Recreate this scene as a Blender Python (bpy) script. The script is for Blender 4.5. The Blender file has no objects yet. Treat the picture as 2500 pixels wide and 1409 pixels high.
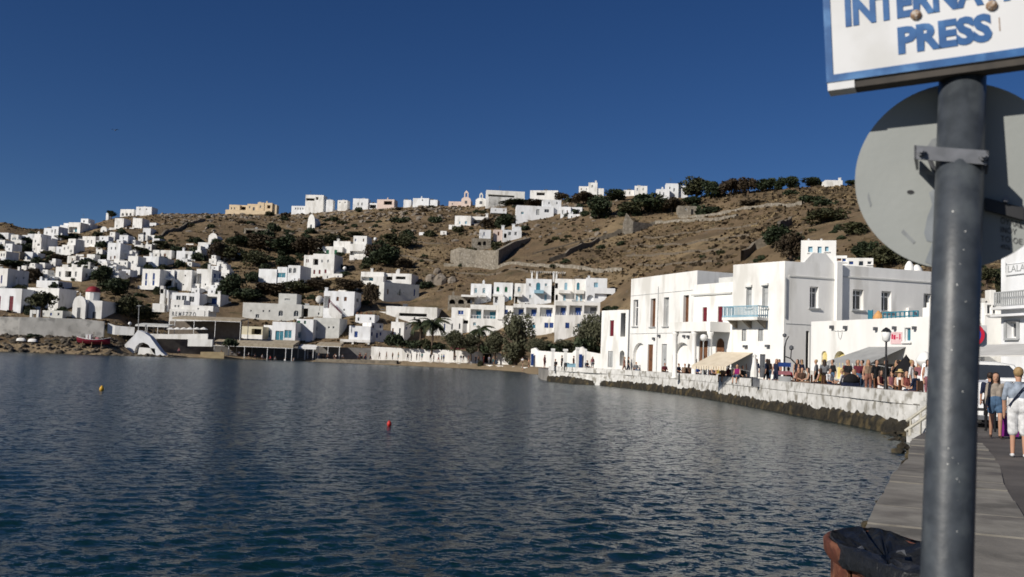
import bpy, math, random
import numpy as np
from mathutils import Vector, Matrix
random.seed(7); RNG = np.random.default_rng(7)
R = math.radians
scene = bpy.context.scene
COL = scene.collection

# ------------------------------------------------------------------ camera
F_PX, CX, CY = 2300.0, 1250.0, 704.5          # focal length and centre in photograph pixels
ROLL = math.atan(0.0384)
PITCH = math.atan(170.2 * math.cos(ROLL) / F_PX)
EYE = Vector((0.0, 0.0, 2.4))                 # water is z = 0, the quay at z = 0.8
_F = Vector((0, math.cos(PITCH), math.sin(PITCH)))
_R0 = Vector((1, 0, 0)); _U0 = Vector((0, -math.sin(PITCH), math.cos(PITCH)))
_R = _R0 * math.cos(ROLL) + _U0 * math.sin(ROLL)
_U = _U0 * math.cos(ROLL) - _R0 * math.sin(ROLL)
cam_data = bpy.data.cameras.new('camera')
cam_data.sensor_width = 36.0
cam_data.lens = 36.0 * F_PX / 2500.0
cam_data.clip_start = 0.05; cam_data.clip_end = 20000
cam_data.dof.use_dof = True
cam_data.dof.focus_distance = 7.0
cam_data.dof.aperture_fstop = 4.8
cam = bpy.data.objects.new('camera', cam_data)
cam.matrix_world = Matrix(((_R.x, _U.x, -_F.x, EYE.x), (_R.y, _U.y, -_F.y, EYE.y), (_R.z, _U.z, -_F.z, EYE.z), (0, 0, 0, 1)))
COL.objects.link(cam); scene.camera = cam

# ------------------------------------------------------------------ sky, sun, exposure
SUN_AZ, SUN_EL = R(53), R(29)                 # azimuth measured left from straight behind the camera
S_DIR = Vector((-math.sin(SUN_AZ) * math.cos(SUN_EL), -math.cos(SUN_AZ) * math.cos(SUN_EL), math.sin(SUN_EL)))
world = bpy.data.worlds.new('World'); scene.world = world; world.use_nodes = True
wn = world.node_tree.nodes; wl = world.node_tree.links
for n in list(wn): wn.remove(n)
w_out = wn.new('ShaderNodeOutputWorld'); w_bg = wn.new('ShaderNodeBackground')
w_sky = wn.new('ShaderNodeTexSky'); w_sky.sky_type = 'NISHITA'; w_sky.sun_disc = False
w_sky.sun_elevation = SUN_EL
w_sky.sun_rotation = math.atan2(S_DIR.x, S_DIR.y)
w_sky.altitude = 1500; w_sky.air_density = 0.85; w_sky.dust_density = 0.55; w_sky.ozone_density = 4.0
w_hs = wn.new('ShaderNodeHueSaturation'); w_hs.inputs['Saturation'].default_value = 1.20; w_hs.inputs['Hue'].default_value = 0.510
wl.new(w_sky.outputs[0], w_hs.inputs['Color']); wl.new(w_hs.outputs[0], w_bg.inputs[0]); wl.new(w_bg.outputs[0], w_out.inputs[0])
w_bg.inputs[1].default_value = 0.056
sun_d = bpy.data.lights.new('sun', 'SUN'); sun_d.energy = 5.0; sun_d.angle = R(0.5); sun_d.color = (1.0, 0.94, 0.85)
sun = bpy.data.objects.new('sun', sun_d); COL.objects.link(sun)
sun.rotation_euler = (-S_DIR).to_track_quat('-Z', 'Y').to_euler(); sun.location = (-60, -40, 80)
vs = scene.view_settings
vs.view_transform = 'Standard'; vs.look = 'None'; vs.exposure = -0.08; vs.gamma = 1.0; vs.use_curve_mapping = False
scene.cycles.max_bounces = 6; scene.cycles.diffuse_bounces = 3; scene.cycles.glossy_bounces = 3

# ------------------------------------------------------------------ picking helpers
def ray(px, py):
    return _F + _R * ((px - CX) / F_PX) + _U * ((CY - py) / F_PX)
def P(px, py, D):                              # point seen at a pixel, D metres out along world Y
    d = ray(px, py); return EYE + d * (D / d.y)
def PZ(px, py, z):                             # point seen at a pixel on a level plane
    d = ray(px, py); return EYE + d * ((z - EYE.z) / d.z)
def HIT(px, py, p0, n):                        # point seen at a pixel on a plane
    d = ray(px, py); return EYE + d * ((p0 - EYE).dot(n) / d.dot(n))
def horizon(px): return 874.7 + 0.0384 * (px - CX)

# ------------------------------------------------------------------ tags and objects
def tag(o, label=None, cat=None, group=None, kind=None):
    if label: o['label'] = label
    if cat: o['category'] = cat
    if group: o['group'] = group
    if kind: o['kind'] = kind
    return o
def empty(name, loc, rz=0.0):
    o = bpy.data.objects.new(name, None); o.location = loc; o.rotation_euler = (0, 0, rz); o.empty_display_size = 0.3
    COL.objects.link(o); return o
class MB:
    """collects faces of one mesh"""
    def __init__(s): s.v = []; s.f = []; s.m = []
    def quad(s, a, b, c, d, m=0):
        i = len(s.v); s.v += [tuple(a), tuple(b), tuple(c), tuple(d)]; s.f.append((i, i + 1, i + 2, i + 3)); s.m.append(m)
    def poly(s, pts, m=0):
        i = len(s.v); s.v += [tuple(p) for p in pts]; s.f.append(tuple(range(i, i + len(pts)))); s.m.append(m)
    def box(s, lo, hi, M=None, m=0):
        x0, y0, z0 = lo; x1, y1, z1 = hi
        c = [Vector(p) for p in ((x0, y0, z0), (x1, y0, z0), (x1, y1, z0), (x0, y1, z0), (x0, y0, z1), (x1, y0, z1), (x1, y1, z1), (x0, y1, z1))]
        if M is not None: c = [M @ p for p in c]
        i = len(s.v); s.v += [tuple(p) for p in c]
        for f in ((0, 3, 2, 1), (4, 5, 6, 7), (0, 1, 5, 4), (1, 2, 6, 5), (2, 3, 7, 6), (3, 0, 4, 7)):
            s.f.append(tuple(i + k for k in f)); s.m.append(m)
    def prism(s, pts, z0, z1, m=0):            # pts counter-clockwise seen from above
        n = len(pts); i = len(s.v)
        s.v += [(p[0], p[1], z0) for p in pts] + [(p[0], p[1], z1) for p in pts]
        s.f.append(tuple(i + k for k in reversed(range(n)))); s.m.append(m)
        s.f.append(tuple(i + n + k for k in range(n))); s.m.append(m)
        for k in range(n):
            j = (k + 1) % n; s.f.append((i + k, i + j, i + n + j, i + n + k)); s.m.append(m)
    def extrude(s, pts, d, m=0):               # pts: 3D polygon facing -d, extruded along d
        n = len(pts); i = len(s.v); d = Vector(d)
        s.v += [tuple(p) for p in pts] + [tuple(Vector(p) + d) for p in pts]
        s.f.append(tuple(i + k for k in range(n))); s.m.append(m)
        s.f.append(tuple(i + n + k for k in reversed(range(n)))); s.m.append(m)
        for k in range(n):
            j = (k + 1) % n; s.f.append((i + j, i + k, i + n + k, i + n + j)); s.m.append(m)
    def tube(s, pts, rad, n=8, m=0, caps=True):
        pts = [Vector(p) for p in pts]
        if not isinstance(rad, (list, tuple)): rad = [rad] * len(pts)
        base = len(s.v); prev = None
        for k, p in enumerate(pts):
            t = (pts[min(k + 1, len(pts) - 1)] - pts[max(k - 1, 0)]).normalized()
            a = prev if prev is not None else (Vector((1, 0, 0)) if abs(t.x) < .8 else Vector((0, 1, 0)))
            a = (a - t * a.dot(t)).normalized(); b = t.cross(a); prev = a
            for j in range(n):
                th = 2 * math.pi * j / n; s.v.append(tuple(p + (a * math.cos(th) + b * math.sin(th)) * rad[k]))
        for k in range(len(pts) - 1):
            for j in range(n):
                q = (j + 1) % n
                s.f.append((base + k * n + j, base + k * n + q, base + (k + 1) * n + q, base + (k + 1) * n + j)); s.m.append(m)
        if caps:
            s.f.append(tuple(base + j for j in reversed(range(n)))); s.m.append(m)
            e = base + (len(pts) - 1) * n; s.f.append(tuple(e + j for j in range(n))); s.m.append(m)
    def lathe(s, prof, c=(0, 0, 0), n=16, m=0, sx=1.0, sy=1.0):
        base = len(s.v); c = Vector(c)
        for (r, z) in prof:
            for j in range(n):
                th = 2 * math.pi * j / n; s.v.append((c.x + r * sx * math.cos(th), c.y + r * sy * math.sin(th), c.z + z))
        for k in range(len(prof) - 1):
            for j in range(n):
                q = (j + 1) % n
                s.f.append((base + k * n + j, base + k * n + q, base + (k + 1) * n + q, base + (k + 1) * n + j)); s.m.append(m)
        s.f.append(tuple(base + j for j in reversed(range(n)))); s.m.append(m)
        e = base + (len(prof) - 1) * n; s.f.append(tuple(e + j for j in range(n))); s.m.append(m)
    def mesh(s, name, mats, off=None, smooth=False):
        me = bpy.data.meshes.new(name)
        v = s.v
        if off is not None:
            ox, oy, oz = off; v = [(a - ox, b - oy, c - oz) for a, b, c in v]
        me.from_pydata(v, [], s.f)
        for m in (mats if isinstance(mats, (list, tuple)) else [mats]): me.materials.append(m)
        if any(s.m): me.polygons.foreach_set('material_index', s.m)
        if smooth: me.polygons.foreach_set('use_smooth', [True] * len(s.f))
        me.update(); return me
    def build(s, name, mats, parent=None, off=None, smooth=False, loc=None):
        """off: world position of the parent's origin, when the vertices were given in world space"""
        if off is None and parent is None and loc is None and s.v:
            a = np.array(s.v); off = ((a[:, 0].min() + a[:, 0].max()) / 2, (a[:, 1].min() + a[:, 1].max()) / 2, a[:, 2].min()); loc = off
        o = bpy.data.objects.new(name, s.mesh(name, mats, off, smooth))
        COL.objects.link(o)
        if parent is not None: o.parent = parent
        if loc is not None: o.location = loc
        return o
def put(name, me, parent=None, loc=(0, 0, 0), rz=0.0, sc=None):
    o = bpy.data.objects.new(name, me); COL.objects.link(o)
    if parent is not None: o.parent = parent
    o.location = loc; o.rotation_euler = (0, 0, rz)
    if sc is not None: o.scale = sc if isinstance(sc, (tuple, list)) else (sc, sc, sc)
    return o
def frame_at(p, u, n=None):
    """matrix: local x along u, local y along the inward normal, z up"""
    u = Vector(u).normalized(); z = Vector((0, 0, 1)); y = z.cross(u)
    return Matrix(((u.x, y.x, 0, p[0]), (u.y, y.y, 0, p[1]), (u.z, y.z, 1, p[2]), (0, 0, 0, 1)))

# ------------------------------------------------------------------ materials
MAT = {}
def mat(name, c1, c2=None, rough=0.8, scale=3.0, detail=5.0, bump=0.0, bscale=None, metal=0.0, spec=0.3, lo=0.35, hi=0.65, c3=None, s3=0.6, stretch=None, trans=0.0):
    m = bpy.data.materials.new(name); m.use_nodes = True
    nt = m.node_tree; N = nt.nodes; L = nt.links; b = N['Principled BSDF']
    b.inputs['Roughness'].default_value = rough; b.inputs['Metallic'].default_value = metal
    b.inputs['Specular IOR Level'].default_value = spec
    c2 = c2 or tuple(x * 0.82 for x in c1)
    geo = N.new('ShaderNodeNewGeometry'); pos = geo.outputs['Position']
    if stretch:
        mp = N.new('ShaderNodeMapping'); mp.inputs['Scale'].default_value = stretch; L.new(pos, mp.inputs['Vector']); pos = mp.outputs[0]
    nz = N.new('ShaderNodeTexNoise'); nz.inputs['Scale'].default_value = scale; nz.inputs['Detail'].default_value = detail
    L.new(pos, nz.inputs['Vector'])
    mr = N.new('ShaderNodeMapRange'); mr.inputs['From Min'].default_value = lo; mr.inputs['From Max'].default_value = hi
    L.new(nz.outputs['Fac'], mr.inputs['Value'])
    mx = N.new('ShaderNodeMix'); mx.data_type = 'RGBA'; mx.inputs['A'].default_value = (*c1, 1); mx.inputs['B'].default_value = (*c2, 1)
    L.new(mr.outputs[0], mx.inputs['Factor']); col = mx.outputs['Result']
    if c3:
        n3 = N.new('ShaderNodeTexNoise'); n3.inputs['Scale'].default_value = scale * s3; n3.inputs['Detail'].default_value = 6
        L.new(pos, n3.inputs['Vector'])
        r3 = N.new('ShaderNodeMapRange'); r3.inputs['From Min'].default_value = 0.52; r3.inputs['From Max'].default_value = 0.64
        L.new(n3.outputs['Fac'], r3.inputs['Value'])
        m3 = N.new('ShaderNodeMix'); m3.data_type = 'RGBA'; m3.inputs['B'].default_value = (*c3, 1)
        L.new(col, m3.inputs['A']); L.new(r3.outputs[0], m3.inputs['Factor']); col = m3.outputs['Result']
    L.new(col, b.inputs['Base Color'])
    if bump > 0:
        nb = N.new('ShaderNodeTexNoise'); nb.inputs['Scale'].default_value = bscale or scale * 4; nb.inputs['Detail'].default_value = 6
        L.new(pos, nb.inputs['Vector'])
        bp = N.new('ShaderNodeBump'); bp.inputs['Strength'].default_value = 1.0; bp.inputs['Distance'].default_value = bump
        L.new(nb.outputs['Fac'], bp.inputs['Height']); L.new(bp.outputs[0], b.inputs['Normal'])
    if trans > 0:
        b.inputs['Subsurface Weight'].default_value = 0.0
    MAT[name] = m; return m

W1 = mat('whitewash', (.81, .80, .77), (.73, .72, .69), .85, 1.1, bump=.012, bscale=2.2, c3=(.60, .585, .545), s3=.6, stretch=(1, 1, .33))
W2 = mat('whitewash_cool', (.80, .81, .82), (.70, .71, .72), .85, .9, bump=.012, bscale=2.0, c3=(.62, .62, .61), s3=.6, stretch=(1, 1, .4))
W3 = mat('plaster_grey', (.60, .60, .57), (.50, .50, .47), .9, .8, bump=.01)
CREAM = mat('cream_plaster', (.72, .58, .40), (.62, .49, .33), .9, .8)
PINK = mat('pinkish_plaster', (.70, .57, .50), (.62, .50, .44), .9, .8)
STONE = mat('field_stone', (.25, .22, .175), (.16, .14, .11), .95, .9, bump=.10, bscale=1.6, c3=(.32, .29, .245), s3=1.8)
DSTONE = mat('dark_stone', (.20, .17, .13), (.11, .095, .075), .95, 1.2, bump=.08, bscale=2.0)
GLASS = mat('dark_glass', (.02, .025, .03), (.03, .035, .045), .15, 1.0, spec=.5)
FRAME = mat('white_paint', (.75, .75, .74), (.66, .66, .65), .6, 3)
BLUE = mat('blue_paint', (.018, .058, .23), (.014, .044, .17), .55, 2)
TEAL = mat('teal_paint', (.04, .20, .27), (.03, .15, .21), .55, 2)
LBLUE = mat('light_blue_paint', (.28, .46, .56), (.22, .38, .47), .6, 2)
GREEN = mat('green_paint', (.01, .13, .06), (.01, .09, .045), .55, 2)
DRED = mat('dark_red_paint', (.16, .015, .025), (.11, .01, .02), .6, 3)
BROWN = mat('brown_wood', (.17, .075, .035), (.11, .05, .025), .7, 4)
YELLOW = mat('pale_yellow_paint', (.72, .60, .25), (.62, .52, .22), .6, 3)
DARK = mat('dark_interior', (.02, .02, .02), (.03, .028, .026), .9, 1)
GREY = mat('grey_paint', (.40, .41, .41), (.32, .33, .33), .7, 2)
DGREY = mat('dark_grey_paint', (.10, .105, .115), (.07, .075, .085), .6, 2)
BLACK = mat('black_metal', (.015, .015, .017), (.025, .025, .027), .45, 5)
SAND = mat('beach_sand', (.42, .32, .19), (.34, .25, .14), .95, .8, bump=.03)
THATCH = mat('reed_canopy', (.42, .36, .27), (.30, .25, .18), .9, 1.6, bump=.03, bscale=8)
WOOD = mat('weathered_wood', (.24, .16, .10), (.15, .10, .06), .85, 2, stretch=(1, 1, 6))
ROCK = mat('shore_rock', (.10, .082, .060), (.045, .038, .028), .95, .7, bump=.12, bscale=1.5, c3=(.16, .135, .105), s3=1.6)
LEAF1 = mat('dark_leaves', (.040, .054, .024), (.020, .029, .014), .7, .5, spec=.25)
LEAF2 = mat('olive_leaves', (.060, .062, .026), (.034, .036, .018), .75, .4, spec=.25)
LEAF3 = mat('brown_leaves', (.075, .056, .034), (.045, .034, .022), .8, .4, spec=.2)
LEAF4 = mat('tamarisk_leaves', (.115, .115, .068), (.060, .063, .036), .75, .6, spec=.25)
BARK = mat('bark', (.12, .085, .06), (.07, .05, .035), .9, 3, bump=.02)
PINKF = mat('bougainvillea_flowers', (.38, .03, .11), (.22, .02, .07), .7, 3)
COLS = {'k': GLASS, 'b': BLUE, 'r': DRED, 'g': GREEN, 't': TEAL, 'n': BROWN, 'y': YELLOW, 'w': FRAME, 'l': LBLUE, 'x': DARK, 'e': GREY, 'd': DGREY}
# ================================================================== terrain
def _smooth_noise(shape_x, shape_y, scale, seed):
    """value noise on arbitrary coordinates"""
    rng = np.random.default_rng(seed); T = rng.random((256, 256))
    x = shape_x / scale + 4096.0; y = shape_y / scale + 4096.0
    xi = np.floor(x).astype(int); yi = np.floor(y).astype(int); fx = x - xi; fy = y - yi
    fx = fx * fx * (3 - 2 * fx); fy = fy * fy * (3 - 2 * fy)
    g = lambda a, b: T[a % 256, b % 256]
    return (g(xi, yi) * (1 - fx) + g(xi + 1, yi) * fx) * (1 - fy) + (g(xi, yi + 1) * (1 - fx) + g(xi + 1, yi + 1) * fx) * fy - 0.5
def _grow(lo, hi, step, far_lo, far_hi, ratio=1.18):
    mid = list(np.arange(lo, hi + .01, step)); a = []; s = step; p = lo
    while p > far_lo: s *= ratio; p -= s; a.append(p)
    b = []; s = step; p = hi
    while p < far_hi: s *= ratio; p += s; b.append(p)
    return np.array(a[::-1] + mid + b)
_key = lambda *kv: (np.array([k for k, _ in kv], float), np.array([v for _, v in kv], float))
_sky = _key((-700, 600), (-200, 575), (0, 541), (40, 556), (80, 560), (200, 552), (250, 536), (290, 527), (400, 521), (550, 520), (650, 522), (730, 518), (860, 508), (1000, 500), (1120, 500), (1200, 496), (1400, 478), (1500, 472), (1600, 482), (1700, 482), (1800, 466), (1900, 457), (2000, 449), (2100, 445), (2300, 436), (2500, 436), (3200, 470))
_d2 = _key((-700, 540), (0, 480), (400, 470), (900, 440), (1250, 400), (1500, 370), (1800, 330), (2100, 290), (2500, 255), (3200, 240))
_d0 = _key((-700, 170), (0, 177), (290, 182), (400, 190), (700, 207), (1000, 197), (1200, 184), (1290, 165), (1335, 118), (1465, 102), (1700, 82), (1900, 64), (2100, 52), (2280, 44), (2400, 42), (3200, 42))
_fl = _key((-700, 10), (0, 10), (300, 11), (360, 14), (900, 20), (1000, 32), (1250, 40), (1290, 50), (1335, 95), (1465, 100), (1600, 86), (1700, 74), (1800, 70), (1900, 62), (2100, 52), (2280, 44), (3200, 40))
_zf = _key((-700, 3.0), (0, 3.0), (290, 3.0), (330, .8), (520, .6), (900, .6), (960, .95), (1300, .95), (1345, .85), (3200, .85))
def terrain_z(X, Y):
    u = np.clip(CX + F_PX * X / np.maximum(Y, 1.0), -700, 3200)
    d0 = np.interp(u, *_d0); d1 = d0 + np.interp(u, *_fl); d2 = np.interp(u, *_d2); zf = np.interp(u, *_zf)
    ys = np.interp(u, *_sky); yh = 874.7 + 0.0384 * (u - CX)
    z2 = EYE.z + (yh - ys) * d2 / F_PX
    z = np.full(X.shape, -1.6)
    t = np.clip((Y - d0 + 3.0) / 9.0, 0, 1); z = -1.6 + t * (zf + 1.6)
    t = np.clip((Y - d1) / (d2 - d1), 0, 1)
    rise = t * 1.10 - 0.10 * t * t
    z = z + rise * (z2 - zf)
    back = np.clip(Y - d2, 0, None); z = z - np.minimum(back * 0.10 + (back * 0.012) ** 2 * 2, z2 + 1)
    amp = np.clip((Y - d1 - 4) / 40, 0, 1) * np.clip(1 - back / 200, 0, 1)
    fade = np.clip((d2 - Y) / 40, 0.25, 1)
    z = z + amp * fade * (4.2 * _smooth_noise(X, Y, 44, 1) + 2.2 * _smooth_noise(X, Y, 17, 2) + 1.1 * _smooth_noise(X, Y, 7.0, 3) + .55 * _smooth_noise(X, Y, 3.2, 4))
    # low terraces across the slope
    return z
TX = _grow(-300, 300, 2.2, -3500, 3500); TY = _grow(36, 520, 2.2, 30, 3500)
_gx, _gy = np.meshgrid(TX, TY)
TZ = terrain_z(_gx, _gy)
def ground(x, y):
    x = np.asarray(x, float); y = np.asarray(y, float)
    i = np.clip(np.searchsorted(TX, x) - 1, 0, len(TX) - 2); j = np.clip(np.searchsorted(TY, y) - 1, 0, len(TY) - 2)
    fx = np.clip((x - TX[i]) / (TX[i + 1] - TX[i]), 0, 1); fy = np.clip((y - TY[j]) / (TY[j + 1] - TY[j]), 0, 1)
    return (TZ[j, i] * (1 - fx) + TZ[j, i + 1] * fx) * (1 - fy) + (TZ[j + 1, i] * (1 - fx) + TZ[j + 1, i + 1] * fx) * fy
_T = np.arange(60, 620, 0.4)
def GP(px, py, default=None):
    """ground point seen at a pixel"""
    d = ray(px, py); s = _T / d.y
    dz = EYE.z + d.z * s - ground(d.x * s, d.y * s)
    k = np.nonzero(dz < 0)[0]
    if len(k) == 0:
        u = min(max(px, -600), 3100); D = default or float(np.interp(u, *_d2)) - 2
        p = P(px, py, D); return Vector((p.x, p.y, float(ground(p.x, p.y))))
    return P(px, py, float(_T[k[0]]))
def grid_mesh(name, xs, ys, Z, m, keep=None):
    nx, ny = len(xs), len(ys); gx, gy = np.meshgrid(xs, ys)
    v = np.stack([gx, gy, Z], -1).reshape(-1, 3)
    idx = np.arange(nx * ny).reshape(ny, nx)
    q = np.stack([idx[:-1, :-1], idx[:-1, 1:], idx[1:, 1:], idx[1:, :-1]], -1).reshape(-1, 4)
    return np_mesh(name, v, q, m)
def np_mesh(name, v, q, m, smooth=True):
    me = bpy.data.meshes.new(name); k = q.shape[1]
    me.vertices.add(len(v)); me.vertices.foreach_set('co', np.ascontiguousarray(v, dtype=np.float32).ravel())
    me.loops.add(q.size); me.loops.foreach_set('vertex_index', np.ascontiguousarray(q, dtype=np.int32).ravel())
    me.polygons.add(len(q)); me.polygons.foreach_set('loop_start', np.arange(0, q.size, k, dtype=np.int32))
    me.polygons.foreach_set('use_smooth', np.full(len(q), smooth))
    for x in (m if isinstance(m, (list, tuple)) else [m]): me.materials.append(x)
    me.update(calc_edges=True); me.validate(); return me

def hill_material():
    m = bpy.data.materials.new('dry_hillside'); m.use_nodes = True
    N = m.node_tree.nodes; L = m.node_tree.links; b = N['Principled BSDF']; b.inputs['Roughness'].default_value = .95; b.inputs['Specular IOR Level'].default_value = .1
    geo = N.new('ShaderNodeNewGeometry'); pos = geo.outputs['Position']
    def noise(sc, det=6, rough=.6):
        n = N.new('ShaderNodeTexNoise'); n.inputs['Scale'].default_value = sc; n.inputs['Detail'].default_value = det; n.inputs['Roughness'].default_value = rough
        L.new(pos, n.inputs['Vector']); return n.outputs['Fac']
    def rng(s, a, c):
        r = N.new('ShaderNodeMapRange'); r.inputs['From Min'].default_value = a; r.inputs['From Max'].default_value = c; L.new(s, r.inputs['Value']); return r.outputs[0]
    def mix(A, B, f):
        x = N.new('ShaderNodeMix'); x.data_type = 'RGBA'
        for k, c in (('A', A), ('B', B)):
            if isinstance(c, tuple): x.inputs[k].default_value = (*c, 1)
            else: L.new(c, x.inputs[k])
        L.new(f, x.inputs['Factor']); return x.outputs['Result']
    c = mix((.185, .131, .080), (.132, .097, .060), rng(noise(.09), .4, .62))
    c = mix(c, (.255, .19, .112), rng(noise(.05, 4), .5, .66))
    c = mix(c, (.085, .072, .040), rng(noise(.16), .56, .70))
    c = mix(c, (.17, .145, .12), rng(noise(.30), .60, .70))
    c = mix(c, (.065, .052, .034), rng(noise(.9, 4), .60, .74))
    sep = N.new('ShaderNodeSeparateXYZ'); L.new(pos, sep.inputs[0])
    sand = N.new('ShaderNodeMapRange'); sand.inputs['From Min'].default_value = 1.75; sand.inputs['From Max'].default_value = 1.45; L.new(sep.outputs['Z'], sand.inputs['Value'])
    c = mix(c, (.30, .23, .145), sand.outputs[0])
    L.new(c, b.inputs['Base Color'])
    bp = N.new('ShaderNodeBump'); bp.inputs['Distance'].default_value = .9; bp.inputs['Strength'].default_value = 1; L.new(noise(.7, 8, .7), bp.inputs['Height']); L.new(bp.outputs[0], b.inputs['Normal'])
    return m
HILL = hill_material()
terrain = bpy.data.objects.new('hillside', grid_mesh('hillside', TX, TY, TZ, HILL)); COL.objects.link(terrain); tag(terrain, 'dry brown hillside rising behind the harbour', kind='structure')

# ================================================================== sea
def sea_material():
    m = bpy.data.materials.new('sea_water'); m.use_nodes = True
    N = m.node_tree.nodes; L = m.node_tree.links; b = N['Principled BSDF']
    b.inputs['Base Color'].default_value = (.003, .019, .022, 1); b.inputs['Roughness'].default_value = .20; b.inputs['IOR'].default_value = 1.33
    b.inputs['Specular IOR Level'].default_value = .5
    geo = N.new('ShaderNodeNewGeometry')
    acc = geo.outputs['Normal']
    for sc, kk, st in ((4.2, .62, (.75, 1.35, 1)), (10, .85, (.85, 1.25, 1)), (27, .45, (1, 1.1, 1))):   # ripples as direct slope noise, so they do not fade with distance
        mp = N.new('ShaderNodeMapping'); mp.inputs['Scale'].default_value = st; mp.inputs['Rotation'].default_value = (0, 0, .2); L.new(geo.outputs['Position'], mp.inputs[0])
        n = N.new('ShaderNodeTexNoise'); n.inputs['Scale'].default_value = sc; n.inputs['Detail'].default_value = 3; L.new(mp.outputs[0], n.inputs['Vector'])
        s0 = N.new('ShaderNodeVectorMath'); s0.operation = 'SUBTRACT'; s0.inputs[1].default_value = (.5, .5, .5); L.new(n.outputs['Color'], s0.inputs[0])
        s1 = N.new('ShaderNodeVectorMath'); s1.operation = 'MULTIPLY'; s1.inputs[1].default_value = (kk * .8, kk * 1.15, 0); L.new(s0.outputs[0], s1.inputs[0])
        s2 = N.new('ShaderNodeVectorMath'); s2.operation = 'ADD'; L.new(acc, s2.inputs[0]); L.new(s1.outputs[0], s2.inputs[1]); acc = s2.outputs[0]
    nm = N.new('ShaderNodeVectorMath'); nm.operation = 'NORMALIZE'; L.new(acc, nm.inputs[0]); prev = nm.outputs[0]
    L.new(prev, b.inputs['Normal'])
    return m
def build_sea():
    rr = [2.0]
    while rr[-1] < 8000: rr.append(rr[-1] * (1.0065 if rr[-1] < 260 else 1.08))
    rr = np.array(rr); th = np.linspace(R(-58), R(58), 330)
    rg, tg = np.meshgrid(rr, th, indexing='ij'); X = rg * np.sin(tg); Y = rg * np.cos(tg) - 1.0
    sp = rg * 0.0065; Z = np.zeros_like(X); rng = np.random.default_rng(11)
    for k in range(44):
        lam = 0.15 * (1.036 ** k) * rng.uniform(.9, 1.1); a = rng.normal(R(97), R(42)); ph = rng.uniform(0, 6.28)
        amp = 0.0056 * lam ** 0.95 * rng.uniform(.6, 1.2)
        w = np.clip((lam / (2.6 * sp) - 1) / 1.0, 0, 1)
        wob = 0.16 * _smooth_noise(X, Y, 9.0, 100 + k)
        Z += amp * w * np.sin(2 * math.pi * (X * math.cos(a) + Y * math.sin(a)) / lam + ph + 5 * wob) * (1 + 1.0 * _smooth_noise(X, Y, 5, 60 + k))
    nx, ny = X.shape[1], X.shape[0]; idx = np.arange(nx * ny).reshape(ny, nx)
    q = np.stack([idx[:-1, :-1], idx[:-1, 1:], idx[1:, 1:], idx[1:, :-1]], -1).reshape(-1, 4)
    o = bpy.data.objects.new('sea', np_mesh('sea', np.stack([X, Y, Z], -1).reshape(-1, 3), q, sea_material()))
    COL.objects.link(o); tag(o, 'dark blue choppy harbour water', kind='structure')
build_sea()

# ================================================================== quays, promenade, sea wall
QZ, PRZ, WTOP = 0.8, 1.25, 1.71                # near quay, far promenade, top of the sea wall
def concrete(name, c1, c2, c3, sc):
    return mat(name, c1, c2, .85, sc, bump=.008, bscale=14, c3=c3, s3=.45, detail=9)
CONC = concrete('quay_concrete', (.235, .218, .188), (.175, .162, .14), (.12, .112, .096), 2.2)
PAVE = concrete('quay_paving', (.115, .103, .092), (.080, .072, .065), (.15, .135, .12), .9)
PROM = concrete('promenade_paving', (.24, .225, .205), (.19, .18, .165), (.16, .155, .14), .6)
edge_px = [(2052, 1409), (2108, 1300), (2130, 1268), (2141, 1240), (2150, 1222), (2178, 1160), (2215, 1120), (2222, 1095), (2226, 1072)]
edge = [PZ(x, y, QZ) for x, y in edge_px]
d_in = (edge[1] - edge[0]).normalized()
edge = [edge[0] - d_in * 14.0] + edge
# a worn edge: jitter and subdivide
fine = []
for a, b in zip(edge[:-1], edge[1:]):
    n = max(1, int((b - a).length / .5))
    for k in range(n):
        p = a.lerp(b, k / n); fine.append(Vector((p.x + random.uniform(-.03, .03), p.y, QZ)))
fine.append(edge[-1])
far_in = edge[-1]
strip_w = 1.55
def offs(pts, w):
    out = []
    for k, p in enumerate(pts):
        t = (pts[min(k + 1, len(pts) - 1)] - pts[max(k - 1, 0)]); t.z = 0; t.normalize(); out.append(p + Vector((t.y, -t.x, 0)) * w)
    return out
inner = offs([e for e in edge], strip_w)
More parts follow.
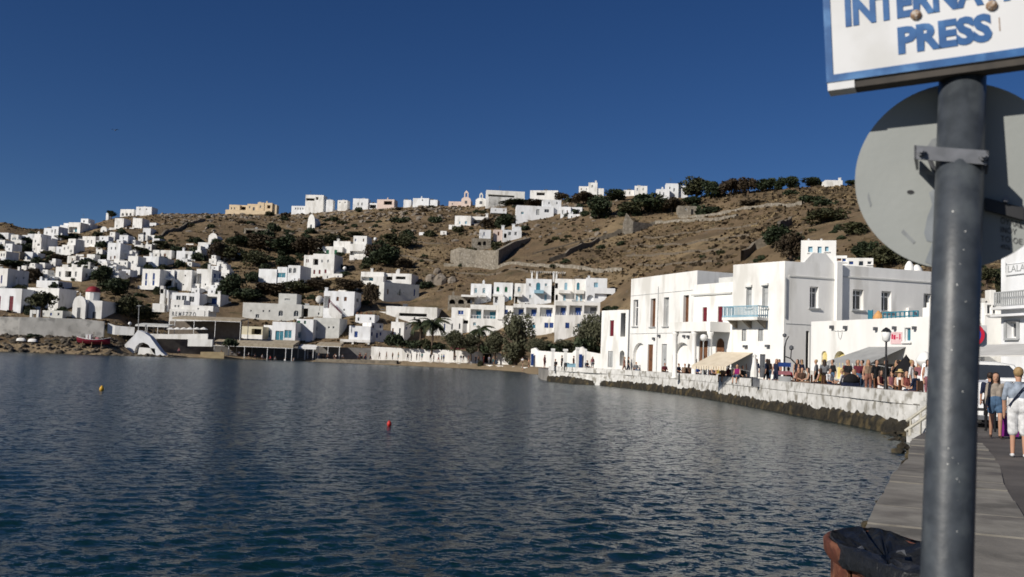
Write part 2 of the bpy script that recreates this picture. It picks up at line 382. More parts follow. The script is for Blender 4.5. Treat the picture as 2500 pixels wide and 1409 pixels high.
# near quay: concrete edge strip laid in slabs, dark paving inside
kerb = MB()
def strip_slab(k0, k1, mb, top=QZ):
    pass
CONC2 = concrete('quay_concrete_dark', (.18, .167, .146), (.135, .125, .11), (.11, .10, .09), 2.6); CONC3 = concrete('quay_concrete_pale', (.275, .258, .222), (.21, .196, .168), (.15, .138, .12), 2.4)
qe = empty('quay_edge', edge[3]); tag(qe, 'pale worn concrete edge of the near quay', kind='structure'); rq = random.Random(6)
def line_at(pts, s):
    for a, b in zip(pts[:-1], pts[1:]):
        L_ = (b - a).length
        if s <= L_: return a.lerp(b, s / L_)
        s -= L_
    return pts[-1]
Lf = sum((b - a).length for a, b in zip(fine[:-1], fine[1:])); Li = sum((b - a).length for a, b in zip(inner[:-1], inner[1:])); s_c = 0.0
while s_c < Lf - .2:
    s_n = min(Lf, s_c + rq.uniform(.55, 1.7)); g_ = .02; K = 4; dz = rq.uniform(-.02, .02)
    fr = [line_at(fine, s_c + g_ + (s_n - s_c - 2 * g_) * k / K) for k in range(K + 1)]; ii = [line_at(inner, (s_c + g_) / Lf * Li), line_at(inner, (s_n - g_) / Lf * Li)]
    ring = [(p.x, p.y) for p in fr] + [(ii[1].x, ii[1].y), (ii[0].x, ii[0].y)]
    area = sum((ring[i][0] * ring[(i + 1) % len(ring)][1] - ring[(i + 1) % len(ring)][0] * ring[i][1]) for i in range(len(ring)))
    mb = MB(); mb.prism(ring if area > 0 else ring[::-1], -1.2, QZ + .012 + dz); mb.build('slab', rq.choice((CONC, CONC, CONC2, CONC3)), qe, off=tuple(edge[3])); s_c = s_n
mb = MB()
ring = [(p.x - .02, p.y) for p in inner[:-1]] + [(PZ(x, y, QZ).x, PZ(x, y, QZ).y) for x, y in ((2228, 1071), (2262, 1053), (2290, 1041))] + [(16.3, 34.0), (17.4, 40.0), (70, 40.0), (70, -16), (inner[0].x, -16)]
area = sum((ring[i][0] * ring[(i + 1) % len(ring)][1] - ring[(i + 1) % len(ring)][0] * ring[i][1]) for i in range(len(ring)))
mb.prism(ring if area > 0 else ring[::-1], -1.5, QZ)
o = mb.build('quay_pavement', PAVE); tag(o, 'dark grey paving of the near quay', kind='structure')

wall_px = [(1338, 931), (1400, 937), (1465, 941), (1540, 948), (1620, 958), (1700, 968), (1800, 986), (1900, 1005), (2000, 1023), (2100, 1041), (2170, 1056), (2232, 1068), (2275, 1072)]
wall_pts = [PZ(x, y, 0.0) for x, y in wall_px]
# promenade slab behind the wall
back_pts = [(p.x, p.y) for p in wall_pts]
ring = [(p.x + .25, p.y + .35) for p in wall_pts] + [(18.5, 34.0), (17.45, 40.0), (90, 40.0), (90, 128), (4, 128), (wall_pts[0].x - .5, wall_pts[0].y + 8)]
area = sum((ring[i][0] * ring[(i + 1) % len(ring)][1] - ring[(i + 1) % len(ring)][0] * ring[i][1]) for i in range(len(ring)))
mb = MB(); mb.prism(ring if area > 0 else ring[::-1], -1.2, PRZ); o = mb.build('promenade', PROM); tag(o, 'pale stone promenade behind the white sea wall', kind='structure')
# ramp between the two levels
a0 = inner[-1]
mb = MB(); mb.extrude([(17.5, 34.5, QZ + .008), (17.5, 40.02, PRZ + .004), (17.5, 40.02, 0.0), (17.5, 34.5, 0.0)], (50, 0, 0))
o = mb.build('ramp', PAVE); tag(o, 'paved ramp up to the promenade', kind='structure')

def poly_sample(pts, step):
    """points along a polyline at equal spacing, with tangents"""
    out = []; acc = 0.0
    L = [0.0]
    for a, b in zip(pts[:-1], pts[1:]): L.append(L[-1] + (b - a).length)
    s = 0.0
    while s < L[-1]:
        k = max(i for i in range(len(L) - 1) if L[i] <= s + 1e-9)
        t = (s - L[k]) / (L[k + 1] - L[k]); d = (pts[k + 1] - pts[k]).normalized(); out.append((pts[k].lerp(pts[k + 1], t), d)); s += step
    return out
def resample(pts, widths):
    L = [0.0]
    for a, b in zip(pts[:-1], pts[1:]): L.append(L[-1] + (b - a).length)
    cut = [0.0]; i = 0
    while cut[-1] < L[-1]: cut.append(cut[-1] + widths(i)); i += 1
    cut[-1] = L[-1]
    def at(s):
        for k in range(len(L) - 1):
            if s <= L[k + 1] + 1e-6: return pts[k].lerp(pts[k + 1], (s - L[k]) / (L[k + 1] - L[k]))
        return pts[-1]
    return [(at(a), at(b)) for a, b in zip(cut[:-1], cut[1:])]
WBLK = mat('limewashed_blocks', (.66, .65, .62), (.50, .49, .46), .9, 1.6, bump=.02, bscale=5, c3=(.27, .255, .22), s3=1.1)
ALGAE = mat('algae_rock', (.036, .030, .019), (.017, .015, .011), .8, 2.2, bump=.05, bscale=5, c3=(.085, .065, .032), s3=.7)
wall_root = empty('sea_wall', wall_pts[5]); tag(wall_root, 'long whitewashed block sea wall curving along the promenade', 'wall')
core = MB()
for a, b in resample(wall_pts, lambda i: 4.0):
    d = (b - a).normalized(); n = Vector((d.y, -d.x, 0))       # towards the sea
    if n.y > 0: n = -n
    M = frame_at((a.x, a.y, 0), d); L = (b - a).length
    core.box((0, .14, -1.2), (L + .05, .6, WTOP - .05), M)
core.build('core', WBLK, wall_root, off=wall_pts[5])
z0 = .42
rowz = [(.45, 1.20), (1.20, WTOP)]
for r, (za, zb) in enumerate(rowz):
    rr_ = random.Random(40 + r)
    for i, (a, b) in enumerate(resample(wall_pts, lambda i: rr_.uniform(1.6, 5.0))):
        d = (b - a).normalized(); L = (b - a).length; M = frame_at((a.x, a.y, 0), d); k = MB(); j = rr_.uniform(-.02, .025)
        g = .012
        c = [(g, j, za + g), (L - g, j + rr_.uniform(-.02, .02), za + g), (L - g, .16, za + g), (g, .16, za + g), (g, j + .02 + rr_.uniform(0, .03), zb - g), (L - g, j + .02 + rr_.uniform(0, .03), zb - g), (L - g, .62 if r == 1 else .16, zb - g), (g, .62 if r == 1 else .16, zb - g)]
        c = [M @ Vector(p) for p in c]; k.v = [tuple(p) for p in c]
        k.f = [(0, 3, 2, 1), (4, 5, 6, 7), (0, 1, 5, 4), (1, 2, 6, 5), (2, 3, 7, 6), (3, 0, 4, 7)]; k.m = [0] * 6
        k.build('block', WBLK, wall_root, off=wall_pts[5])
# dark weedy rock foot of the wall
foot = MB(); st_ = poly_sample(wall_pts, .22); nr = 7; sa = np.arange(len(st_)) * .22
hh_ = .62 + .20 * _smooth_noise(sa, sa * 0, 2.6, 31) + .16 * _smooth_noise(sa, sa * 0, .6, 32) + .045 * np.random.default_rng(3).normal(0, 1, len(st_)).clip(-1, 1)
for i, (p, d) in enumerate(st_):
    M = frame_at((p.x, p.y, 0), d)
    for r in range(nr + 1):
        t = r / nr; z = -.5 + (hh_[i] + .5) * t; y = -.05 - .16 * (1 - t) ** .7 - .07 * max(0, RNG.normal(.3, .5)) * (1 - t * .6)
        foot.v.append(tuple(M @ Vector((RNG.normal(0, .04), y if r < nr else .03, z + RNG.normal(0, .03)))))
for i in range(len(st_) - 1):
    for r in range(nr): a_i = i * (nr + 1) + r; foot.f.append((a_i, a_i + nr + 1, a_i + nr + 2, a_i + 1)); foot.m.append(0)
o = foot.build('weedy_foot', ALGAE, wall_root, off=wall_pts[5]); o['kind'] = 'stuff'
# ================================================================== building kit
def wall_face(mb, p, q, z0, z1, ops, m=0, rm=None):
    """wall quad from p to q (XY), with real openings; ops: (u0,u1,v0,v1,depth,arch)"""
    p = Vector((p[0], p[1], 0)); q = Vector((q[0], q[1], 0)); W = (q - p).length; u = (q - p) / W; n = Vector((u.y, -u.x, 0))
    pt = lambda a, v, d=0.0: p + u * a - n * d + Vector((0, 0, v))
    ops = [(max(a, .02), min(b, W - .02), max(c, z0 + .01), min(e, z1 - .02), d, ar) for a, b, c, e, d, ar in ops]
    ops = [o for o in ops if o[1] - o[0] > .05 and o[3] - o[2] > .05]
    us = sorted({0.0, W, *[o[0] for o in ops], *[o[1] for o in ops]}); vs_ = sorted({z0, z1, *[o[2] for o in ops], *[o[3] for o in ops]})
    for a, b in zip(us[:-1], us[1:]):
        run = None
        for c, e in zip(vs_[:-1], vs_[1:]):
            mu, mv = (a + b) / 2, (c + e) / 2
            hole = any(o[0] < mu < o[1] and o[2] < mv < o[3] for o in ops)
            if hole:
                if run: mb.quad(pt(a, run[0]), pt(b, run[0]), pt(b, run[1]), pt(a, run[1]), m); run = None
            else: run = (run[0], e) if run else (c, e)
        if run: mb.quad(pt(a, run[0]), pt(b, run[0]), pt(b, run[1]), pt(a, run[1]), m)
    for a, b, c, e, d, ar in ops:
        mb.quad(pt(a, c), pt(a, c, d), pt(a, e, d), pt(a, e), m); mb.quad(pt(b, c, d), pt(b, c), pt(b, e), pt(b, e, d), m)
        mb.quad(pt(a, c, d), pt(a, c), pt(b, c), pt(b, c, d), m); mb.quad(pt(a, e), pt(a, e, d), pt(b, e, d), pt(b, e), m)
        if ar:
            r = (b - a) / 2; h = min(r, (e - c) * .6); cu = (a + b) / 2; K = 6
            for sgn in (-1, 1):
                for k in range(K):
                    t0, t1 = math.pi / 2 * k / K, math.pi / 2 * (k + 1) / K
                    a0, a1 = cu + sgn * r * math.cos(t0), cu + sgn * r * math.cos(t1); e0, e1 = e - h + h * math.sin(t0), e - h + h * math.sin(t1)
                    for dd in (0.0,):
                        pts = [pt(a0, e0, dd + .001), pt(a1, e1, dd + .001), pt(a1, e, dd + .001), pt(a0, e, dd + .001)]
                        mb.quad(*(pts if sgn < 0 else pts[::-1]), m)
                    mb.quad(pt(a0, e0), pt(a0, e0, d), pt(a1, e1, d), pt(a1, e1), m)
def insert(root, off, p, q, o, kind, color, near=False):
    """the thing that fills an opening"""
    p = Vector((p[0], p[1], 0)); q = Vector((q[0], q[1], 0)); u = (q - p).normalized(); n = Vector((u.y, -u.x, 0))
    a, b, c, e, d, ar = o; M = frame_at(p, u); w = b - a; h = e - c; mt = COLS[color]
    if kind in 'wv':
        mb = MB(); t = min(.09, w * .12); y0, y1 = d - .07, d + .02
        mb.box((a, y0, c), (a + t, y1, e), M); mb.box((b - t, y0, c), (b, y1, e), M); mb.box((a + t, y0, c), (b - t, y1, c + t), M); mb.box((a + t, y0, e - t), (b - t, y1, e), M)
        if w > .5: mb.box(((a + b) / 2 - t * .4, y0 + .01, c + t), ((a + b) / 2 + t * .4, y1, e - t), M)
        if near and h > 1.2: mb.box((a + t, y0 + .012, e - h * .30), (b - t, y1, e - h * .30 + t * .8), M)
        fr = mb.build('window', FRAME if color in 'ktbd' else mt, root, off=off)
        g = MB(); g.box((a + t * .6, d - .015, c + t * .6), (b - t * .6, d + .015, e - t * .6), M); g.build('pane', mt if color != 'w' else GLASS, fr, off=off)
        if near:
            s = MB(); s.box((a - .12, -.12, c - .10), (b + .12, d - .02, c - .002), M); s.build('sill', GREY if kind == 'v' else W1, fr, off=off)
    elif kind == 's':                           # closed shutters
        fr = MB(); fr.box((a, d - .02, c), (b, d + .03, e), M); f = fr.build('window', FRAME, root, off=off)
        for s0, s1 in ((a + .03, (a + b) / 2 - .015), ((a + b) / 2 + .015, b - .03)):
            g = MB(); g.box((s0, d - .08, c + .03), (s1, d - .03, e - .03), M)
            k = max(3, int(h / .16)) if near else 4
            for j in range(k):
                z = c + .08 + (h - .16) * j / k; g.box((s0 + .04, d - .10, z), (s1 - .04, d - .081, z + (h - .16) / k * .55), M)
            g.build('shutter', mt, f, off=off)
    elif kind == 'd':
        g = MB(); g.box((a, d - .06, c), (b, d + .02, e), M)
        for s0, s1 in ((a + w * .10, a + w * .46), (a + w * .54, a + w * .90)):
            for v0, v1 in ((c + h * .06, c + h * .42), (c + h * .50, c + h * .92)): g.box((s0, d - .085, v0), (s1, d - .061, v1), M)
        dd = g.build('door', mt, root, off=off)
        if near:
            k = MB(); k.box((a + w * .47, d - .13, c + h * .45), (a + w * .53, d - .086, c + h * .50), M); k.build('handle', BLACK, dd, off=off)
    elif kind == 'o':                           # deep opening with its own back wall and door
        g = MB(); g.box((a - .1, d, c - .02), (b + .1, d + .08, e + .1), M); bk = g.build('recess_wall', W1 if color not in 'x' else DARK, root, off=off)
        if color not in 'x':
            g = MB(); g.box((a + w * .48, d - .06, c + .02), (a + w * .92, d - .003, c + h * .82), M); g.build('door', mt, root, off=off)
    elif kind == 'n':                           # blind niche
        g = MB(); g.box((a - .05, d, c - .02), (b + .05, d + .08, e + .05), M); g.build('niche', W1, root, off=off)
DEPTH = {'w': .20, 'v': .34, 's': .16, 'd': .18, 'o': 1.5, 'n': .22}
def px_open(px0, py0, px1, py1, p, q, z0):
    """pixel rectangle -> opening on the wall p-q"""
    u = Vector((q[0] - p[0], q[1] - p[1], 0)).normalized(); n = Vector((u.y, -u.x, 0)); p0 = Vector((p[0], p[1], 0)); pc = (px0 + px1) / 2
    A = HIT(px0, (py0 + py1) / 2, p0, n); B = HIT(px1, (py0 + py1) / 2, p0, n); T = HIT(pc, py0, p0, n); Bt = HIT(pc, py1, p0, n)
    a, b = (A - p0).dot(u), (B - p0).dot(u)
    return (min(a, b), max(a, b), Bt.z, T.z)
def block(root, off, foot, z0, z1, wmat, ops, name='wall', near=False, parapet=.32, roof=True):
    """a flat-roofed volume; foot: XY ring starting front-left, front-right; ops: {edge: [(kind,x0,y0,x1,y1,color[,arch])]}"""
    mb = MB(); n = len(foot); todo = []
    for e in range(n):
        p, q = foot[e], foot[(e + 1) % n]; lst = []
        for op in ops.get(e, ()):
            kind, x0, y0, x1, y1, color = op[:6]; arch = len(op) > 6 and op[6]
            a, b, c, t = px_open(x0, y0, x1, y1, p, q, z0)
            d = DEPTH[kind] if len(op) < 8 else op[7]
            W = math.dist(p, q); a, b = max(a, .06), min(b, W - .06); c, t = max(c, z0 + .05), min(t, z1 - .1)
            if b - a < .15 or t - c < .15: continue
            o = (a, b, c, t, d, arch); lst.append(o); todo.append((p, q, o, kind, color))
        wall_face(mb, p, q, z0, z1, lst)
    if roof:
        cx = sum(p[0] for p in foot) / n; cy = sum(p[1] for p in foot) / n
        inn = []
        for p in foot:
            v = Vector((cx - p[0], cy - p[1])); v = v.normalized() * min(.35, v.length * .3); inn.append((p[0] + v.x, p[1] + v.y))
        zr = z1 - parapet
        for e in range(n):
            f = (e + 1) % n
            mb.quad((*foot[e], z1), (*foot[f], z1), (*inn[f], z1), (*inn[e], z1)); mb.quad((*inn[e], z1), (*inn[f], z1), (*inn[f], zr), (*inn[e], zr))
        mb.poly([(*p, zr) for p in inn])
    wall = mb.build(name, wmat, root, off=off)
    for t in todo: insert(root, off, *t, near=near)
    return wall
HOUSES = []; RECTS = []; NAMED = []
def house(label, vols, name='house', cat='house', wm=None, yaw=None, D=None, chim=(), group=None, near=False, parts=(), dome=None):
    """vols: (x0,x1,ytop,ybase, back_offset_m, depth_m, [openings on the front], [openings on the right side])"""
    rs = random.Random(label); yaw = R(yaw if yaw is not None else rs.uniform(3, 13)); wm = wm or rs.choice((W1, W1, W2))
    v0 = vols[0]; xc = (v0[0] + v0[1]) / 2
    if D is None: D = GP(xc, v0[3]).y
    n = Vector((-math.sin(yaw), -math.cos(yaw), 0)); u = Vector((math.cos(yaw), -math.sin(yaw), 0)); w = -n
    c0 = P(xc, v0[3], D); root = empty(name, c0); off = tuple(c0); ctx = []; roof_bits = []
    for i, v in enumerate(vols):
        x0, x1, yt, yb = v[:4]; back = v[4] if len(v) > 4 else 0.0; xc = (x0 + x1) / 2
        p0 = P(xc, yb, D) if i == 0 else c0 + w * back
        A = HIT(x0, yb, p0, n); B = HIT(x1, yb, p0, n); zt = HIT(xc, yt, p0, n).z; zb = HIT(xc, yb, p0, n).z
        A2 = (A.x, A.y); B2 = (B.x, B.y); W = (B - A).length
        dep = v[5] if len(v) > 5 and v[5] else min(max(W * .8, 3.0), 8.5)
        C2 = (B.x + w.x * dep, B.y + w.y * dep); D2 = (A.x + w.x * dep, A.y + w.y * dep)
        foot = [A2, B2, C2, D2]
        gmin = min(float(ground(*q)) for q in foot)
        zlow = zb - .25
        if (i == 0 or zb - gmin < 6.0): zlow = min(zlow, gmin - .4) if i == 0 else max(min(zlow, gmin - .4), zb - 6)
        f_ops = list(v[6]) if len(v) > 6 else []; r_ops = list(v[7]) if len(v) > 7 else []; RECTS.append((x0, x1, yt, yb))
        hp, wp = yb - yt, x1 - x0
        if not f_ops and wp > 9 and hp > 9 and rs.random() < .7:
            for k in range(1 if wp < 22 else 2 if wp < 50 else 3):
                cx_ = x0 + wp * (k + .5 + rs.uniform(-.18, .18)) / (1 if wp < 22 else 2 if wp < 50 else 3); ww_ = max(2.6, D and 1.0 * F_PX / D * .42); f_ops.append((rs.choice('wwd'), cx_ - ww_ / 2, yt + hp * .32, cx_ + ww_ / 2, yt + hp * (.32 + rs.uniform(.28, .42)), rs.choice('kkkbne')))
        if D > 120 and rs.random() < .45: roof_bits.append((x0 + wp * rs.uniform(.2, .8), yt, i, rs.choice(('tank', 'aerial', 'chim', 'heater'))))
        ops = {0: f_ops, 1: r_ops}
        block(root, off, foot, zlow, zt, wm if len(v) < 9 else v[8], ops, near=near or D < 120)
        ctx.append((foot, zb, zt, p0))
    for (bx_, by_, vi, kd) in roof_bits:
        foot, zb, zt, p0 = ctx[vi]; q = HIT(bx_, by_, p0 + w * 1.6, n); mb = MB(); zr = zt - .33
        if kd == 'tank': mb.tube([(q.x - .55, q.y, zr + .55), (q.x + .55, q.y, zr + .55)], .38, 10); mb.box((q.x - .4, q.y - .3, zr), (q.x + .4, q.y + .3, zr + .2)); mb.build('water_tank', GREY, root, off=off)
        elif kd == 'aerial':
            mb.tube([(q.x, q.y, zr), (q.x, q.y, zr + 2.6)], .035, 5)
            for k in range(4): mb.tube([(q.x - .5, q.y, zr + 1.7 + .25 * k), (q.x + .5, q.y, zr + 1.7 + .25 * k)], .02, 4)
            mb.build('aerial', DGREY, root, off=off)
        elif kd == 'heater': mb.extrude([(q.x - .7, q.y - .4, zr + .05), (q.x + .7, q.y - .4, zr + .05), (q.x + .7, q.y + .5, zr + .85), (q.x - .7, q.y + .5, zr + .85)], (0, .05, .05)); mb.tube([(q.x - .7, q.y + .6, zr + .95), (q.x + .7, q.y + .6, zr + .95)], .22, 10); mb.build('solar_heater', DGREY, root, off=off)
        else: mb.box((q.x - .3, q.y, zr), (q.x + .3, q.y + .6, zr + 1.1)); mb.box((q.x - .38, q.y - .08, zr + 1.1), (q.x + .38, q.y + .68, zr + 1.22)); mb.box((q.x - .18, q.y + .1, zr + 1.22), (q.x + .18, q.y + .5, zr + 1.55)); mb.build('chimney', wm, root, off=off)
    for (cxp, cyt, wp, vi) in chim:
        foot, zb, zt, p0 = ctx[vi]
        q = HIT(cxp, cyt, p0 + w * .8, n); r = wp * D / F_PX / 2; mb = MB(); mb.box((q.x - r, q.y, zt - .4), (q.x + r, q.y + 2 * r, q.z - r * .4)); mb.box((q.x - r * 1.25, q.y - r * .25, q.z - r * .4), (q.x + r * 1.25, q.y + r * 2.25, q.z))
        mb.build('chimney', wm, root, off=off)
    for (pn, x0, x1, yt, yb, back, dep, pm) in parts:      # plain slabs, posts, parapets and terraces
        p0 = c0 + w * back; A = HIT(x0, (yt + yb) / 2, p0, n); B = HIT(x1, (yt + yb) / 2, p0, n); xc = (x0 + x1) / 2
        zt = HIT(xc, yt, p0, n).z; zb = HIT(xc, yb, p0, n).z; M = frame_at((A.x, A.y, 0), u); mb = MB(); mb.box((0, 0, zb), ((B - A).length, dep, zt), M); mb.build(pn, pm, root, off=off)
    tag(root, label, cat, group); HOUSES.append((root, ctx, n, u, w, D)); NAMED.append((label, (v0[0] + v0[1]) / 2, (v0[2] + v0[3]) / 2)); return root
def gable_chapel(label, x0, x1, yt, ye, yb, depth=5.0, belfry=None, cross=True, D=None, yaw=8, door=True, wm=None):
    """small barrel-roofed chapel with a shaped front gable"""
    yaw = R(yaw); D = D or GP((x0 + x1) / 2, yb).y; wm = wm or W1
    n = Vector((-math.sin(yaw), -math.cos(yaw), 0)); u = Vector((math.cos(yaw), -math.sin(yaw), 0)); w = -n; xc = (x0 + x1) / 2
    c0 = P(xc, yb, D); root = empty('chapel', c0); A = HIT(x0, yb, c0, n); B = HIT(x1, yb, c0, n); W = (B - A).length
    ze = HIT(xc, ye, c0, n).z; zt = HIT(xc, yt, c0, n).z; zb = c0.z - 2.5; M = frame_at((A.x, A.y, 0), u)
    prof = [(0, zb), (W, zb), (W, ze)]
    K = 8
    for k in range(1, K): t = math.pi * k / K; prof.append((W / 2 + W / 2 * math.cos(t) * .96, ze + (zt - ze) * math.sin(t) ** .9))
    prof.append((0, ze))
    mb = MB(); mb.extrude([M @ Vector((a, 0, z)) for a, z in prof], w * .45); mb.build('front_gable', wm, root, off=tuple(c0))
    mb = MB(); sh = [(W * .04, zb), (W * .96, zb), (W * .96, ze - .2)] + [(W / 2 + W * .46 * math.cos(math.pi * k / 8), ze - .2 + (zt - ze) * .75 * math.sin(math.pi * k / 8)) for k in range(1, 8)] + [(W * .04, ze - .2)]
    mb.extrude([M @ Vector((a, .451, z)) for a, z in sh], w * depth); mb.build('nave', wm, root, off=tuple(c0))
    if door:
        mb = MB(); hw = W * .13; dh = (ze - c0.z) * .75; mb.box((W / 2 - hw, -.02, c0.z - .1), (W / 2 + hw, -.001, c0.z + dh), M); mb.build('door', DGREY, root, off=tuple(c0))
    if belfry:
        bt, bw = belfry; zz = HIT(xc, bt, c0, n).z; r = bw * D / F_PX / 2; mb = MB()
        z1 = zt - .15; h = zz - z1
        mb.box((W / 2 - r, .05, z1), (W / 2 - r * .45, .40, z1 + h * .62), M); mb.box((W / 2 + r * .45, .05, z1), (W / 2 + r, .40, z1 + h * .62), M)
        mb.extrude([M @ Vector((a, .05, z)) for a, z in ((W / 2 - r, z1 + h * .62), (W / 2 + r, z1 + h * .62), (W / 2 + r * .5, z1 + h * .86), (W / 2 + .04, z1 + h), (W / 2 - .04, z1 + h), (W / 2 - r * .5, z1 + h * .86))], w * .35)
        mb.build('belfry', wm, root, off=tuple(c0))
    elif cross:
        mb = MB(); mb.box((W / 2 - .05, .1, zt), (W / 2 + .05, .2, zt + .7), M); mb.box((W / 2 - .22, .1, zt + .4), (W / 2 + .22, .2, zt + .5), M); mb.build('cross', FRAME, root, off=tuple(c0))
    tag(root, label, 'chapel'); return root
# ================================================================== houses of the hillside town, left to right
w = lambda x0, y0, x1, y1, c='k': ('w', x0, y0, x1, y1, c)
d_ = lambda x0, y0, x1, y1, c='n': ('d', x0, y0, x1, y1, c)
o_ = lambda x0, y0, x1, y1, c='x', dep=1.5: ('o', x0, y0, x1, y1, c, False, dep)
s_ = lambda x0, y0, x1, y1, c='b': ('s', x0, y0, x1, y1, c)
a_ = lambda x0, y0, x1, y1, c='x', dep=.9: ('o', x0, y0, x1, y1, c, True, dep)
# --- upper left cluster
house('white cube house with grey window pair, leftmost on the upper row', [(25.5, 43.5, 573, 594, 0, 5, [w(30, 580, 33.5, 586, 't'), w(35, 580, 38.5, 586, 't')]), (34, 51, 586, 608, -3.2, 3.1, [o_(40, 594, 47, 602)])])
house('white house with a long teal shaded porch beside the left cube house', [(66, 81, 571, 593, 0, 5, [w(70, 578, 73, 585)]), (53, 66.3, 574, 588, .6, 4, [o_(54, 579, 66, 586, 't')])])
house('stepped three-tier white house with a broad shaded side, upper left', [(78, 99, 601, 617, 0, 8.5, [w(82, 606, 85, 611)]), (79, 100, 580, 601.5, .5, 8, [w(85, 586, 88, 592), o_(91, 595, 97, 600)]), (83, 99, 571, 580.5, 1.6, 6), (60, 78, 602, 609, .8, 3)])
house('white skyline house with tall narrow windows and stepped blocks, far left ridge', [(124, 141, 553, 588, 0, 6, [w(126, 561, 129, 568, 'e'), w(133, 560, 136.5, 571, 'e')]), (106, 124.2, 557, 579, .5, 6, [w(113, 566, 116, 571)]), (140.8, 151, 569, 581, .7, 4)])
house('low white ridge house with one dark porch under its roof slab', [(145, 165, 550, 568, 0, 5, [o_(147, 557, 160, 567, 't')]), (155, 170, 545, 552, 2.0, 4)])
house('white ridge house with a wide green shaded porch and solid end wall', [(166, 195, 543, 569, 0, 6, [o_(168, 554, 188, 568, 't')])])
house('white two-level ridge house at the right end of the left skyline row', [(197, 219, 545.5, 563, 0, 6, [o_(198.5, 553, 211, 562, 't')]), (197, 215, 534, 546, 1.5, 5, [w(203, 538, 207, 543)])])
house('cream-white house cut by the left edge of the picture, third row', [(-14, 14, 613, 633, 0, 6, [w(2, 619, 5, 626), w(8, 619, 11, 626)])])
house('weathered white house with small grey windows beside the left edge', [(12, 29, 595, 615, 0, 5, [w(16, 600, 19, 605, 'e'), w(21, 606, 24, 611, 'e')]), (0, 12, 601, 612, 1.0, 4)], wm=W2)
house('small rough stone hut among bushes on the far left slope', [(30, 48, 614, 631, 0, 4, [w(37, 619, 40, 624)])], wm=STONE)
house('plain white cube house without windows on the far left slope', [(59, 79, 615, 634, 0, 4.5)])
house('white house with a dark doorway above its broad terrace wall', [(118, 135, 602, 618, 0, 5, [d_(121.5, 611, 125.5, 617.6, 'd')]), (107, 141, 618, 634, -3.0, 3)])
house('white stepped house with tall upper block and many small windows, left slope', [(150, 179, 598, 624, 0, 6, [w(156, 604, 159, 610, 'e'), w(165, 602, 168, 608, 'e'), w(172, 610, 175, 616)]), (166, 184, 583, 598.5, .8, 5, [w(174, 588, 177, 593, 'e')])])
house('white house with two grey upper windows facing the harbour, left slope', [(200, 232, 577, 603, 0, 6, [w(213, 586, 216.5, 593, 'e'), w(222, 586, 225, 595, 'e')]), (192, 200.2, 585, 598, .6, 5)])
house('plain white cube in front of a grey bank, left slope', [(238, 255, 578, 594, 0, 4.5)])
house('small white house with a notched parapet below the plain cube', [(234, 249, 609, 628, 0, 4)], chim=((236, 606.5, 3, 0), (247, 606.5, 3, 0)))
house('white two-storey house with two small dark windows over brown doors', [(261, 292, 593, 634, 0, 7, [w(270.5, 603, 273.5, 609.5), w(280.5, 603, 283.5, 609.5), d_(269, 626, 272, 633), d_(278, 624.5, 282, 633)])], parts=(('parapet', 297, 323, 612, 620, 2.0, .4, W1),))
house('white upper wing behind the two-storey house with brown doors', [(284, 300, 585, 596, 0, 4), (291, 312, 574, 588, 1.5, 5, [w(300, 579, 303, 584, 'e')])])
house('tall white cube house over a lower wing, left of its twin on the slope', [(279, 301, 533, 558, 0, 6, [w(284, 549, 287, 555, 'e')]), (266, 293, 556, 570, -3, 3, [w(274, 550, 277, 555)])])
house('tall white cube house over a wide lower wing, right of its twin', [(323, 346, 533, 558, 0, 6, [w(325, 551, 328, 555, 'e')]), (305, 337, 556, 570, -3.5, 3.4)])
gable_chapel('tiny plain white chapel left of the two tall cube houses', 245, 260, 553, 560, 568, 4, cross=False)
house('white house with a dark arched porch at the right end of the upper slope', [(348, 367, 557, 578, 0, 5, [a_(349, 566, 356, 575)])])
house('low white shed high on the slope above the arched-porch house', [(365, 381, 544, 552, 0, 3)])
house('small white cube beside a grey bank, right of the two-storey house', [(319, 330, 586, 598, 0, 3.5)])
house('low white house with a raised corner chimney above the shaded bank', [(328, 348, 598, 609, 0, 4)], chim=((346, 594, 4, 0),))
house('hilltop house with three dark arches in its front', [(293, 326, 511, 528, 0, 6, [a_(297, 520, 302, 527), a_(307, 520, 312, 527), a_(316, 520, 321, 527)])], wm=W1)
house('long white hilltop house behind the three-arched one', [(332, 370, 505, 517, 0, 6, [w(340, 509, 343, 513), w(356, 509, 359, 513)])])
house('slim white chimney hut on the skyline beside the round tree', [(258, 264, 520, 537, 0, 2)])
# --- middle left
house('white house with one blue door and a long shaded side, cut by the left edge', [(-20, 16, 655, 703, 0, 8.5, [s_(2, 672, 5.5, 692)], [w(38, 676, 42, 682), w(56, 676, 60, 682)])], chim=((46, 651, 5, 0),))
house('white villa with a central dark porch between two tall windows', [(134, 199, 652, 686, 0, 9, [w(144, 663, 148.5, 676), o_(159, 662, 174, 676.5), w(183, 663, 187.5, 676)], [w(209, 667, 215, 678), w(228, 668, 233, 677)])], parts=(('parapet', 152, 166, 646, 652.5, .1, .5, W1), ('parapet', 175, 188, 646, 652.5, .1, .5, W1)), chim=((218, 640, 5, 0),))
house('low white house with one dark loggia at its corner below the villa', [(88, 141, 685, 706, 0, 6, [o_(126, 688, 136, 701)])], chim=((112, 680, 5, 0),))
house('white house with a tall red-brown door beside the left edge, above the sea wall', [(-12, 50, 704, 761, 0, 6, [d_(22, 723, 32, 760.5, 'r'), d_(-4, 723, 1, 760.5, 'r')])])
house('wide plain white house behind the round tree above the sea wall', [(63, 141, 703, 757, 0, 6)])
house('low grey outbuilding with a white cap between the gate and the domed church', [(99, 152, 758, 776, 0, 4)], wm=W3)
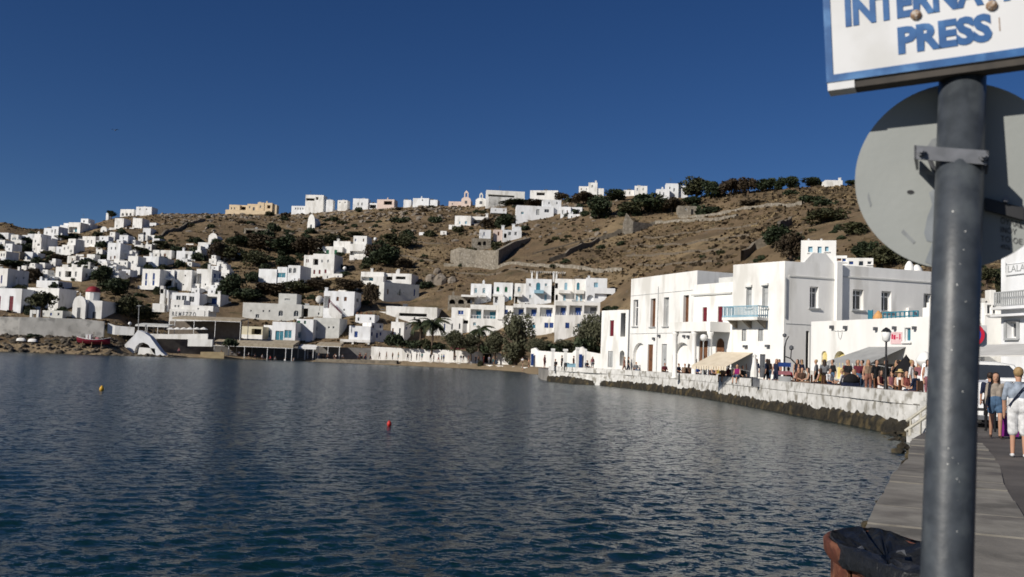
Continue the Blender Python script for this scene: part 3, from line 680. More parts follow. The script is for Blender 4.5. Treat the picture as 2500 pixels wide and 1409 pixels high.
# --- blue shutter quarter
house('tall white cube house with a corner spike and one faint window', [(311, 335, 625, 660, 0, 5, [w(322, 637, 326, 644, 'e')])], chim=((333, 619, 4, 0),))
house('white house with a stepped upper block and thin chimney, right of the spiked cube', [(348, 386, 626, 655, 0, 5, [o_(349, 640, 362, 651, 'x')])], chim=((370, 617, 4, 0),))
house('white house with four tall blue doors on two floors', [(345, 388, 657, 706, 0, 6, [s_(354.5, 667, 359.5, 683), s_(373, 667, 378, 683), s_(354, 684.5, 358.5, 697), s_(372, 684.5, 377, 697)])], parts=(('terrace', 336, 378, 698, 707, -2.2, 2.1, W1),))
house('small white block with one dark window left of the blue doors', [(324, 341, 652, 672, 0, 4, [w(331, 659, 334, 665)])])
house('white house with a single brown door high above the blue shutters', [(391, 418, 611, 632, 0, 5, [d_(400, 619, 405, 629)])])
house('white house with a tall chimney and stepped walls beneath the small chapel', [(430, 469, 613, 634, 0, 5, [o_(452, 620, 458, 631)]), (437, 456, 632, 657, -3, 3, [d_(444, 645, 448, 655, 'd')])], chim=((448, 605, 5, 0),))
house('white house with a blue window over a small balcony, beside blue shutters', [(393, 423, 659, 704, 0, 6, [w(411, 662, 416.5, 676, 'b'), o_(405, 684, 419, 698)])], parts=(('balcony', 401, 417, 678.5, 683.5, -1.2, 1.19, W1),))
house('white two-storey house with one blue shutter at its left corner', [(421, 466, 659, 710, .0, 7, [s_(427, 669, 432, 682), w(451, 671, 454, 675), w(446, 693, 449, 697), o_(424, 690, 433, 701)])], D=None)
house('white house with a tall corner chimney and a triangular shadow', [(477, 515, 657, 709, 0, 7, [o_(479, 668, 491, 702, 'b'), w(500, 692, 503, 697)], [s_(522, 668, 527, 680), s_(535, 668, 539, 680)])], chim=((511, 645, 6, 0),), parts=(('terrace', 491, 525, 701, 711, -1.6, 1.5, W1),))
gable_chapel('small gabled white chapel on the slope above the blue shutters', 508, 530, 569, 581, 592, 4.5, belfry=None)
house('low white annex with an arcade below the gabled chapel', [(483, 514, 592, 609, 0, 4, [a_(489, 601, 495, 608), a_(501, 601, 507, 608)])])
house('white house with a slab porch and pillar chimney above the lettered wall', [(490, 537, 718, 745, 0, 5, [o_(494, 724, 530, 743, 'b')])], chim=((535, 711, 6, 0),))
house('white house with a glazed veranda and roof rail behind the lettered wall', [(418, 486, 715, 746, 0, 5, [w(430, 722, 441, 736), w(444, 722, 455, 736), w(462, 724, 474, 738)])], wm=W2)
# --- middle villas
house('terraced white villa with twin arched windows and a glazed corner', [(630, 674, 657, 697, 0, 8), (675, 699, 652, 697.5, .3, 8, [w(677, 666, 697, 678, 't')]), (701, 731, 648, 699, .1, 8, [('w', 705, 654, 712, 667, 'k', True), ('w', 716, 654, 723, 667, 'k', True), w(718, 680, 721, 684), d_(728, 680, 731, 692)]), (610, 631, 690, 699, -1, 2.5)])
house('white villa with red shutters under a dark upper loggia', [(762, 814, 620, 676, 0, 9, [o_(763, 632, 777, 647), w(784, 634, 788, 641), w(799, 634, 803, 641), s_(765, 659, 769.5, 669, 'r'), s_(778, 659, 782.5, 669, 'r'), s_(792, 658, 797, 667, 'r')], [w(829, 660, 833, 666)]), (740, 761.5, 623, 676, .2, 8, [w(747, 633, 749.5, 641, 'r'), w(751, 633, 753.5, 641, 'r'), w(745, 657, 752, 667)]), (787, 835, 668, 685, -3.2, 3)])
house('white house with two green shuttered doors above the red-shutter villa', [(787, 835, 602, 628, 0, 6, [s_(796, 610, 803, 622.5, 'g'), s_(816, 610, 823, 622.5, 'g')]), (814, 855, 589, 602.5, 1.2, 5)], chim=((826, 583, 6, 1),))
house('white villa with a plain upper cube over a long dark veranda', [(853, 899, 596, 634, 0, 7, [o_(854, 613, 887, 623)]), (862, 895, 576, 596.5, 1.2, 6)])
house('long flat-roofed white villa with a narrow tower-like front stair block', [(880, 936, 664, 698, 0, 7, [o_(882, 676, 915, 685.5, 't')]), (935.5, 1004, 668, 692, 1.0, 8, [o_(940, 675, 958, 684), o_(966, 675, 990, 682)]), (908, 933, 675, 741, -2.5, 2.4, [o_(914, 697, 928, 702, 'x', .5)])], chim=((908, 655, 6, 0), (973, 657, 6, 1)))
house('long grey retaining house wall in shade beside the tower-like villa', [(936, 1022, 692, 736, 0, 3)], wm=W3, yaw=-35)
house('white house with a red outside stair and two small dark windows', [(788, 863, 711, 776, 0, 7, [o_(789, 723, 806, 752, 'r'), w(821, 725, 827, 735, 'n'), w(840, 725, 846.5, 735, 'n'), w(838, 754, 842, 759)], [w(870, 728, 876, 738, 'd'), w(880, 730, 886, 742, 'd')])], chim=((797, 702, 7, 0),))
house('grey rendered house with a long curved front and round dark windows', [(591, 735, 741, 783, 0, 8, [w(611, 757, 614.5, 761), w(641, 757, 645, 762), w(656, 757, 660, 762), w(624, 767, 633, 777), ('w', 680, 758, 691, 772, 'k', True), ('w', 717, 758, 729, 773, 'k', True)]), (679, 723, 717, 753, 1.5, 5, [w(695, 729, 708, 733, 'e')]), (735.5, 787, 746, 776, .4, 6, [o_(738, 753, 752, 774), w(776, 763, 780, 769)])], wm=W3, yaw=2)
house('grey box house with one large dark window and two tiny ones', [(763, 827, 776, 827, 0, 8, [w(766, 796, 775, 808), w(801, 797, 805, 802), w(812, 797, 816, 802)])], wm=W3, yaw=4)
house('white corner building with teal glazing and a dark green side', [(662, 719, 786, 847, 0, 10, [w(672, 808, 692, 832, 't'), w(694, 806, 712, 826, 't')], [w(728, 810, 736, 826, 't'), w(745, 812, 752, 828, 't')]), (641, 668, 794, 847, 1.5, 6, [w(648, 806, 660, 824, 't')]), (721, 762, 779, 847, 4.0, 5, [w(722, 783, 733, 791, 'g'), w(742, 783, 747, 791, 'g')])], yaw=8)
house('pale yellow building with a black serving hatch above the reed canopy', [(587, 640, 797, 831, 0, 5, [o_(614, 803, 638, 816.5)])], wm=mat('pale_straw_plaster', (.62, .57, .42), (.54, .49, .36), .9, 1), parts=(('parapet', 578, 640, 817, 830, -.4, .35, W1),))
house('white house with one blue window raised on white pillars', [(851, 903, 796, 836, 0, 7, [s_(865, 809, 873, 823.5)])], parts=(('balcony', 830, 903, 829, 835.5, -1.6, 1.55, W1), ('pillar', 830, 838, 835.5, 857, -1.5, .6, W1), ('pillar', 858, 867, 835.5, 866, -1.5, .6, W1), ('pillar', 892, 901, 835.5, 868, -1.5, .6, W1)), yaw=2)
house('low white house with a long dark roof slot left of the palm trees', [(941, 1066, 749, 788, 0, 8, [o_(974, 765, 1042, 772.5), w(951, 771, 956, 782), w(1010, 774, 1014, 779)]), (925, 941.5, 761, 788, .5, 6)], yaw=4)
house('white cube with a shaded blue window side behind the palm trees', [(953, 985, 786, 834, 0, 6, (), [w(990, 797, 994, 805, 'b')])], yaw=12)
house('shaded white house with three blue windows left of the palm trees', [(903, 953, 806, 836, 0, 5, [s_(906, 811, 910, 820), s_(918, 813, 923, 825), s_(927, 811, 931, 820)]), (906, 935, 789, 806.5, .8, 4)], yaw=-42)
house('small white terrace house with flower pots and a sunshade', [(867, 914, 768, 790, 0, 4)], parts=tuple(('flower_pot', x, x + 4, 762, 768, .2, .4, BROWN) for x in (870, 880, 893, 904)))
# --- the terraced hotel
HOT = dict(yaw=3, near=True)
house('upper left wing of the terraced white hotel with two pointed windows', [(1148, 1198, 693, 742, 0, 7, [('w', 1158, 703, 1165, 716, 't', True), ('w', 1178, 703, 1185, 716, 't', True)])], name='hotel_wing', cat='hotel', parts=(('terrace', 1126, 1164, 720, 725, -2.5, 2.4, W1), ('terrace', 1170, 1186, 720, 725, -2.5, 2.4, W1)), **HOT)
house('hotel wing with two pointed green windows beside a dark side wall', [(1204, 1250, 690, 742, 0, 7, [('w', 1212, 700, 1219, 712, 'g', True), ('w', 1232, 700, 1239, 713, 'g', True), d_(1208, 726, 1214, 739, 'd'), d_(1242, 724, 1248, 738, 't')])], name='hotel_wing', cat='hotel', parts=(('balcony', 1203, 1229, 718, 723.5, -1.6, 1.55, W1),), **HOT)
house('narrow hotel wing with a single pointed window', [(1255, 1282, 692, 742, 0, 7, [('w', 1264, 700, 1271, 713, 't', True), o_(1257, 724, 1263, 739)])], name='hotel_wing', cat='hotel', parts=(('balcony', 1255, 1275, 718, 724, -1.6, 1.55, W1),), **HOT)
house('tall central hotel block with a glazed balcony and three upper windows', [(1282, 1345, 681, 744, 0, 8, [w(1291, 692, 1297, 699, 'd'), ('d', 1309, 690, 1319, 708, 't', True), w(1330, 692, 1336, 699, 't'), d_(1329, 719, 1335, 734, 'l'), w(1292, 720, 1297, 728, 't')])], name='hotel_wing', cat='hotel', parts=(('balcony', 1304, 1327, 708, 716, -1.7, 1.65, LBLUE),), **HOT)
house('hotel block with a light blue balcony door right of the dark recess', [(1353, 1401, 681, 742, 0, 8, [o_(1354, 691, 1362, 704), ('d', 1378, 690, 1385, 708, 'l', True), a_(1356, 719, 1362, 733), w(1375, 720, 1381, 734, 'l')])], name='hotel_wing', cat='hotel', parts=(('balcony', 1364, 1393, 708, 716, -1.6, 1.55, W1),), **HOT)
house('narrow hotel block with one pointed balcony door', [(1402, 1430, 681, 742, .0, 8, [('d', 1408, 690, 1415, 708, 't', True), w(1406, 720, 1411, 735, 'l'), w(1416, 720, 1421, 735, 'l')])], name='hotel_wing', cat='hotel', parts=(('balcony', 1404, 1426, 708, 717, -1.6, 1.55, W1),), **HOT)
house('right end hotel wing with a pale window above a dark porch', [(1432, 1501, 703, 738, 0, 6, [a_(1433, 720, 1449, 734), o_(1452, 717, 1493, 729)]), (1430.5, 1482, 679, 703.5, .8, 6, [w(1450, 690, 1460, 701.5, 'l')])], name='hotel_wing', cat='hotel', chim=((1438, 673, 5, 1),), **HOT)
house('lower left hotel house with one blue shuttered window', [(1100, 1145, 751, 815, 0, 7, [w(1118, 758, 1132, 768.5, 'b'), o_(1106, 782, 1122, 790), o_(1126, 782, 1143, 790)])], name='hotel_wing', cat='hotel', **HOT)
house('hotel front with two dark railed loggias and a wide chimney pier', [(1145.5, 1250, 745, 818, 0, 7, [o_(1149, 755, 1175, 777.5, 't'), o_(1180, 757, 1211, 778, 't'), s_(1232, 756, 1240, 767.5, 'b'), w(1155, 787, 1162, 795, 't')])], name='hotel_wing', cat='hotel', parts=(('chimney_pier', 1215, 1231, 724, 780, -.35, .33, W1), *[('railing', x, x + 1.2, 770.5, 778, .15, .06, FRAME) for x in (1155, 1162, 1169, 1187, 1195, 1203)], ('handrail', 1149, 1175, 769.4, 770.4, .15, .06, FRAME), ('handrail', 1180, 1211, 771, 772, .15, .06, FRAME)), **HOT)
house('long hotel front with three blue shuttered loggias behind the trees', [(1250.5, 1353, 743, 820, 0, 7, [o_(1251, 751, 1279, 769, 'b'), o_(1284, 751, 1311, 772, 'b'), o_(1318, 751, 1349, 773, 'b'), w(1292, 792, 1308, 802, 't'), s_(1329, 788, 1339, 800.5), s_(1341, 788, 1351, 800.5)])], name='hotel_wing', cat='hotel', parts=tuple(('railing', x, x + 1.1, 767, 773, .15, .06, FRAME) for x in (1288, 1294, 1300, 1306, 1322, 1328, 1334, 1340, 1346)), **HOT)
house('right hotel front with blue loggias over a single blue door', [(1353.5, 1463, 737, 820, 0, 7, [o_(1355, 746, 1383, 769, 'b'), o_(1390, 746, 1421, 769, 'b'), o_(1426, 746, 1459, 766, 'd'), s_(1380, 788, 1390, 801.5), w(1409, 790, 1418, 800, 't')])], name='hotel_wing', cat='hotel', parts=tuple(('railing', x, x + 1.1, 763.5, 769, .15, .06, FRAME) for x in (1359, 1365, 1371, 1377, 1394, 1400, 1406, 1412, 1418)), **HOT)
house('brown stone arcade with three dark arches left of the hotel', [(1093, 1157, 722, 752, 0, 4, [a_(1097, 731, 1111, 742, 'x', 2), a_(1118, 731, 1133, 742, 'x', 2), a_(1140, 730, 1153, 741, 'x', 2)])], name='arcade', cat='arcade', wm=STONE, yaw=2)
house('white stepped garden house below the left hotel window', [(1075, 1128, 776, 820, 0, 5), (1040, 1076, 786, 822, .5, 5, [w(1062, 796, 1068, 806)])], yaw=3)
# --- the ridge
house('long beige stone house on the ridge with stepped wings', [(559, 585, 500, 516, 1.0, 6, [w(564, 506, 567, 512), w(571, 506, 574, 512)], ()), (585, 603, 501, 516, 1.6, 5, [o_(588, 505, 600, 512)]), (603, 628, 498, 516, .8, 6, [w(608, 503, 611, 509), w(617, 506, 622, 515)]), (628, 644, 494.5, 516, .4, 6, [w(634, 502, 638, 508)]), (645, 664, 495.5, 516, .6, 6, [o_(652, 501, 660, 509)]), (664, 675, 500, 516, 1.5, 4), (550, 663, 513.5, 522, -1.5, 1.5)], wm=CREAM, yaw=2)
house('two-storey white ridge house with a dark balcony strip', [(745, 789, 476, 502, 0, 6, [o_(747, 484, 768, 490), o_(771, 481, 777, 488)])])
house('low white house with five small windows below the ridge house', [(711, 750, 503, 521, 0, 5, [w(720, 507, 723, 512), w(726, 507, 729, 512), w(732, 507, 735, 512), w(738, 507, 741, 512), w(744, 507, 747, 512)])])
house('small white ridge hut between bushes, right of the balcony house', [(796, 813, 488, 498, 0, 3)])
house('low white ridge hut with a raised corner', [(824, 848, 489, 500, 0, 4)])
house('white ridge house with two faint windows and a pergola wing', [(861, 898, 485, 510, 0, 5, [w(873, 495, 876, 502, 'e'), w(882, 495, 886, 502, 'e')]), (898.5, 921, 496, 510, .6, 4, [o_(902, 500, 918, 509)])], wm=W2)
house('pinkish flat-roofed house on the ridge behind bushes', [(920, 962, 487, 503, 0, 5, [o_(937, 491, 957, 500)])], wm=PINK)
house('row of low white roofs on the ridge behind a dark hedge, left part', [(985, 1003, 488, 496, 0, 4)])
house('long low white house on the ridge behind a dark hedge', [(1008, 1047, 484, 495, 0, 5, [w(1030, 487, 1033, 491)]), (1047.5, 1068, 488, 495, .5, 4)])
gable_chapel('pinkish white chapel with a tall belfry on the ridge', 1126, 1149, 481, 488, 497, 5, belfry=(465, 11), wm=PINK)
house('low pinkish annex left of the ridge chapel', [(1095, 1126, 492, 504, 0, 4, [w(1103, 496, 1106, 500)])], wm=PINK)
gable_chapel('white chapel with a small belfry left of the long ridge house', 1161, 1187, 483, 489, 498, 5, belfry=(470, 9))
house('long white ridge house with a dark window band', [(1187, 1281, 466, 482, 3, 5, [o_(1192, 476, 1256, 481)]), (1193, 1281, 481.5, 498, 0, 3, [w(1220, 486, 1224, 490), w(1244, 486, 1248, 490)])], yaw=-4)
house('long low white house on the ridge right of the band-windowed one', [(1294, 1362, 465, 480, 0, 5, [o_(1310, 470, 1330, 477)])])
house('white castle-like house crowning the ridge with a central tower', [(1436, 1458, 446, 469, 0, 4, [w(1444, 452, 1448, 458, 'e')]), (1413, 1437, 455, 469.5, .5, 4), (1457.5, 1474, 460, 470, .4, 4)], chim=((1455, 441, 4, 0),))
house('wide white villa with three dark windows below the ridge', [(1260, 1351, 503, 537, 0, 7, [w(1272, 517, 1279, 523, 't'), w(1309, 511, 1317, 525, 'e'), w(1329, 511, 1341, 519)]), (1325, 1370, 488, 503.5, 1.0, 5), (1198, 1237, 508, 519, .5, 4)], yaw=-3)
house('white house with a porch and white awning right of the wide villa', [(1368, 1393, 505, 530, 0, 5), (1393.5, 1421, 506, 522, .6, 4, [o_(1397, 510, 1405, 518)]), (1386, 1416, 523, 536, -2.5, 2.4)])
house('white cube house with two pale windows among dark shrubs', [(1110, 1149, 527, 551, 0, 6, [w(1121, 541, 1124, 547, 'l'), w(1135, 540, 1140, 547, 'l')]), (1095, 1124, 549, 569, -4, 3.9)])
house('low white house with a teal porch and round chimney', [(1152, 1191, 529, 546, 0, 5, [o_(1155, 537, 1186, 545, 't')])], chim=((1189, 521, 6, 0),))
house('small white outbuilding alone on the brown slope', [(1023, 1041, 567, 574.5, 0, 3)])
house('small white gabled shed left of the dark round bushes', [(1075, 1090, 564, 574, 0, 3)])
house('white villa standing on the walled stone terrace', [(1171, 1198, 561, 582, 0, 5, [w(1180, 567, 1184, 576, 'b')]), (1205, 1226, 561, 582, 1.5, 4, [w(1215, 566, 1219, 575, 'n')], (), PINK), (1227, 1273, 562, 583, .8, 5, [w(1241, 566, 1248, 575), w(1256, 566, 1262, 575), o_(1230, 570, 1237, 581)]), (1252, 1272, 554, 562.5, 1.5, 4), (1151, 1198, 582, 609, -2.2, 2.1, [a_(1166, 590, 1175, 599), ('o', 1179, 589, 1187, 599, 'x', True, .6)], (), STONE)], yaw=-4, chim=((1228, 550, 7, 2), (1254, 547, 7, 3)), D=GP(1175, 613).y + 3)
gable_chapel('small white chapel alone on the rocky slope under the ridge', 750, 768, 523, 545, 559, 5, belfry=None, yaw=15)
house('grey stone ruin with two open bays on the scrubby slope', [(595, 653, 558, 572, 0, 3, [o_(600, 562, 622, 571.5, 'x', 2.5), o_(628, 562, 646, 571.5, 'x', 2.5)])], wm=STONE, yaw=0, name='stone_ruin', cat='ruin')
house('low white house left of the pair beneath the wooded ridge', [(1522, 1548, 464, 479, 0, 4, [w(1536, 468, 1539, 475, 'e')])])
house('bright white block house beneath the wooded ridge', [(1549, 1580, 454, 470, 0, 4)])
house('white house half hidden by trees left of the ridge wood', [(1625, 1656, 448, 480, 0, 5, [w(1634, 456, 1637, 462), w(1644, 460, 1648, 468)]), (1602, 1634, 462, 492, -2, 4, [w(1610, 468, 1613, 474), w(1619, 470, 1622, 478)]), (1656, 1680, 453, 470, 1, 4)], wm=W2)
house('roofless stone cottage on the bare right-hand slope', [(1655, 1706, 503, 526, 0, 5, [w(1673, 508, 1677, 513), d_(1687, 511, 1693, 525, 'x')])], wm=STONE, name='stone_cottage', cat='cottage')
house('small white house on the ridge at the far right of the hill', [(2015, 2057, 440, 452, 0, 5)], chim=((2051, 434, 5, 0),))
house('white house with three blue-framed windows rising behind the corner building', [(1955, 2041, 587, 640, 0, 8, [w(1973, 602, 1984, 616, 'l'), w(1996, 602, 2006, 618, 'l'), w(2014, 602, 2023, 614, 'l')]), (2041.5, 2068, 624, 645, -.4, 6), (2068.5, 2132, 630, 655, -.8, 6)], D=92, yaw=17, chim=((1975, 583, 4, 0), (2006, 583, 4, 0)))

# small plain cubes filling the close-packed left-hand slope
rs_x = random.Random(12); made = 0; tries = 0; used_l = set(); anchors = list(NAMED)
while made < 66 and tries < 9000:
    tries += 1
    if made < 48: x = rs_x.uniform(-12, 380); y = rs_x.uniform(max(572, float(np.interp(x, *_sky)) + 34), 690)
    else: x = rs_x.uniform(380, 560); y = rs_x.uniform(620, 735)
    wv = rs_x.uniform(11, 26); hv = rs_x.uniform(10, 19); r = (x, x + wv, y - hv, y)
    if any(min(r[1], q[1]) - max(r[0], q[0]) > .42 * wv and min(r[3], q[3]) - max(r[2], q[2]) > .4 * hv for q in RECTS): continue
    vols = [(x, x + wv, y - hv, y, 0, rs_x.uniform(3.5, 6))]
    if rs_x.random() < .45: vols.append((x + wv * .35, x + wv * rs_x.uniform(.9, 1.25), y - hv * 1.6, y - hv + .4, 1.2, 3.5))
    cx_, cy_ = x + wv / 2, y - hv / 2; lab = None
    for nl, ax, ay in sorted([q for q in anchors if not q[0].startswith(('small plain', 'stepped white cube', 'small white cube ho'))], key=lambda q: (q[1] - cx_) ** 2 + 2 * (q[2] - cy_) ** 2)[:12]:
        dx_, dy_ = cx_ - ax, ay - cy_; oc = int(round(math.atan2(dy_, dx_) / (math.pi / 4))) % 8; rel = ('right of', 'above right of', 'above', 'above left of', 'left of', 'below left of', 'below', 'below right of')[oc]
        sw = nl.replace(',', '').split()[:9]
        while len(nl.replace(',', '').split()) > 9 and sw[-1] in ('with', 'and', 'a', 'an', 'the', 'its', 'on', 'of', 'over', 'in', 'under', 'above', 'below', 'beside', 'behind', 'at', 'between', 'by', 'up', 'small', 'two', 'wide', 'long', 'beneath', 'blue', 'tall', 'upper', 'narrow', 'dark', 'broad', 'lower', 'one'): sw.pop()
        nl = ' '.join(sw); c_l = '%s %s the %s' % ('stepped white cube' if len(vols) > 1 else 'small white cube', rel, nl)
        if len(c_l.split()) <= 16 and (rel, nl) not in used_l: lab = c_l; used_l.add((rel, nl)); break
    if lab is None: lab = 'small white cube house squeezed among the left slope houses'
    house(lab, vols, group='small cube houses on the left slope'); made += 1
# ================================================================== big white buildings on the promenade
def XY(px, D): p = P(px, 900, D); return (p.x, p.y)
def zhit(px, py, D): return P(px, py, D).z
def edge_n(p, q):
    u = Vector((q[0] - p[0], q[1] - p[1], 0)).normalized(); return u, Vector((u.y, -u.x, 0))
def part_on(root, off, p, q, name, x0, y0, x1, y1, out, thick, m):
    """a box standing proud of the wall p-q, given by its pixel rectangle on that wall"""
    u, n = edge_n(p, q); a, b, c, t = px_open(x0, y0, x1, y1, p, q, 0); M = frame_at((p[0], p[1], 0), u); mb = MB(); mb.box((a, -out, c), (b, -out + thick, t), M)
    return mb.build(name, m, root, off=off)
# -- corner building
A, B, C2, D2, E2 = XY(1785, 65.6), XY(1912, 62), XY(2292, 65.3), XY(2292, 76), XY(1800, 78)
off = (B[0], B[1], PRZ); root = empty('corner_building', off); tag(root, 'tall white corner building with a light blue balcony', 'building')
zt = zhit(1912, 637, 62)
ft = [A, B, C2, D2, E2]
block(root, off, ft, PRZ, zt, W1, {0: [w(1822, 703, 1835, 752, 'e'), w(1861, 699, 1875, 752, 'e'), s_(1811, 803, 1822, 833, 'e'), s_(1851, 803, 1863, 833, 'e'), d_(1855, 865, 1868, 922, 'd'), d_(1838, 868, 1848, 922, 'w')],
    1: [('v', 1977, 700, 1998, 752, 'd'), ('v', 2082, 707, 2108, 757, 'k'), ('v', 2152, 711, 2176, 760, 'k'), ('v', 2255, 717, 2274, 755, 'k'), d_(1967, 808, 1975, 920, 'x')]}, near=True)  # last entry is no door: a near-black panel painted in as a narrow shadow
for x0, x1, y in ((1820, 1837, 696), (1859, 1877, 692)):
    part_on(root, off, A, B, 'window_hood', x0, y, x1, y + 5, .14, .14, W1)
for k in range(3): pass
mb = MB(); u, n = edge_n(A, B); a, b, c, t = px_open(1789, 749, 1876, 777, A, B, 0); M = frame_at((A[0], A[1], 0), u)
mb.box((a, -1.1, c - .18), (b, -.005, c), M); bal = mb.build('balcony', W1, root, off=off)
mb = MB()
for k in range(26):
    x = a + .04 + (b - a - .08) * k / 25; mb.box((x - .018, -1.07, c), (x + .018, -1.03, t - .06), M)
for k in range(6):
    y = -1.05 + .2 * k
    for x in (a + .03, b - .03): mb.box((x - .018, y - .018, c), (x + .018, y + .018, t - .06), M)
mb.box((a, -1.1, t - .06), (b, -1.0, t), M); mb.box((a, -1.0, t - .06), (a + .08, -.02, t), M); mb.box((b - .08, -1.0, t - .06), (b, -.02, t), M)
mb.box((a, -1.075, c + .05), (b, -1.025, c + .13), M)
mb.build('railing', LBLUE, bal, off=off)
for x in (a + .3, (a + b) / 2, b - .3):
    k = MB(); k.extrude([M @ Vector(q) for q in ((x, -.9, c - .18), (x, -.02, c - .7), (x, -.02, c - .18))], u * .16); k.build('bracket', STONE, bal, off=off)
part_on(root, off, B, C2, 'pilaster', 2036, 640, 2049, 921, .30, .30, W1); part_on(root, off, B, C2, 'pilaster', 2212, 752, 2223, 921, .25, .25, W1)
part_on(root, off, B, C2, 'cornice', 1926, 676, 2034, 679, .06, .06, W3); part_on(root, off, B, C2, 'cornice', 2051, 681, 2280, 684.5, .06, .06, W3)
part_on(root, off, B, C2, 'downpipe', 1915.5, 678, 1918, 776, .10, .08, GREY)
part_on(root, off, B, C2, 'cable', 1918, 791, 1978, 792, .03, .02, GREY)
u, n = edge_n(B, C2); a, b, c, t = px_open(1962, 618, 2040, 641, B, C2, 0); M = frame_at((B[0], B[1], 0), u); mb = MB()
mb.extrude([M @ Vector(q) for q in ((a, .02, zt - .05), (b, .02, zt - .05), ((a + b) / 2 + .5, .02, t), ((a + b) / 2 - .5, .02, t))], -n * .3); mb.build('pediment', W1, root, off=off)
CANVAS = mat('cream_canvas', (.66, .58, .45), (.58, .50, .38), .85, 2); CANVG = mat('grey_canvas', (.34, .345, .34), (.27, .275, .27), .85, 1.5)
def awning(label, p, q, x0, y0, x1, y1, outd, drop, m, root=None, off=None, lean=.0):
    """sloping cloth awning fixed to the wall p-q along a pixel line, reaching outd metres out and drop metres down"""
    u, n = edge_n(p, q); a, b, c, t = px_open(x0, y0, x1, y1, p, q, 0); M = frame_at((p[0], p[1], 0), u); z = c
    T = MB(); pts = [(a + lean, -.03, z), (b, -.03, z), (b, -outd, z - drop), (a, -outd, z - drop)]
    pts = [M @ Vector(k) for k in pts]; T.extrude([pts[3], pts[2], pts[1], pts[0]], (0, 0, -.03))
    k = 14
    for j in range(k):
        x = a + (b - a) * j / k; T.quad(*[M @ Vector(v) for v in ((x + .02, -outd - .005, z - drop - .26 - .03 * (j % 2)), (x + (b - a) / k - .02, -outd - .005, z - drop - .26 - .03 * (j % 2)), (x + (b - a) / k - .02, -outd - .005, z - drop), (x + .02, -outd - .005, z - drop))])
    aw = T.build('awning', m, root, off=off)
    for x in (a + .05, b - .05):
        F_ = MB(); F_.tube([M @ Vector((x, -outd + .03, z - drop - .03)), M @ Vector((x, -.03, z - drop - .3))], .02, 6); F_.build('arm', FRAME, aw, off=off)
    return aw
awning('', A, B, 1753, 852, 1838, 860, 2.6, 1.0, CANVAS, root, off)
for (x, y) in ((1822, 846), (1876, 845)):
    part_on(root, off, A, B, 'lantern', x - 4, y - 3, x + 4, y + 3, .22, .2, DGREY)
# -- recessed middle house with columns
p, q = XY(1690, 77.5), XY(1788, 73.2); u, n = edge_n(p, q)
r_, s2 = (q[0] - n.x * 12, q[1] - n.y * 12), (p[0] - n.x * 12, p[1] - n.y * 12)
off2 = (p[0], p[1], PRZ); root2 = empty('columned_house', off2); tag(root2, 'recessed white house with dark red shutters over a columned porch', 'house')
block(root2, off2, [p, q, r_, s2], PRZ, zhit(1740, 692, 75.5), W1, {0: [s_(1715, 750, 1726, 788, 'r'), s_(1752, 748, 1765, 788, 'r'), d_(1706, 832, 1729, 905, 'n'), ('d', 1747, 826, 1768, 905, 'n', True)]}, near=True)
part_on(root2, off2, p, q, 'cornice', 1690, 716, 1788, 720, .14, .14, W3)
part_on(root2, off2, p, q, 'roof_wall', 1697, 669, 1786, 691, -2.5, .3, W3)
bl = part_on(root2, off2, p, q, 'balcony', 1683, 789, 1783, 812, 2.0, 1.98, W1)
for x in (1690, 1737, 1776):
    a, b, c, t = px_open(x - 6, 812, x + 6, 915, p, q, 0); M = frame_at((p[0], p[1], 0), u); mb = MB(); cc = M @ Vector(((a + b) / 2, -1.75, 0)); zb = zhit(x, 812, 75) 
    hh = bl.bound_box; zz = px_open(1683, 789, 1783, 812, p, q, 0)[2]
    mb.lathe([(.26, 0), (.26, .15), (.19, .2), (.17, zz - PRZ - .4), (.25, zz - PRZ - .2), (.27, zz - PRZ - .01)], (cc.x, cc.y, PRZ), 14); mb.build('column', W1, root2, off=off2, smooth=True)
# -- big hall with tall windows
p, q = XY(1535, 93), XY(1697, 82); u, n = edge_n(p, q); r_, s2 = (q[0] - n.x * 14, q[1] - n.y * 14), (p[0] - n.x * 14, p[1] - n.y * 14)
off3 = (p[0], p[1], PRZ); root3 = empty('white_hall', off3); tag(root3, 'large white hall with four tall upper windows and blind arches', 'building')
z3 = zhit(1697, 660, 82)
block(root3, off3, [p, q, r_, s2], PRZ, z3, W1, {0: [('v', 1546, 732, 1557.5, 797, 'k'), ('v', 1588, 729, 1600, 798, 'n'), ('v', 1620, 726, 1632.5, 797, 'e'), ('v', 1668, 721, 1681, 798, 'n'), d_(1581, 841, 1593.5, 912, 'n'), d_(1615, 840, 1627.5, 912, 'e'),
    ('n', 1545, 837, 1577, 910, 'w', True, .35), ('n', 1641, 836, 1688, 914, 'w', True, .45)]}, near=True)
for x, y in ((1611, 820), (1598, 827), (1672, 821), (1682, 822)): part_on(root3, off3, p, q, 'lantern', x - 2, y - 3, x + 2, y + 3, .2, .18, DGREY)
for a0 in ((1540, 813, 1692, 814), (1604.5, 700, 1606, 912), (1540, 715, 1692, 715.8)): part_on(root3, off3, p, q, 'cable', *a0, .035, .025, GREY)
# -- small end house
p, q = XY(1465, 101), XY(1511, 98); u, n = edge_n(p, q); q2 = XY(1531, 97.2); r_, s2 = (q2[0] - n.x * 9, q2[1] - n.y * 9), (p[0] - n.x * 9, p[1] - n.y * 9)
off4 = (p[0], p[1], PRZ); root4 = empty('end_house', off4); tag(root4, 'narrow white house with one dark red window at the end of the promenade row', 'house')
block(root4, off4, [p, q, q2, r_, s2], PRZ, zhit(1490, 757, 99), W1, {0: [s_(1489, 782, 1498.5, 821, 'r'), s_(1484, 857, 1496, 897, 'e')], 1: [o_(1513, 764, 1527, 822, 'x', .7), a_(1513, 856, 1524, 893, 'd', .6)]}, near=True)
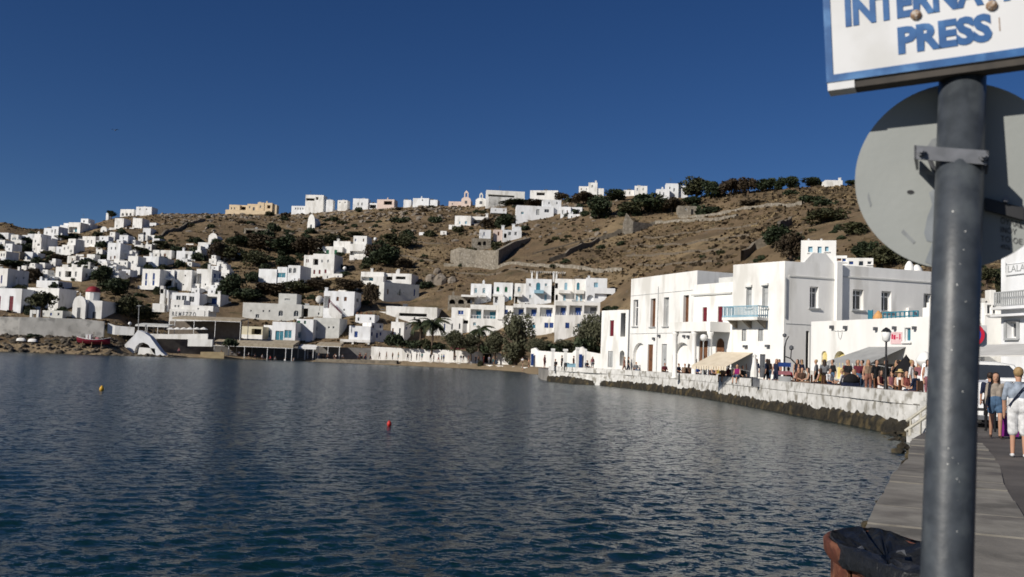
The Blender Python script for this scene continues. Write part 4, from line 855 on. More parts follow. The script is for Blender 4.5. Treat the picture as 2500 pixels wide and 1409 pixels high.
# -- cafe block reaching out towards the quay
p, q = XY(1979, 58.5), XY(2283, 48.2); u, n = edge_n(p, q); r_, s2 = (q[0] + 6.5, q[1] + 6.0), (p[0] + 5.5, p[1] + 1.6)
off5 = (p[0], p[1], PRZ); root5 = empty('cafe_building', off5); tag(root5, 'low white cafe building with a yellow arched door and grey awning', 'cafe')
z5 = zhit(2130, 779, 53)
block(root5, off5, [p, q, r_, s2], PRZ, z5, W1, {0: [('d', 2005, 857, 2019, 926, 'y', True), ('v', 2036, 857, 2065, 925, 'y', True), d_(2086, 885, 2104, 932, 'y'), o_(2112, 888, 2210, 940, 'x', 2.0), s_(2158, 803, 2172, 834, 'g'), w(2208, 800, 2223, 834, 't')]}, near=True)
wn_ = [c for c in root5.children if c.name.startswith('window') and c.children]
awning('', p, q, 2098, 838, 2212, 847, 2.3, .95, CANVG, root5, off5, lean=.9)
po = part_on(root5, off5, p, q, 'poster', 2176, 811, 2203, 840, .04, .03, mat('poster_paper', (.70, .50, .50), (.62, .42, .42), .7, 3))
REDP = mat('red_print', (.50, .02, .07), (.42, .02, .06), .7, 3)
for x0, y0, x1, y1 in ((2178, 816, 2182, 828), (2183, 818, 2188, 829), (2197, 815, 2200, 829), (2189, 824, 2195, 826)): part_on(root5, off5, p, q, 'print', x0, y0, x1, y1, .044, .004, REDP)
for x, y in ((2067, 800), (2141, 803), (2187, 801), (2236, 801), (2034, 799)): part_on(root5, off5, p, q, 'lantern', x - 2.5, y - 4, x + 2.5, y + 4, .2, .19, DGREY)
# faint bull's head emblem in thin line relief
a, b, c, t = px_open(2034, 796, 2070, 830, p, q, 0); M = frame_at((p[0], p[1], 0), u); mb = MB(); cu = (a + b) / 2; W_ = (b - a) / 2; H_ = t - c
for pts in ([(-1, 1), (-.95, .72), (-.6, .62), (-.25, .66), (0, .6), (.25, .66), (.6, .62), (.95, .72), (1, 1)], [(-.28, .64), (-.22, .35), (-.12, .12), (0, .05), (.12, .12), (.22, .35), (.28, .64)]):
    mb.tube([M @ Vector((cu + x * W_, -.02, c + z * H_)) for x, z in pts], .016, 5)
mb.build('emblem', GREY, root5, off=off5)
part_on(root5, off5, p, q, 'buttress', 1981, 905, 1992, 938, .8, .8, W1)
# things kept on the cafe roof
for (lab, x0, y0, x1, y1, m_, nm, cat) in (('blue cloth screen standing on the cafe roof terrace', 2076, 754, 2087, 779, TEAL, 'cloth_screen', 'screen'), ('orange folded parasol cover on the cafe roof terrace', 2089, 756, 2106, 779, mat('orange_cloth', (.62, .33, .13), (.52, .27, .10), .8, 3), 'parasol_cover', 'parasol'),
        ('cream cushioned bench at the right end of the cafe roof', 2233, 758, 2276, 777, CANVAS, 'bench', 'bench')):
    a, b, c, t = px_open(x0, y0, x1, y1, p, q, 0); M = frame_at((p[0], p[1], 0), u); mb = MB(); zz = z5 - .30
    if nm == 'cloth_screen':
        mb.box((a, 1.2, zz), (a + .05, 1.25, t), M); mb.box((b - .05, 1.2, zz), (b, 1.25, t), M); mb.box((a, 1.21, zz + .1), (b, 1.24, t - .03), M)
    elif nm == 'parasol_cover':
        cc = M @ Vector(((a + b) / 2, 1.3, 0)); mb.lathe([(.12, 0), (.26, .1), (.30, .5), (.2, t - zz - .2), (.05, t - zz)], (cc.x, cc.y, zz), 12)
    else:
        mb.box((a, 1.1, zz), (b, 1.7, zz + .42), M); mb.box((a, 1.72, zz), (b, 1.85, t), M); mb.box((a, 1.15, zz + .42), (b, 1.7, zz + .52), M)
    tag(mb.build(nm, m_), lab, cat)
rl = empty('roof_railing', (p[0], p[1], z5)); tag(rl, 'thin blue railing along the cafe roof terrace', 'railing')
a, b, c, t = px_open(2122, 757, 2206, 772, p, q, 0); M = frame_at((p[0], p[1], 0), u)
for k in range(9):
    x = a + (b - a) * k / 8; mb = MB(); mb.box((x - .03, .9, z5 - .33), (x + .03, .96, z5 + .42), M); mb.build('post', TEAL, rl, off=(p[0], p[1], z5))
for zz in (.12, .38): mb = MB(); mb.box((a, .915, z5 + zz), (b, .945, z5 + zz + .06), M); mb.build('rail', TEAL, rl, off=(p[0], p[1], z5))
# chimneys and a lamp on the far roofs
for lab, x, y0, y1, r in (('white domed roof chimney pot, left of the pair above the corner building', 2220, 637, 662, .35), ('squat white roof chimney right of the domed one', 2238, 646, 662, .42)):
    c0 = P(x, y1, 69); z1 = P(x, y0, 69).z; mb = MB(); h = z1 - zt + .32; mb.lathe([(r, 0), (r, h * .6), (r * .8, h * .8), (r * .35, h * .97), (.02, h)], (c0.x, c0.y, zt - .32), 12); tag(mb.build('roof_chimney', W1, smooth=True), lab, 'chimney')

# ================================================================== building and street on the right edge
p, q = XY(2444, 46), XY(2640, 41); u, n = edge_n(p, q); r_, s2 = (q[0] * 1.3, q[1] * 1.3), (p[0] * 1.28 + .3, p[1] * 1.28)
off6 = (p[0], p[1], PRZ); root6 = empty('shop_building', off6); tag(root6, 'white shop building with lettered sign and grey window frame at the right edge', 'shop')
block(root6, off6, [p, q, r_, s2], PRZ - .6, zhit(2450, 560, 46), W2, {0: [('v', 2459, 785, 2484, 826, 'd'), ('v', 2540, 785, 2565, 826, 'd')]}, near=True)
part_on(root6, off6, p, q, 'window_surround', 2454, 781, 2490, 785, .08, .08, GREY); part_on(root6, off6, p, q, 'window_surround', 2453.5, 785, 2458.8, 828, .08, .08, GREY); part_on(root6, off6, p, q, 'window_surround', 2484.2, 785, 2490, 828, .08, .08, GREY)
part_on(root6, off6, p, q, 'ledge', 2440, 764, 2640, 770, .5, .5, W2)
sgn = part_on(root6, off6, p, q, 'sign_board', 2458, 640, 2560, 668, .06, .05, W2)
for a0 in ((2458, 640, 2560, 641.5), (2458, 666.5, 2560, 668), (2458, 641.6, 2459.4, 666.4)): part_on(root6, off6, p, q, 'sign_border', *a0, .07, .009, GREY)
bb = empty('balcony_rail', off6); bb.parent = None; bpy.data.objects.remove(bb)
a, b, c, t = px_open(2446, 713, 2560, 744, p, q, 0); M = frame_at((p[0], p[1], 0), u)
rail = MB()
for k in range(22): x = a + (b - a) * k / 21; rail.box((x - .025, -.42, c), (x + .025, -.37, t), M)
rail.box((a, -.43, t), (b, -.36, t + .06), M); rail.box((a, -.43, c - .03), (b, -.36, c), M); rail.build('railing', GREY, root6, off=off6)
part_on(root6, off6, p, q, 'balcony', 2444, 745.5, 2640, 752, .55, .54, W2)
def text_mesh(s, size, m, extrude=.004, bold=0.0, name='lettering', align='LEFT'):
    cu = bpy.data.curves.new(name, 'FONT'); cu.body = s; cu.size = size; cu.extrude = extrude; cu.offset = bold; cu.align_x = align; cu.resolution_u = 3
    ob = bpy.data.objects.new(name, cu); COL.objects.link(ob)
    dg = bpy.context.evaluated_depsgraph_get(); me = bpy.data.meshes.new_from_object(ob.evaluated_get(dg)); bpy.data.objects.remove(ob); bpy.data.curves.remove(cu)
    me.materials.clear(); me.materials.append(m); return me
def text_part(root, off, s, p0, u, upv, size, m, width=None, bold=0.0, name='lettering', extrude=.004):
    """lettering laid on a plane: p0 baseline start, u along the line, upv up"""
    me = text_mesh(s, size, m, extrude, bold, name)
    xs = [v.co.x for v in me.vertices]; sx = 1.0
    if width and xs: sx = width / (max(xs) - min(xs))
    x0 = min(xs)
    u = Vector(u).normalized(); upv = Vector(upv).normalized(); nn = u.cross(upv)
    for v in me.vertices:
        c = v.co; q_ = Vector(p0) + u * ((c.x - x0) * sx) + upv * c.y + nn * c.z; v.co = q_ - Vector(off)
    o = bpy.data.objects.new(name, me); COL.objects.link(o)
    if root is not None: o.parent = root
    return o
a, b, c, t = px_open(2464, 645, 2520, 662, p, q, 0)
text_part(root6, off6, 'LALAO', M @ Vector((a, -.075, c)), u, (0, 0, 1), (t - c) * 1.36, GREY, width=(b - a) * 1.02)
# low white neighbour in the gap and its post
house('low white house with a glazed corner beside the shop building', [(2404, 2446, 740, 850, 0, 6, [w(2410, 742, 2421, 766, 'd'), w(2424, 742, 2434, 766, 'd')]), (2388, 2405, 728, 850, .5, 5)], D=52, yaw=-8, near=True, parts=(('pillar', 2419, 2431, 708, 742, .3, .5, W1),))
awn = empty('shop_awning', (P(2450, 850, 40).x, 40, PRZ)); tag(awn, 'broad off-white shop awning above the parked cars', 'awning')
mb = MB(); pa, pb = P(2392, 842, 44), P(2560, 838, 40); pc, pd = P(2560, 866, 36.5), P(2388, 868, 39.5)
mb.extrude([pd, pc, pb, pa], (0, 0, -.05)); mb.build('cloth', CANVG if False else mat('offwhite_canvas', (.60, .59, .56), (.52, .51, .48), .85, 1.5), awn, off=tuple(awn.location))
for pt_ in (pc, pd): k = MB(); k.tube([(pt_.x, pt_.y, PRZ), (pt_.x, pt_.y, pt_.z)], .04, 6); k.build('post', FRAME, awn, off=tuple(awn.location))

# ================================================================== church, walls and boat on the left shore
church = gable_chapel('whitewashed harbour church with a red dome and rounded front gable', 175, 207, 722, 742, 778, 9.0, belfry=None, yaw=2)
church.name = 'church'; church['category'] = 'church'
n0 = Vector((-math.sin(R(2)), -math.cos(R(2)), 0)); co = tuple(church.location); Dc = church.location.y
RED = mat('red_dome_paint', (.25, .022, .03), (.18, .018, .025), .6, 2)
bp = church.location + Vector((1.5, 5.0, 0)); nn = Vector((0, -1, 0))
zc = HIT(222, 712, bp, nn).z; zd = HIT(226, 698, bp, nn).z; c_ = HIT(222, 720, bp, nn); rr2 = 16.5 * bp.y / F_PX
mb = MB(); mb.lathe([(rr2, 0), (rr2, zc - c_.z + 3.0)], (c_.x, c_.y + 1, c_.z - 3.0), 12); dr = mb.build('drum', W1, church, off=co)
mb = MB(); hd = zd - zc; mb.lathe([(rr2 * 1.08, -.08), (rr2 * 1.08, 0)] + [(rr2 * math.cos(t), hd * math.sin(t)) for t in (.1, .35, .6, .85, 1.1, 1.35, 1.55)], (c_.x, c_.y + 1, zc), 16); mb.build('dome', RED, church, off=co, smooth=True)
ch2 = church.location
mb = MB(); mb.box((ch2.x + 1.55, ch2.y + 1.2, ch2.z - 2), (ch2.x + 4.6, ch2.y + 9.8, HIT(250, 735, ch2 + Vector((0, 2, 0)), nn).z)); mb.build('aisle', W1, church, off=co)
mb = MB(); mb.box((ch2.x + 2.6, ch2.y + 1.17, ch2.z + .2), (ch2.x + 3.3, ch2.y + 1.199, ch2.z + 1.7)); mb.build('window', DGREY, church, off=co)
def px_wall(name, label, cat, pts, m, thick=.6, sink=1.5, group=None, capm=None):
    """wall running through (px, ytop, ybase, D) stations"""
    root = None; segs = []
    for (x, yt, yb, D) in pts:
        b_ = P(x, yb, D); t_ = P(x, yt, D); segs.append((b_, t_.z))
    org = segs[0][0]; mb = MB(); back = Vector((0, thick, 0))
    for (b0, z0_), (b1, z1_) in zip(segs[:-1], segs[1:]):
        u_ = Vector((b1.x - b0.x, b1.y - b0.y, 0)).normalized(); bk = Vector((-u_.y, u_.x, 0)) * thick
        f0, f1 = Vector((b0.x, b0.y, b0.z - sink)), Vector((b1.x, b1.y, b1.z - sink)); t0, t1 = Vector((b0.x, b0.y, z0_)), Vector((b1.x, b1.y, z1_))
        mb.quad(f0, f1, t1, t0); mb.quad(t0, t1, t1 + bk, t0 + bk); mb.quad(f1 + bk, f0 + bk, t0 + bk, t1 + bk); mb.quad(f0 + bk, f0, t0, t0 + bk); mb.quad(f1, f1 + bk, t1 + bk, t1)
    o = mb.build(name, m); tag(o, label, cat, group); return o
RENDER = mat('stained_render', (.56, .54, .50), (.42, .405, .37), .9, .45, bump=.03, bscale=3, c3=(.32, .31, .285), s3=1.5)
px_wall('retaining_wall', 'high stained grey retaining wall below the domed church', 'wall', [(-60, 772, 800, 186), (46, 774, 818, 187), (100, 775, 822, 188), (150, 777, 823, 189), (200, 779, 824, 190), (252, 785, 824, 191)], RENDER, 1.0, 4)
px_wall('white_wall', 'low white boundary wall stepping down right of the church', 'wall', [(262, 789, 806, 192), (280, 795, 810, 192), (328, 799, 812, 193)], W1, .5, .6)
g_ = empty('gate', P(83, 778, 191)); tag(g_, 'small white arched gate on top of the retaining wall', 'gate'); go = tuple(g_.location); nn = Vector((0, -1, 0))
for nm_, x0, x1, y0, y1 in (('pillar', 72, 79, 757, 779), ('pillar', 88, 95, 757, 779), ('lintel', 79, 88, 757, 766)):
    A_ = HIT(x0, y1, g_.location, nn); B_ = HIT(x1, y0, g_.location, nn); mb = MB(); mb.box((A_.x, A_.y, A_.z - (.8 if nm_ == 'pillar' else 0)), (B_.x, A_.y + .7, B_.z)); mb.build(nm_, W1, g_, off=go)
# red fishing boat on a cradle
def boat(label, p0, L, Wd, H, hullm, yaw):
    rt = empty('fishing_boat', p0, yaw); tag(rt, label, 'boat'); K = 14; secs = []
    for k in range(K + 1):
        t = k / K; x = (t - .5) * L; wv = Wd / 2 * max(.03, math.sin(math.pi * min(1, .12 + t * .9)) ** .55) if t < .98 else .03
        sh = H * (.72 + .38 * (2 * t - 1) ** 2); kz = .15 * H * abs(2 * t - 1) ** 3
        secs.append([(x, -wv, sh), (x, -wv * .92, sh * .6), (x, -wv * .55, kz + .12 * H), (x, 0, kz), (x, wv * .55, kz + .12 * H), (x, wv * .92, sh * .6), (x, wv, sh)])
    mb = MB()
    for s0, s1 in zip(secs[:-1], secs[1:]):
        for j in range(6): mb.quad(s0[j], s0[j + 1], s1[j + 1], s1[j])
    for s_0, s_1 in zip(secs[:-1], secs[1:]): mb.quad((s_0[0][0], s_0[0][1] * .97, s_0[0][2] - .12), (s_1[0][0], s_1[0][1] * .97, s_1[0][2] - .12), (s_1[6][0], s_1[6][1] * .97, s_1[6][2] - .12), (s_0[6][0], s_0[6][1] * .97, s_0[6][2] - .12))
    h_ = mb.build('hull', hullm, rt, loc=(0, 0, .8), smooth=True)
    mb = MB()
    for side in (0, 6): mb.tube([s[side] for s in secs], .05, 5)
    mb.build('gunwale', FRAME, h_, loc=(0, 0, 0))
    mb = MB(); mb.box((-L * .24, -Wd * .22, H * .7), (-L * .08, Wd * .22, H * 1.45)); mb.box((-L * .26, -Wd * .25, H * 1.45), (-L * .06, Wd * .25, H * 1.52)); mb.build('wheelhouse', FRAME, rt, loc=(0, 0, .8))
    mb = MB(); mb.box((-L * .17, -Wd * .23, H * .75), (-L * .15, -Wd * .2205, H * 1.42)); mb.build('stripe', RED, rt, loc=(0, 0, .8))
    mb = MB(); mb.box((L * .06, -Wd * .2, H * .6), (L * .15, Wd * .15, H * 1.1)); mb.build('engine_cover', mat('pink_tarp', (.50, .22, .24), (.42, .18, .20), .7, 3), rt, loc=(0, 0, .8))
    mb = MB(); mb.tube([(-L * .02, 0, H * .6), (-L * .02, 0, H * 1.9)], .04, 6); mb.build('mast', WOOD, rt, loc=(0, 0, .8))
    for x in (-L * .3, -.02 * L, L * .28):
        for s in (-1, 1): mb = MB(); mb.tube([(x, s * Wd * .62, -.9), (x, s * Wd * .34, .8 + H * .42)], .07, 6); mb.build('prop', WOOD, rt)
    return rt
pb_ = GP(228, 853); boat('dark red fishing boat propped on the rocky shore below the church', (pb_.x, pb_.y, pb_.z + .2), 6.2, 1.9, 1.25, mat('red_boat_paint', (.20, .012, .03), (.14, .01, .022), .5, 2), R(4))
for lab, x, y in (('white upturned dinghy on the rocks, nearer the left edge', 51, 833), ('white upturned dinghy on the rocks, right of its twin', 79, 835)):
    pd_ = GP(x, y + 2); pd_.z += .25; mb = MB(); K = 8
    for k in range(K):
        t0, t1 = -1 + 2 * k / K, -1 + 2 * (k + 1) / K
        for j in range(6):
            a0, a1 = math.pi * j / 6, math.pi * (j + 1) / 6; f = lambda t, a: (t * 1.0, .55 * math.sqrt(max(0, 1 - t * t)) * math.cos(a), .6 * math.sqrt(max(0, 1 - abs(t) ** 3)) * math.sin(a))
            mb.quad(f(t0, a1), f(t0, a0), f(t1, a0), f(t1, a1))
    o = mb.build('dinghy', W1, loc=(pd_.x, pd_.y, pd_.z - .05), off=(0, 0, 0), smooth=True); tag(o, lab, 'dinghy')

# ================================================================== lettered restaurant and reed canopies on the shore
rest = house('white restaurant wall lettered in dark capitals above the long canopy', [(413, 508, 756, 776, 0, 5, [w(499, 760, 501, 772, 'e')]), (447, 520, 746, 757, .6, 4, [w(482, 752, 486, 756, 'e')]), (416, 447.5, 732, 757, .8, 4, [w(426, 745, 430, 750, 'e'), w(434, 745, 438, 750, 'e')])], name='restaurant', cat='restaurant', yaw=3, D=216)
n_ = Vector((-math.sin(R(3)), -math.cos(R(3)), 0)); u_ = Vector((math.cos(R(3)), -math.sin(R(3)), 0)); c0 = rest.location
la = HIT(420, 771, c0 + n_ * .02, n_); lb = HIT(478, 772, c0 + n_ * .02, n_); lt = HIT(450, 761, c0, n_).z
text_part(rest, tuple(c0), 'R E M E Z Z O', la, u_, (0, 0, 1), (lt - la.z) * 1.35, DGREY, width=(lb - la).length, bold=.02, extrude=.02)
def canopy(label, x0, x1, yt, yb, D, depth, posts, ypost, m=THATCH, pm=FRAME, name='canopy', y_slope=0.0):
    """flat shade roof on thin posts; posts: pixel columns; ypost: foot row"""
    c0 = P((x0 + x1) / 2, ypost, D); rt = empty(name, c0); tag(rt, label, 'canopy'); nn = Vector((0, -1, 0)); off = tuple(c0)
    A_ = HIT(x0, yb, c0, nn); B_ = HIT(x1, yb + 0.0384 * 0, c0, nn); zt_ = HIT((x0 + x1) / 2, yt, c0, nn).z; zb_ = HIT((x0 + x1) / 2, yb, c0, nn).z
    k = max(2, int((x1 - x0) / 12))
    for j in range(k):                         # reed panels side by side
        a = A_.x + (B_.x - A_.x) * j / k; b = A_.x + (B_.x - A_.x) * (j + 1) / k; mb = MB(); s = random.uniform(-.04, .04)
        mb.extrude([(a + .02, c0.y, zb_ + .04 + s), (b - .02, c0.y, zb_ + .04 + s), (b - .02, c0.y, zt_ * .5 + zb_ * .5 + .05), (a + .02, c0.y, zt_ * .5 + zb_ * .5 + .05)], (0, depth, (zt_ - zb_) * .8)); mb.build('reed_panel', m, rt, off=off)
    mb = MB(); mb.box((A_.x, c0.y - .06, zb_ - .06), (B_.x, c0.y + .04, zb_ + .05)); mb.build('beam', pm, rt, off=off)
    for x in posts:
        q_ = HIT(x, ypost, c0, nn); z_g = min(q_.z, c0.z) - .6
        for dy in (0.0, depth - .1): mb = MB(); mb.tube([(q_.x, c0.y + dy, z_g), (q_.x, c0.y + dy, zb_ + (.0 if dy == 0 else (zt_ - zb_) * .8))], .075, 6); mb.build('post', pm, rt, off=off)
    return rt
canopy('long reed canopy on white posts below the lettered wall', 420, 588, 774, 783, 206, 6, (425, 472, 524, 586), 822)
canopy('low grey slab canopy left of the long reed canopy', 330, 411, 791, 797, 203, 4, (337, 358, 384), 820, m=W3)
canopy('wide brown reed canopy over the waterside tables', 518, 716, 832, 847, 206, 6, (522, 557, 596, 652, 697, 712), 874)
canopy('small flat white sunshade right of the wide reed canopy', 728, 772, 844, 852, 209, 3, (744, 764), 872, m=W1)
px_wall('terrace_wall', 'white terrace parapet under the long reed canopy', 'wall', [(336, 814, 823, 202), (410, 816, 824, 202), (507, 815, 826, 202)], W1, .6, .3)
px_wall('terrace_wall', 'white block wall at the water level below the parapet', 'wall', [(458, 828, 843, 200), (518, 829, 844, 200)], W1, .8, .2)
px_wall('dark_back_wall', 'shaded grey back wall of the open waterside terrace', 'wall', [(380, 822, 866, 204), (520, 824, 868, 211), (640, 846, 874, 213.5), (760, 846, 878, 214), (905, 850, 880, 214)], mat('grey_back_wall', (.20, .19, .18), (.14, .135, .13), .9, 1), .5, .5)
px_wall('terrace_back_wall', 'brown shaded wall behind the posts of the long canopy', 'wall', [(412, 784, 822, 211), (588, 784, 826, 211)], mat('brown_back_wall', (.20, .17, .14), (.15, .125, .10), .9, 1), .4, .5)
px_wall('bench_wall', 'long yellowish stone bench at the water edge', 'bench', [(489, 859, 869, 200), (520, 859, 869, 200.5), (547, 860, 870, 201)], mat('yellow_stone', (.50, .40, .24), (.40, .31, .18), .9, 1), .8, .5)
# whitewashed buttress ruin with an arch
rt = empty('white_buttress', P(335, 866, 190)); tag(rt, 'sloping whitewashed buttress with a dark arch at the water edge', 'wall'); nn = Vector((0, -1, 0)); ro = tuple(rt.location)
outer = [(293, 866), (296, 850), (310, 836), (328, 818), (336, 806), (352, 812), (366, 822), (380, 842), (392, 858), (404, 868)]
hole = [(326, 868), (330, 848), (338, 838), (348, 834), (360, 838), (368, 850), (374, 866)]
H3 = lambda x, y: HIT(x, y, rt.location, nn)
def strip_between(mb, oa, ob, thick):
    for k in range(len(oa) - 1): mb.extrude([H3(*oa[k]), H3(*ob[k]), H3(*ob[k + 1]), H3(*oa[k + 1])], (0, thick, 0))
mb = MB(); oi = [(305, 868), (312, 868), (320, 866), (326, 862), (332, 846), (340, 838), (350, 836), (362, 842), (372, 858), (380, 869)]
strip_between(mb, outer, oi, 2.2); mb.build('arch_wall', W2, rt, off=ro)
mb = MB(); mb.extrude([H3(336, 867), H3(380, 870), H3(378, 851), H3(340, 848)], (0, .6, 0)); mb.build('low_wall', W1, rt, off=ro)
lamp_m = mat('lamp_glass', (.80, .80, .78), (.74, .74, .72), .3, 3)
def globe_lamp(label, x, y, yb, D, r=.35):
    q_ = P(x, yb, D); t_ = P(x, y, D); rt = empty('garden_lamp', q_); tag(rt, label, 'lamp')
    mb = MB(); mb.tube([(0, 0, -1.0), (0, 0, t_.z - q_.z - r)], .05, 6); mb.build('pole', GREY, rt)
    mb = MB(); mb.lathe([(r * math.sin(a), -r * math.cos(a)) for a in (.15, .6, 1.1, 1.57, 2.05, 2.5, 3.0)], (0, 0, t_.z - q_.z), 12); mb.build('globe', lamp_m, rt, smooth=True)
globe_lamp('white globe lamp above the boundary wall right of the church', 316, 790, 806, 196)
globe_lamp('white globe lamp on the brown slope beside the plain cube villa', 916, 584, 592, GP(916, 592).y, .7)
globe_lamp('white globe lamp among trees right of the red-shutter villa', 841, 655, 668, GP(841, 668).y, .6)
globe_lamp('white globe lamp at the terrace corner of the walled villa', 1146, 613, 622, GP(1146, 622).y, .6)
mb = MB(); q_ = P(338, 792, 202); t_ = P(339.5, 744, 202); mb.tube([(q_.x, q_.y, q_.z - .5), tuple(t_)], [.09, .07], 6); mb.box((t_.x - .5, t_.y - .05, t_.z - .3), (t_.x + .5, t_.y + .05, t_.z - .2)); tag(mb.build('utility_pole', GREY), 'tall grey utility pole left of the restaurant', 'pole')
bt = empty('bell_tower', P(401, 749, 222)); tag(bt, 'white gate tower with twin pillars left of the restaurant wall', 'tower'); bo = tuple(bt.location)
for nm_, x0, x1, y0, y1 in (('pillar', 389, 403, 706, 750), ('pillar', 407, 413, 714, 750), ('base', 374, 404, 742, 751), ('cap', 391, 400, 698, 706)):
    A_ = HIT(x0, y1, bt.location, nn); B_ = HIT(x1, y0, bt.location, nn); mb = MB(); mb.box((A_.x, A_.y - (.5 if nm_ == 'base' else 0), A_.z - 1), (B_.x, A_.y + 1.2, B_.z)); mb.build(nm_, W1, bt, off=bo)
# dish tank on the grey house
q_ = P(780, 743, 228); t_ = P(780, 720, 228); mb = MB(); r = (t_.z - q_.z) / 2; M = Matrix.Translation((q_.x, q_.y, q_.z + r)) @ Matrix.Rotation(R(80), 4, 'X') @ Matrix.Rotation(R(20), 4, 'Y'); k = MB(); k.lathe([(.05, .35), (r * .3, .30), (r * .62, .18), (r * .85, .05), (r * .86, 0), (r * .6, .10), (.05, .2)], (0, 0, 0), 16)
k.v = [tuple(M @ Vector(v)) for v in k.v]; k.tube([(q_.x, q_.y + .3, q_.z - 1.5), (q_.x, q_.y + .3, q_.z + r)], .08, 6); tag(k.build('satellite_dish', W1, smooth=True), 'large white satellite dish between the grey house and red stair', 'dish')
# red outside stair rail
st = [hh for hh in HOUSES if 'red outside stair' in hh[0]['label']][0]; c0 = st[0].location; n_ = st[2]
mb = MB()
for (xa, ya), (xb, yb) in (((806, 734), (834, 763)), ((806, 737), (834, 766))): mb.tube([HIT(xa, ya, c0 + n_ * 1.3, n_), HIT(xb, yb, c0 + n_ * 1.3, n_)], .07, 6)
mb.build('stair_rail', DRED, st[0], off=tuple(c0))
k = 10
for j in range(k):
    xa = 804 + 30 * j / k; ya = 740 + 29 * j / k; A_ = HIT(xa, ya, c0 + n_ * 1.3, n_); B_ = HIT(xa + 3, ya, c0 + n_ * 1.3, n_); mb = MB(); mb.box((A_.x, A_.y, A_.z - 3.0), (B_.x, A_.y + 1.2, A_.z)); mb.build('step', W1, st[0], off=tuple(c0))

# ================================================================== hotel roof pergola
c0 = P(1330, 681, GP(1313, 744).y + 3); rt = empty('roof_pergola', c0); tag(rt, 'white slatted pergola on the hotel roof', 'pergola'); co_ = tuple(c0)
for x in (1299, 1311, 1352, 1359):
    A_ = HIT(x - 2, 684, c0, nn); B_ = HIT(x + 2, 663, c0, nn)
    for dy in (0, 3.0): mb = MB(); mb.box((A_.x, A_.y + dy, A_.z - .6), (B_.x, A_.y + dy + .35, B_.z)); mb.build('column', W1, rt, off=co_)
A_ = HIT(1296, 663, c0, nn); B_ = HIT(1380, 661, c0, nn)
for k in range(18): x = A_.x + (B_.x - A_.x) * k / 17; mb = MB(); mb.box((x - .06, A_.y - .5, A_.z), (x + .06, A_.y + 3.8, A_.z + .2)); mb.build('slat', W1, rt, off=co_)
# ================================================================== stone walls on the hill
def stone_line(label, pts, h=1.4, m=DSTONE, th=.7):
    g = [GP(x, y) for x, y in pts]; fine_ = []
    for a, b in zip(g[:-1], g[1:]):
        k = max(1, int((b - a).length / 1.6))
        for j in range(k): q_ = a.lerp(b, j / k); fine_.append(Vector((q_.x, q_.y, float(ground(q_.x, q_.y)))))
    fine_.append(g[-1]); rs = random.Random(label); mb = MB(); hs = [h * rs.uniform(.7, 1.15) for _ in fine_]
    for (a, b), (h0, h1) in zip(zip(fine_[:-1], fine_[1:]), zip(hs[:-1], hs[1:])):
        d = Vector((b.x - a.x, b.y - a.y, 0)).normalized(); nn_ = Vector((d.y, -d.x, 0)) * (th / 2); up = Vector((0, 0, 1)); e = d * .05
        A0, A1, B0, B1 = a - nn_ - e, a + nn_ - e, b - nn_ + e, b + nn_ + e
        mb.quad(A1 - up, B1 - up, B1 + up * h1, A1 + up * h0); mb.quad(B0 - up, A0 - up, A0 + up * h0, B0 + up * h1); mb.quad(A1 + up * h0, B1 + up * h1, B0 + up * h1, A0 + up * h0)
    return tag(mb.build('stone_wall', m), label, 'wall')
stone_line('dark field wall climbing diagonally across the middle of the brown slope', [(1342, 642), (1380, 628), (1420, 608), (1460, 590), (1520, 571)], 1.7)
stone_line('dark field wall and ditch on the slope above the corner building', [(1812, 640), (1840, 612), (1880, 596), (1902, 566), (1930, 548)], 2.2)
stone_line('low pale field wall right of the stone gable', [(1545, 562), (1600, 548), (1700, 540), (1800, 530)], 1.0, STONE)
stone_line('long low dry-stone wall on the slope left of the chapel', [(385, 585), (420, 566), (460, 550), (500, 540)], 1.4)
stone_line('dry-stone wall below the wooded ridge', [(1660, 532), (1760, 524), (1860, 506), (1960, 500)], .9, STONE)
stone_line('dry-stone terrace wall above the hotel', [(1085, 650), (1180, 655), (1290, 650), (1400, 655), (1520, 660)], .9, STONE)
TSTONE = mat('terrace_stone', (.165, .135, .10), (.11, .09, .068), .95, 1.2)
for lab, pts_ in (('faint terrace line highest on the bare right-hand slope', [(1570, 580), (1660, 572), (1750, 560), (1850, 548)]), ('faint terrace line second down the bare right-hand slope', [(1540, 602), (1640, 598), (1740, 588), (1830, 576)]), ('faint terrace line third down the bare right-hand slope', [(1530, 626), (1640, 622), (1760, 612)]), ('faint terrace line just above the white hall roof', [(1560, 648), (1650, 645), (1740, 640)]), ('faint terrace line right of the walled villa', [(1300, 622), (1360, 606), (1440, 585), (1500, 575)]), ('faint terrace line between fortress wall and hotel', [(1110, 668), (1200, 672), (1290, 664)]), ('faint terrace line on the brown slope left of the boulders', [(930, 620), (1000, 628), (1060, 640)]), ('faint terrace line left of the walled villa', [(1000, 590), (1050, 596), (1100, 598)]), ('faint terrace line below the small slope chapel', [(660, 552), (740, 566), (840, 562)])):
    stone_line(lab, pts_, .5, TSTONE, .5)
px_wall('terrace_fortress', 'massive angular stone terrace wall on the mid slope', 'wall', [(1099, 612, 640, GP(1150, 646).y + 6), (1120, 604, 644, GP(1150, 646).y + 1), (1160, 611, 646, GP(1190, 648).y), (1216, 611, 650, GP(1216, 650).y), (1255, 590, 632, GP(1216, 650).y + 14), (1320, 574, 600, GP(1216, 650).y + 34)], STONE, 1.0, 3)
px_wall('stone_gable', 'ruined pointed stone gable on the bare right-hand slope', 'ruin', [(1521, 545, 572, GP(1530, 572).y), (1528, 520, 572, GP(1530, 572).y), (1532, 524, 572, GP(1530, 572).y), (1545, 541, 570, GP(1530, 572).y), (1590, 546, 562, GP(1530, 572).y + 4)], STONE, 1.2, 2)
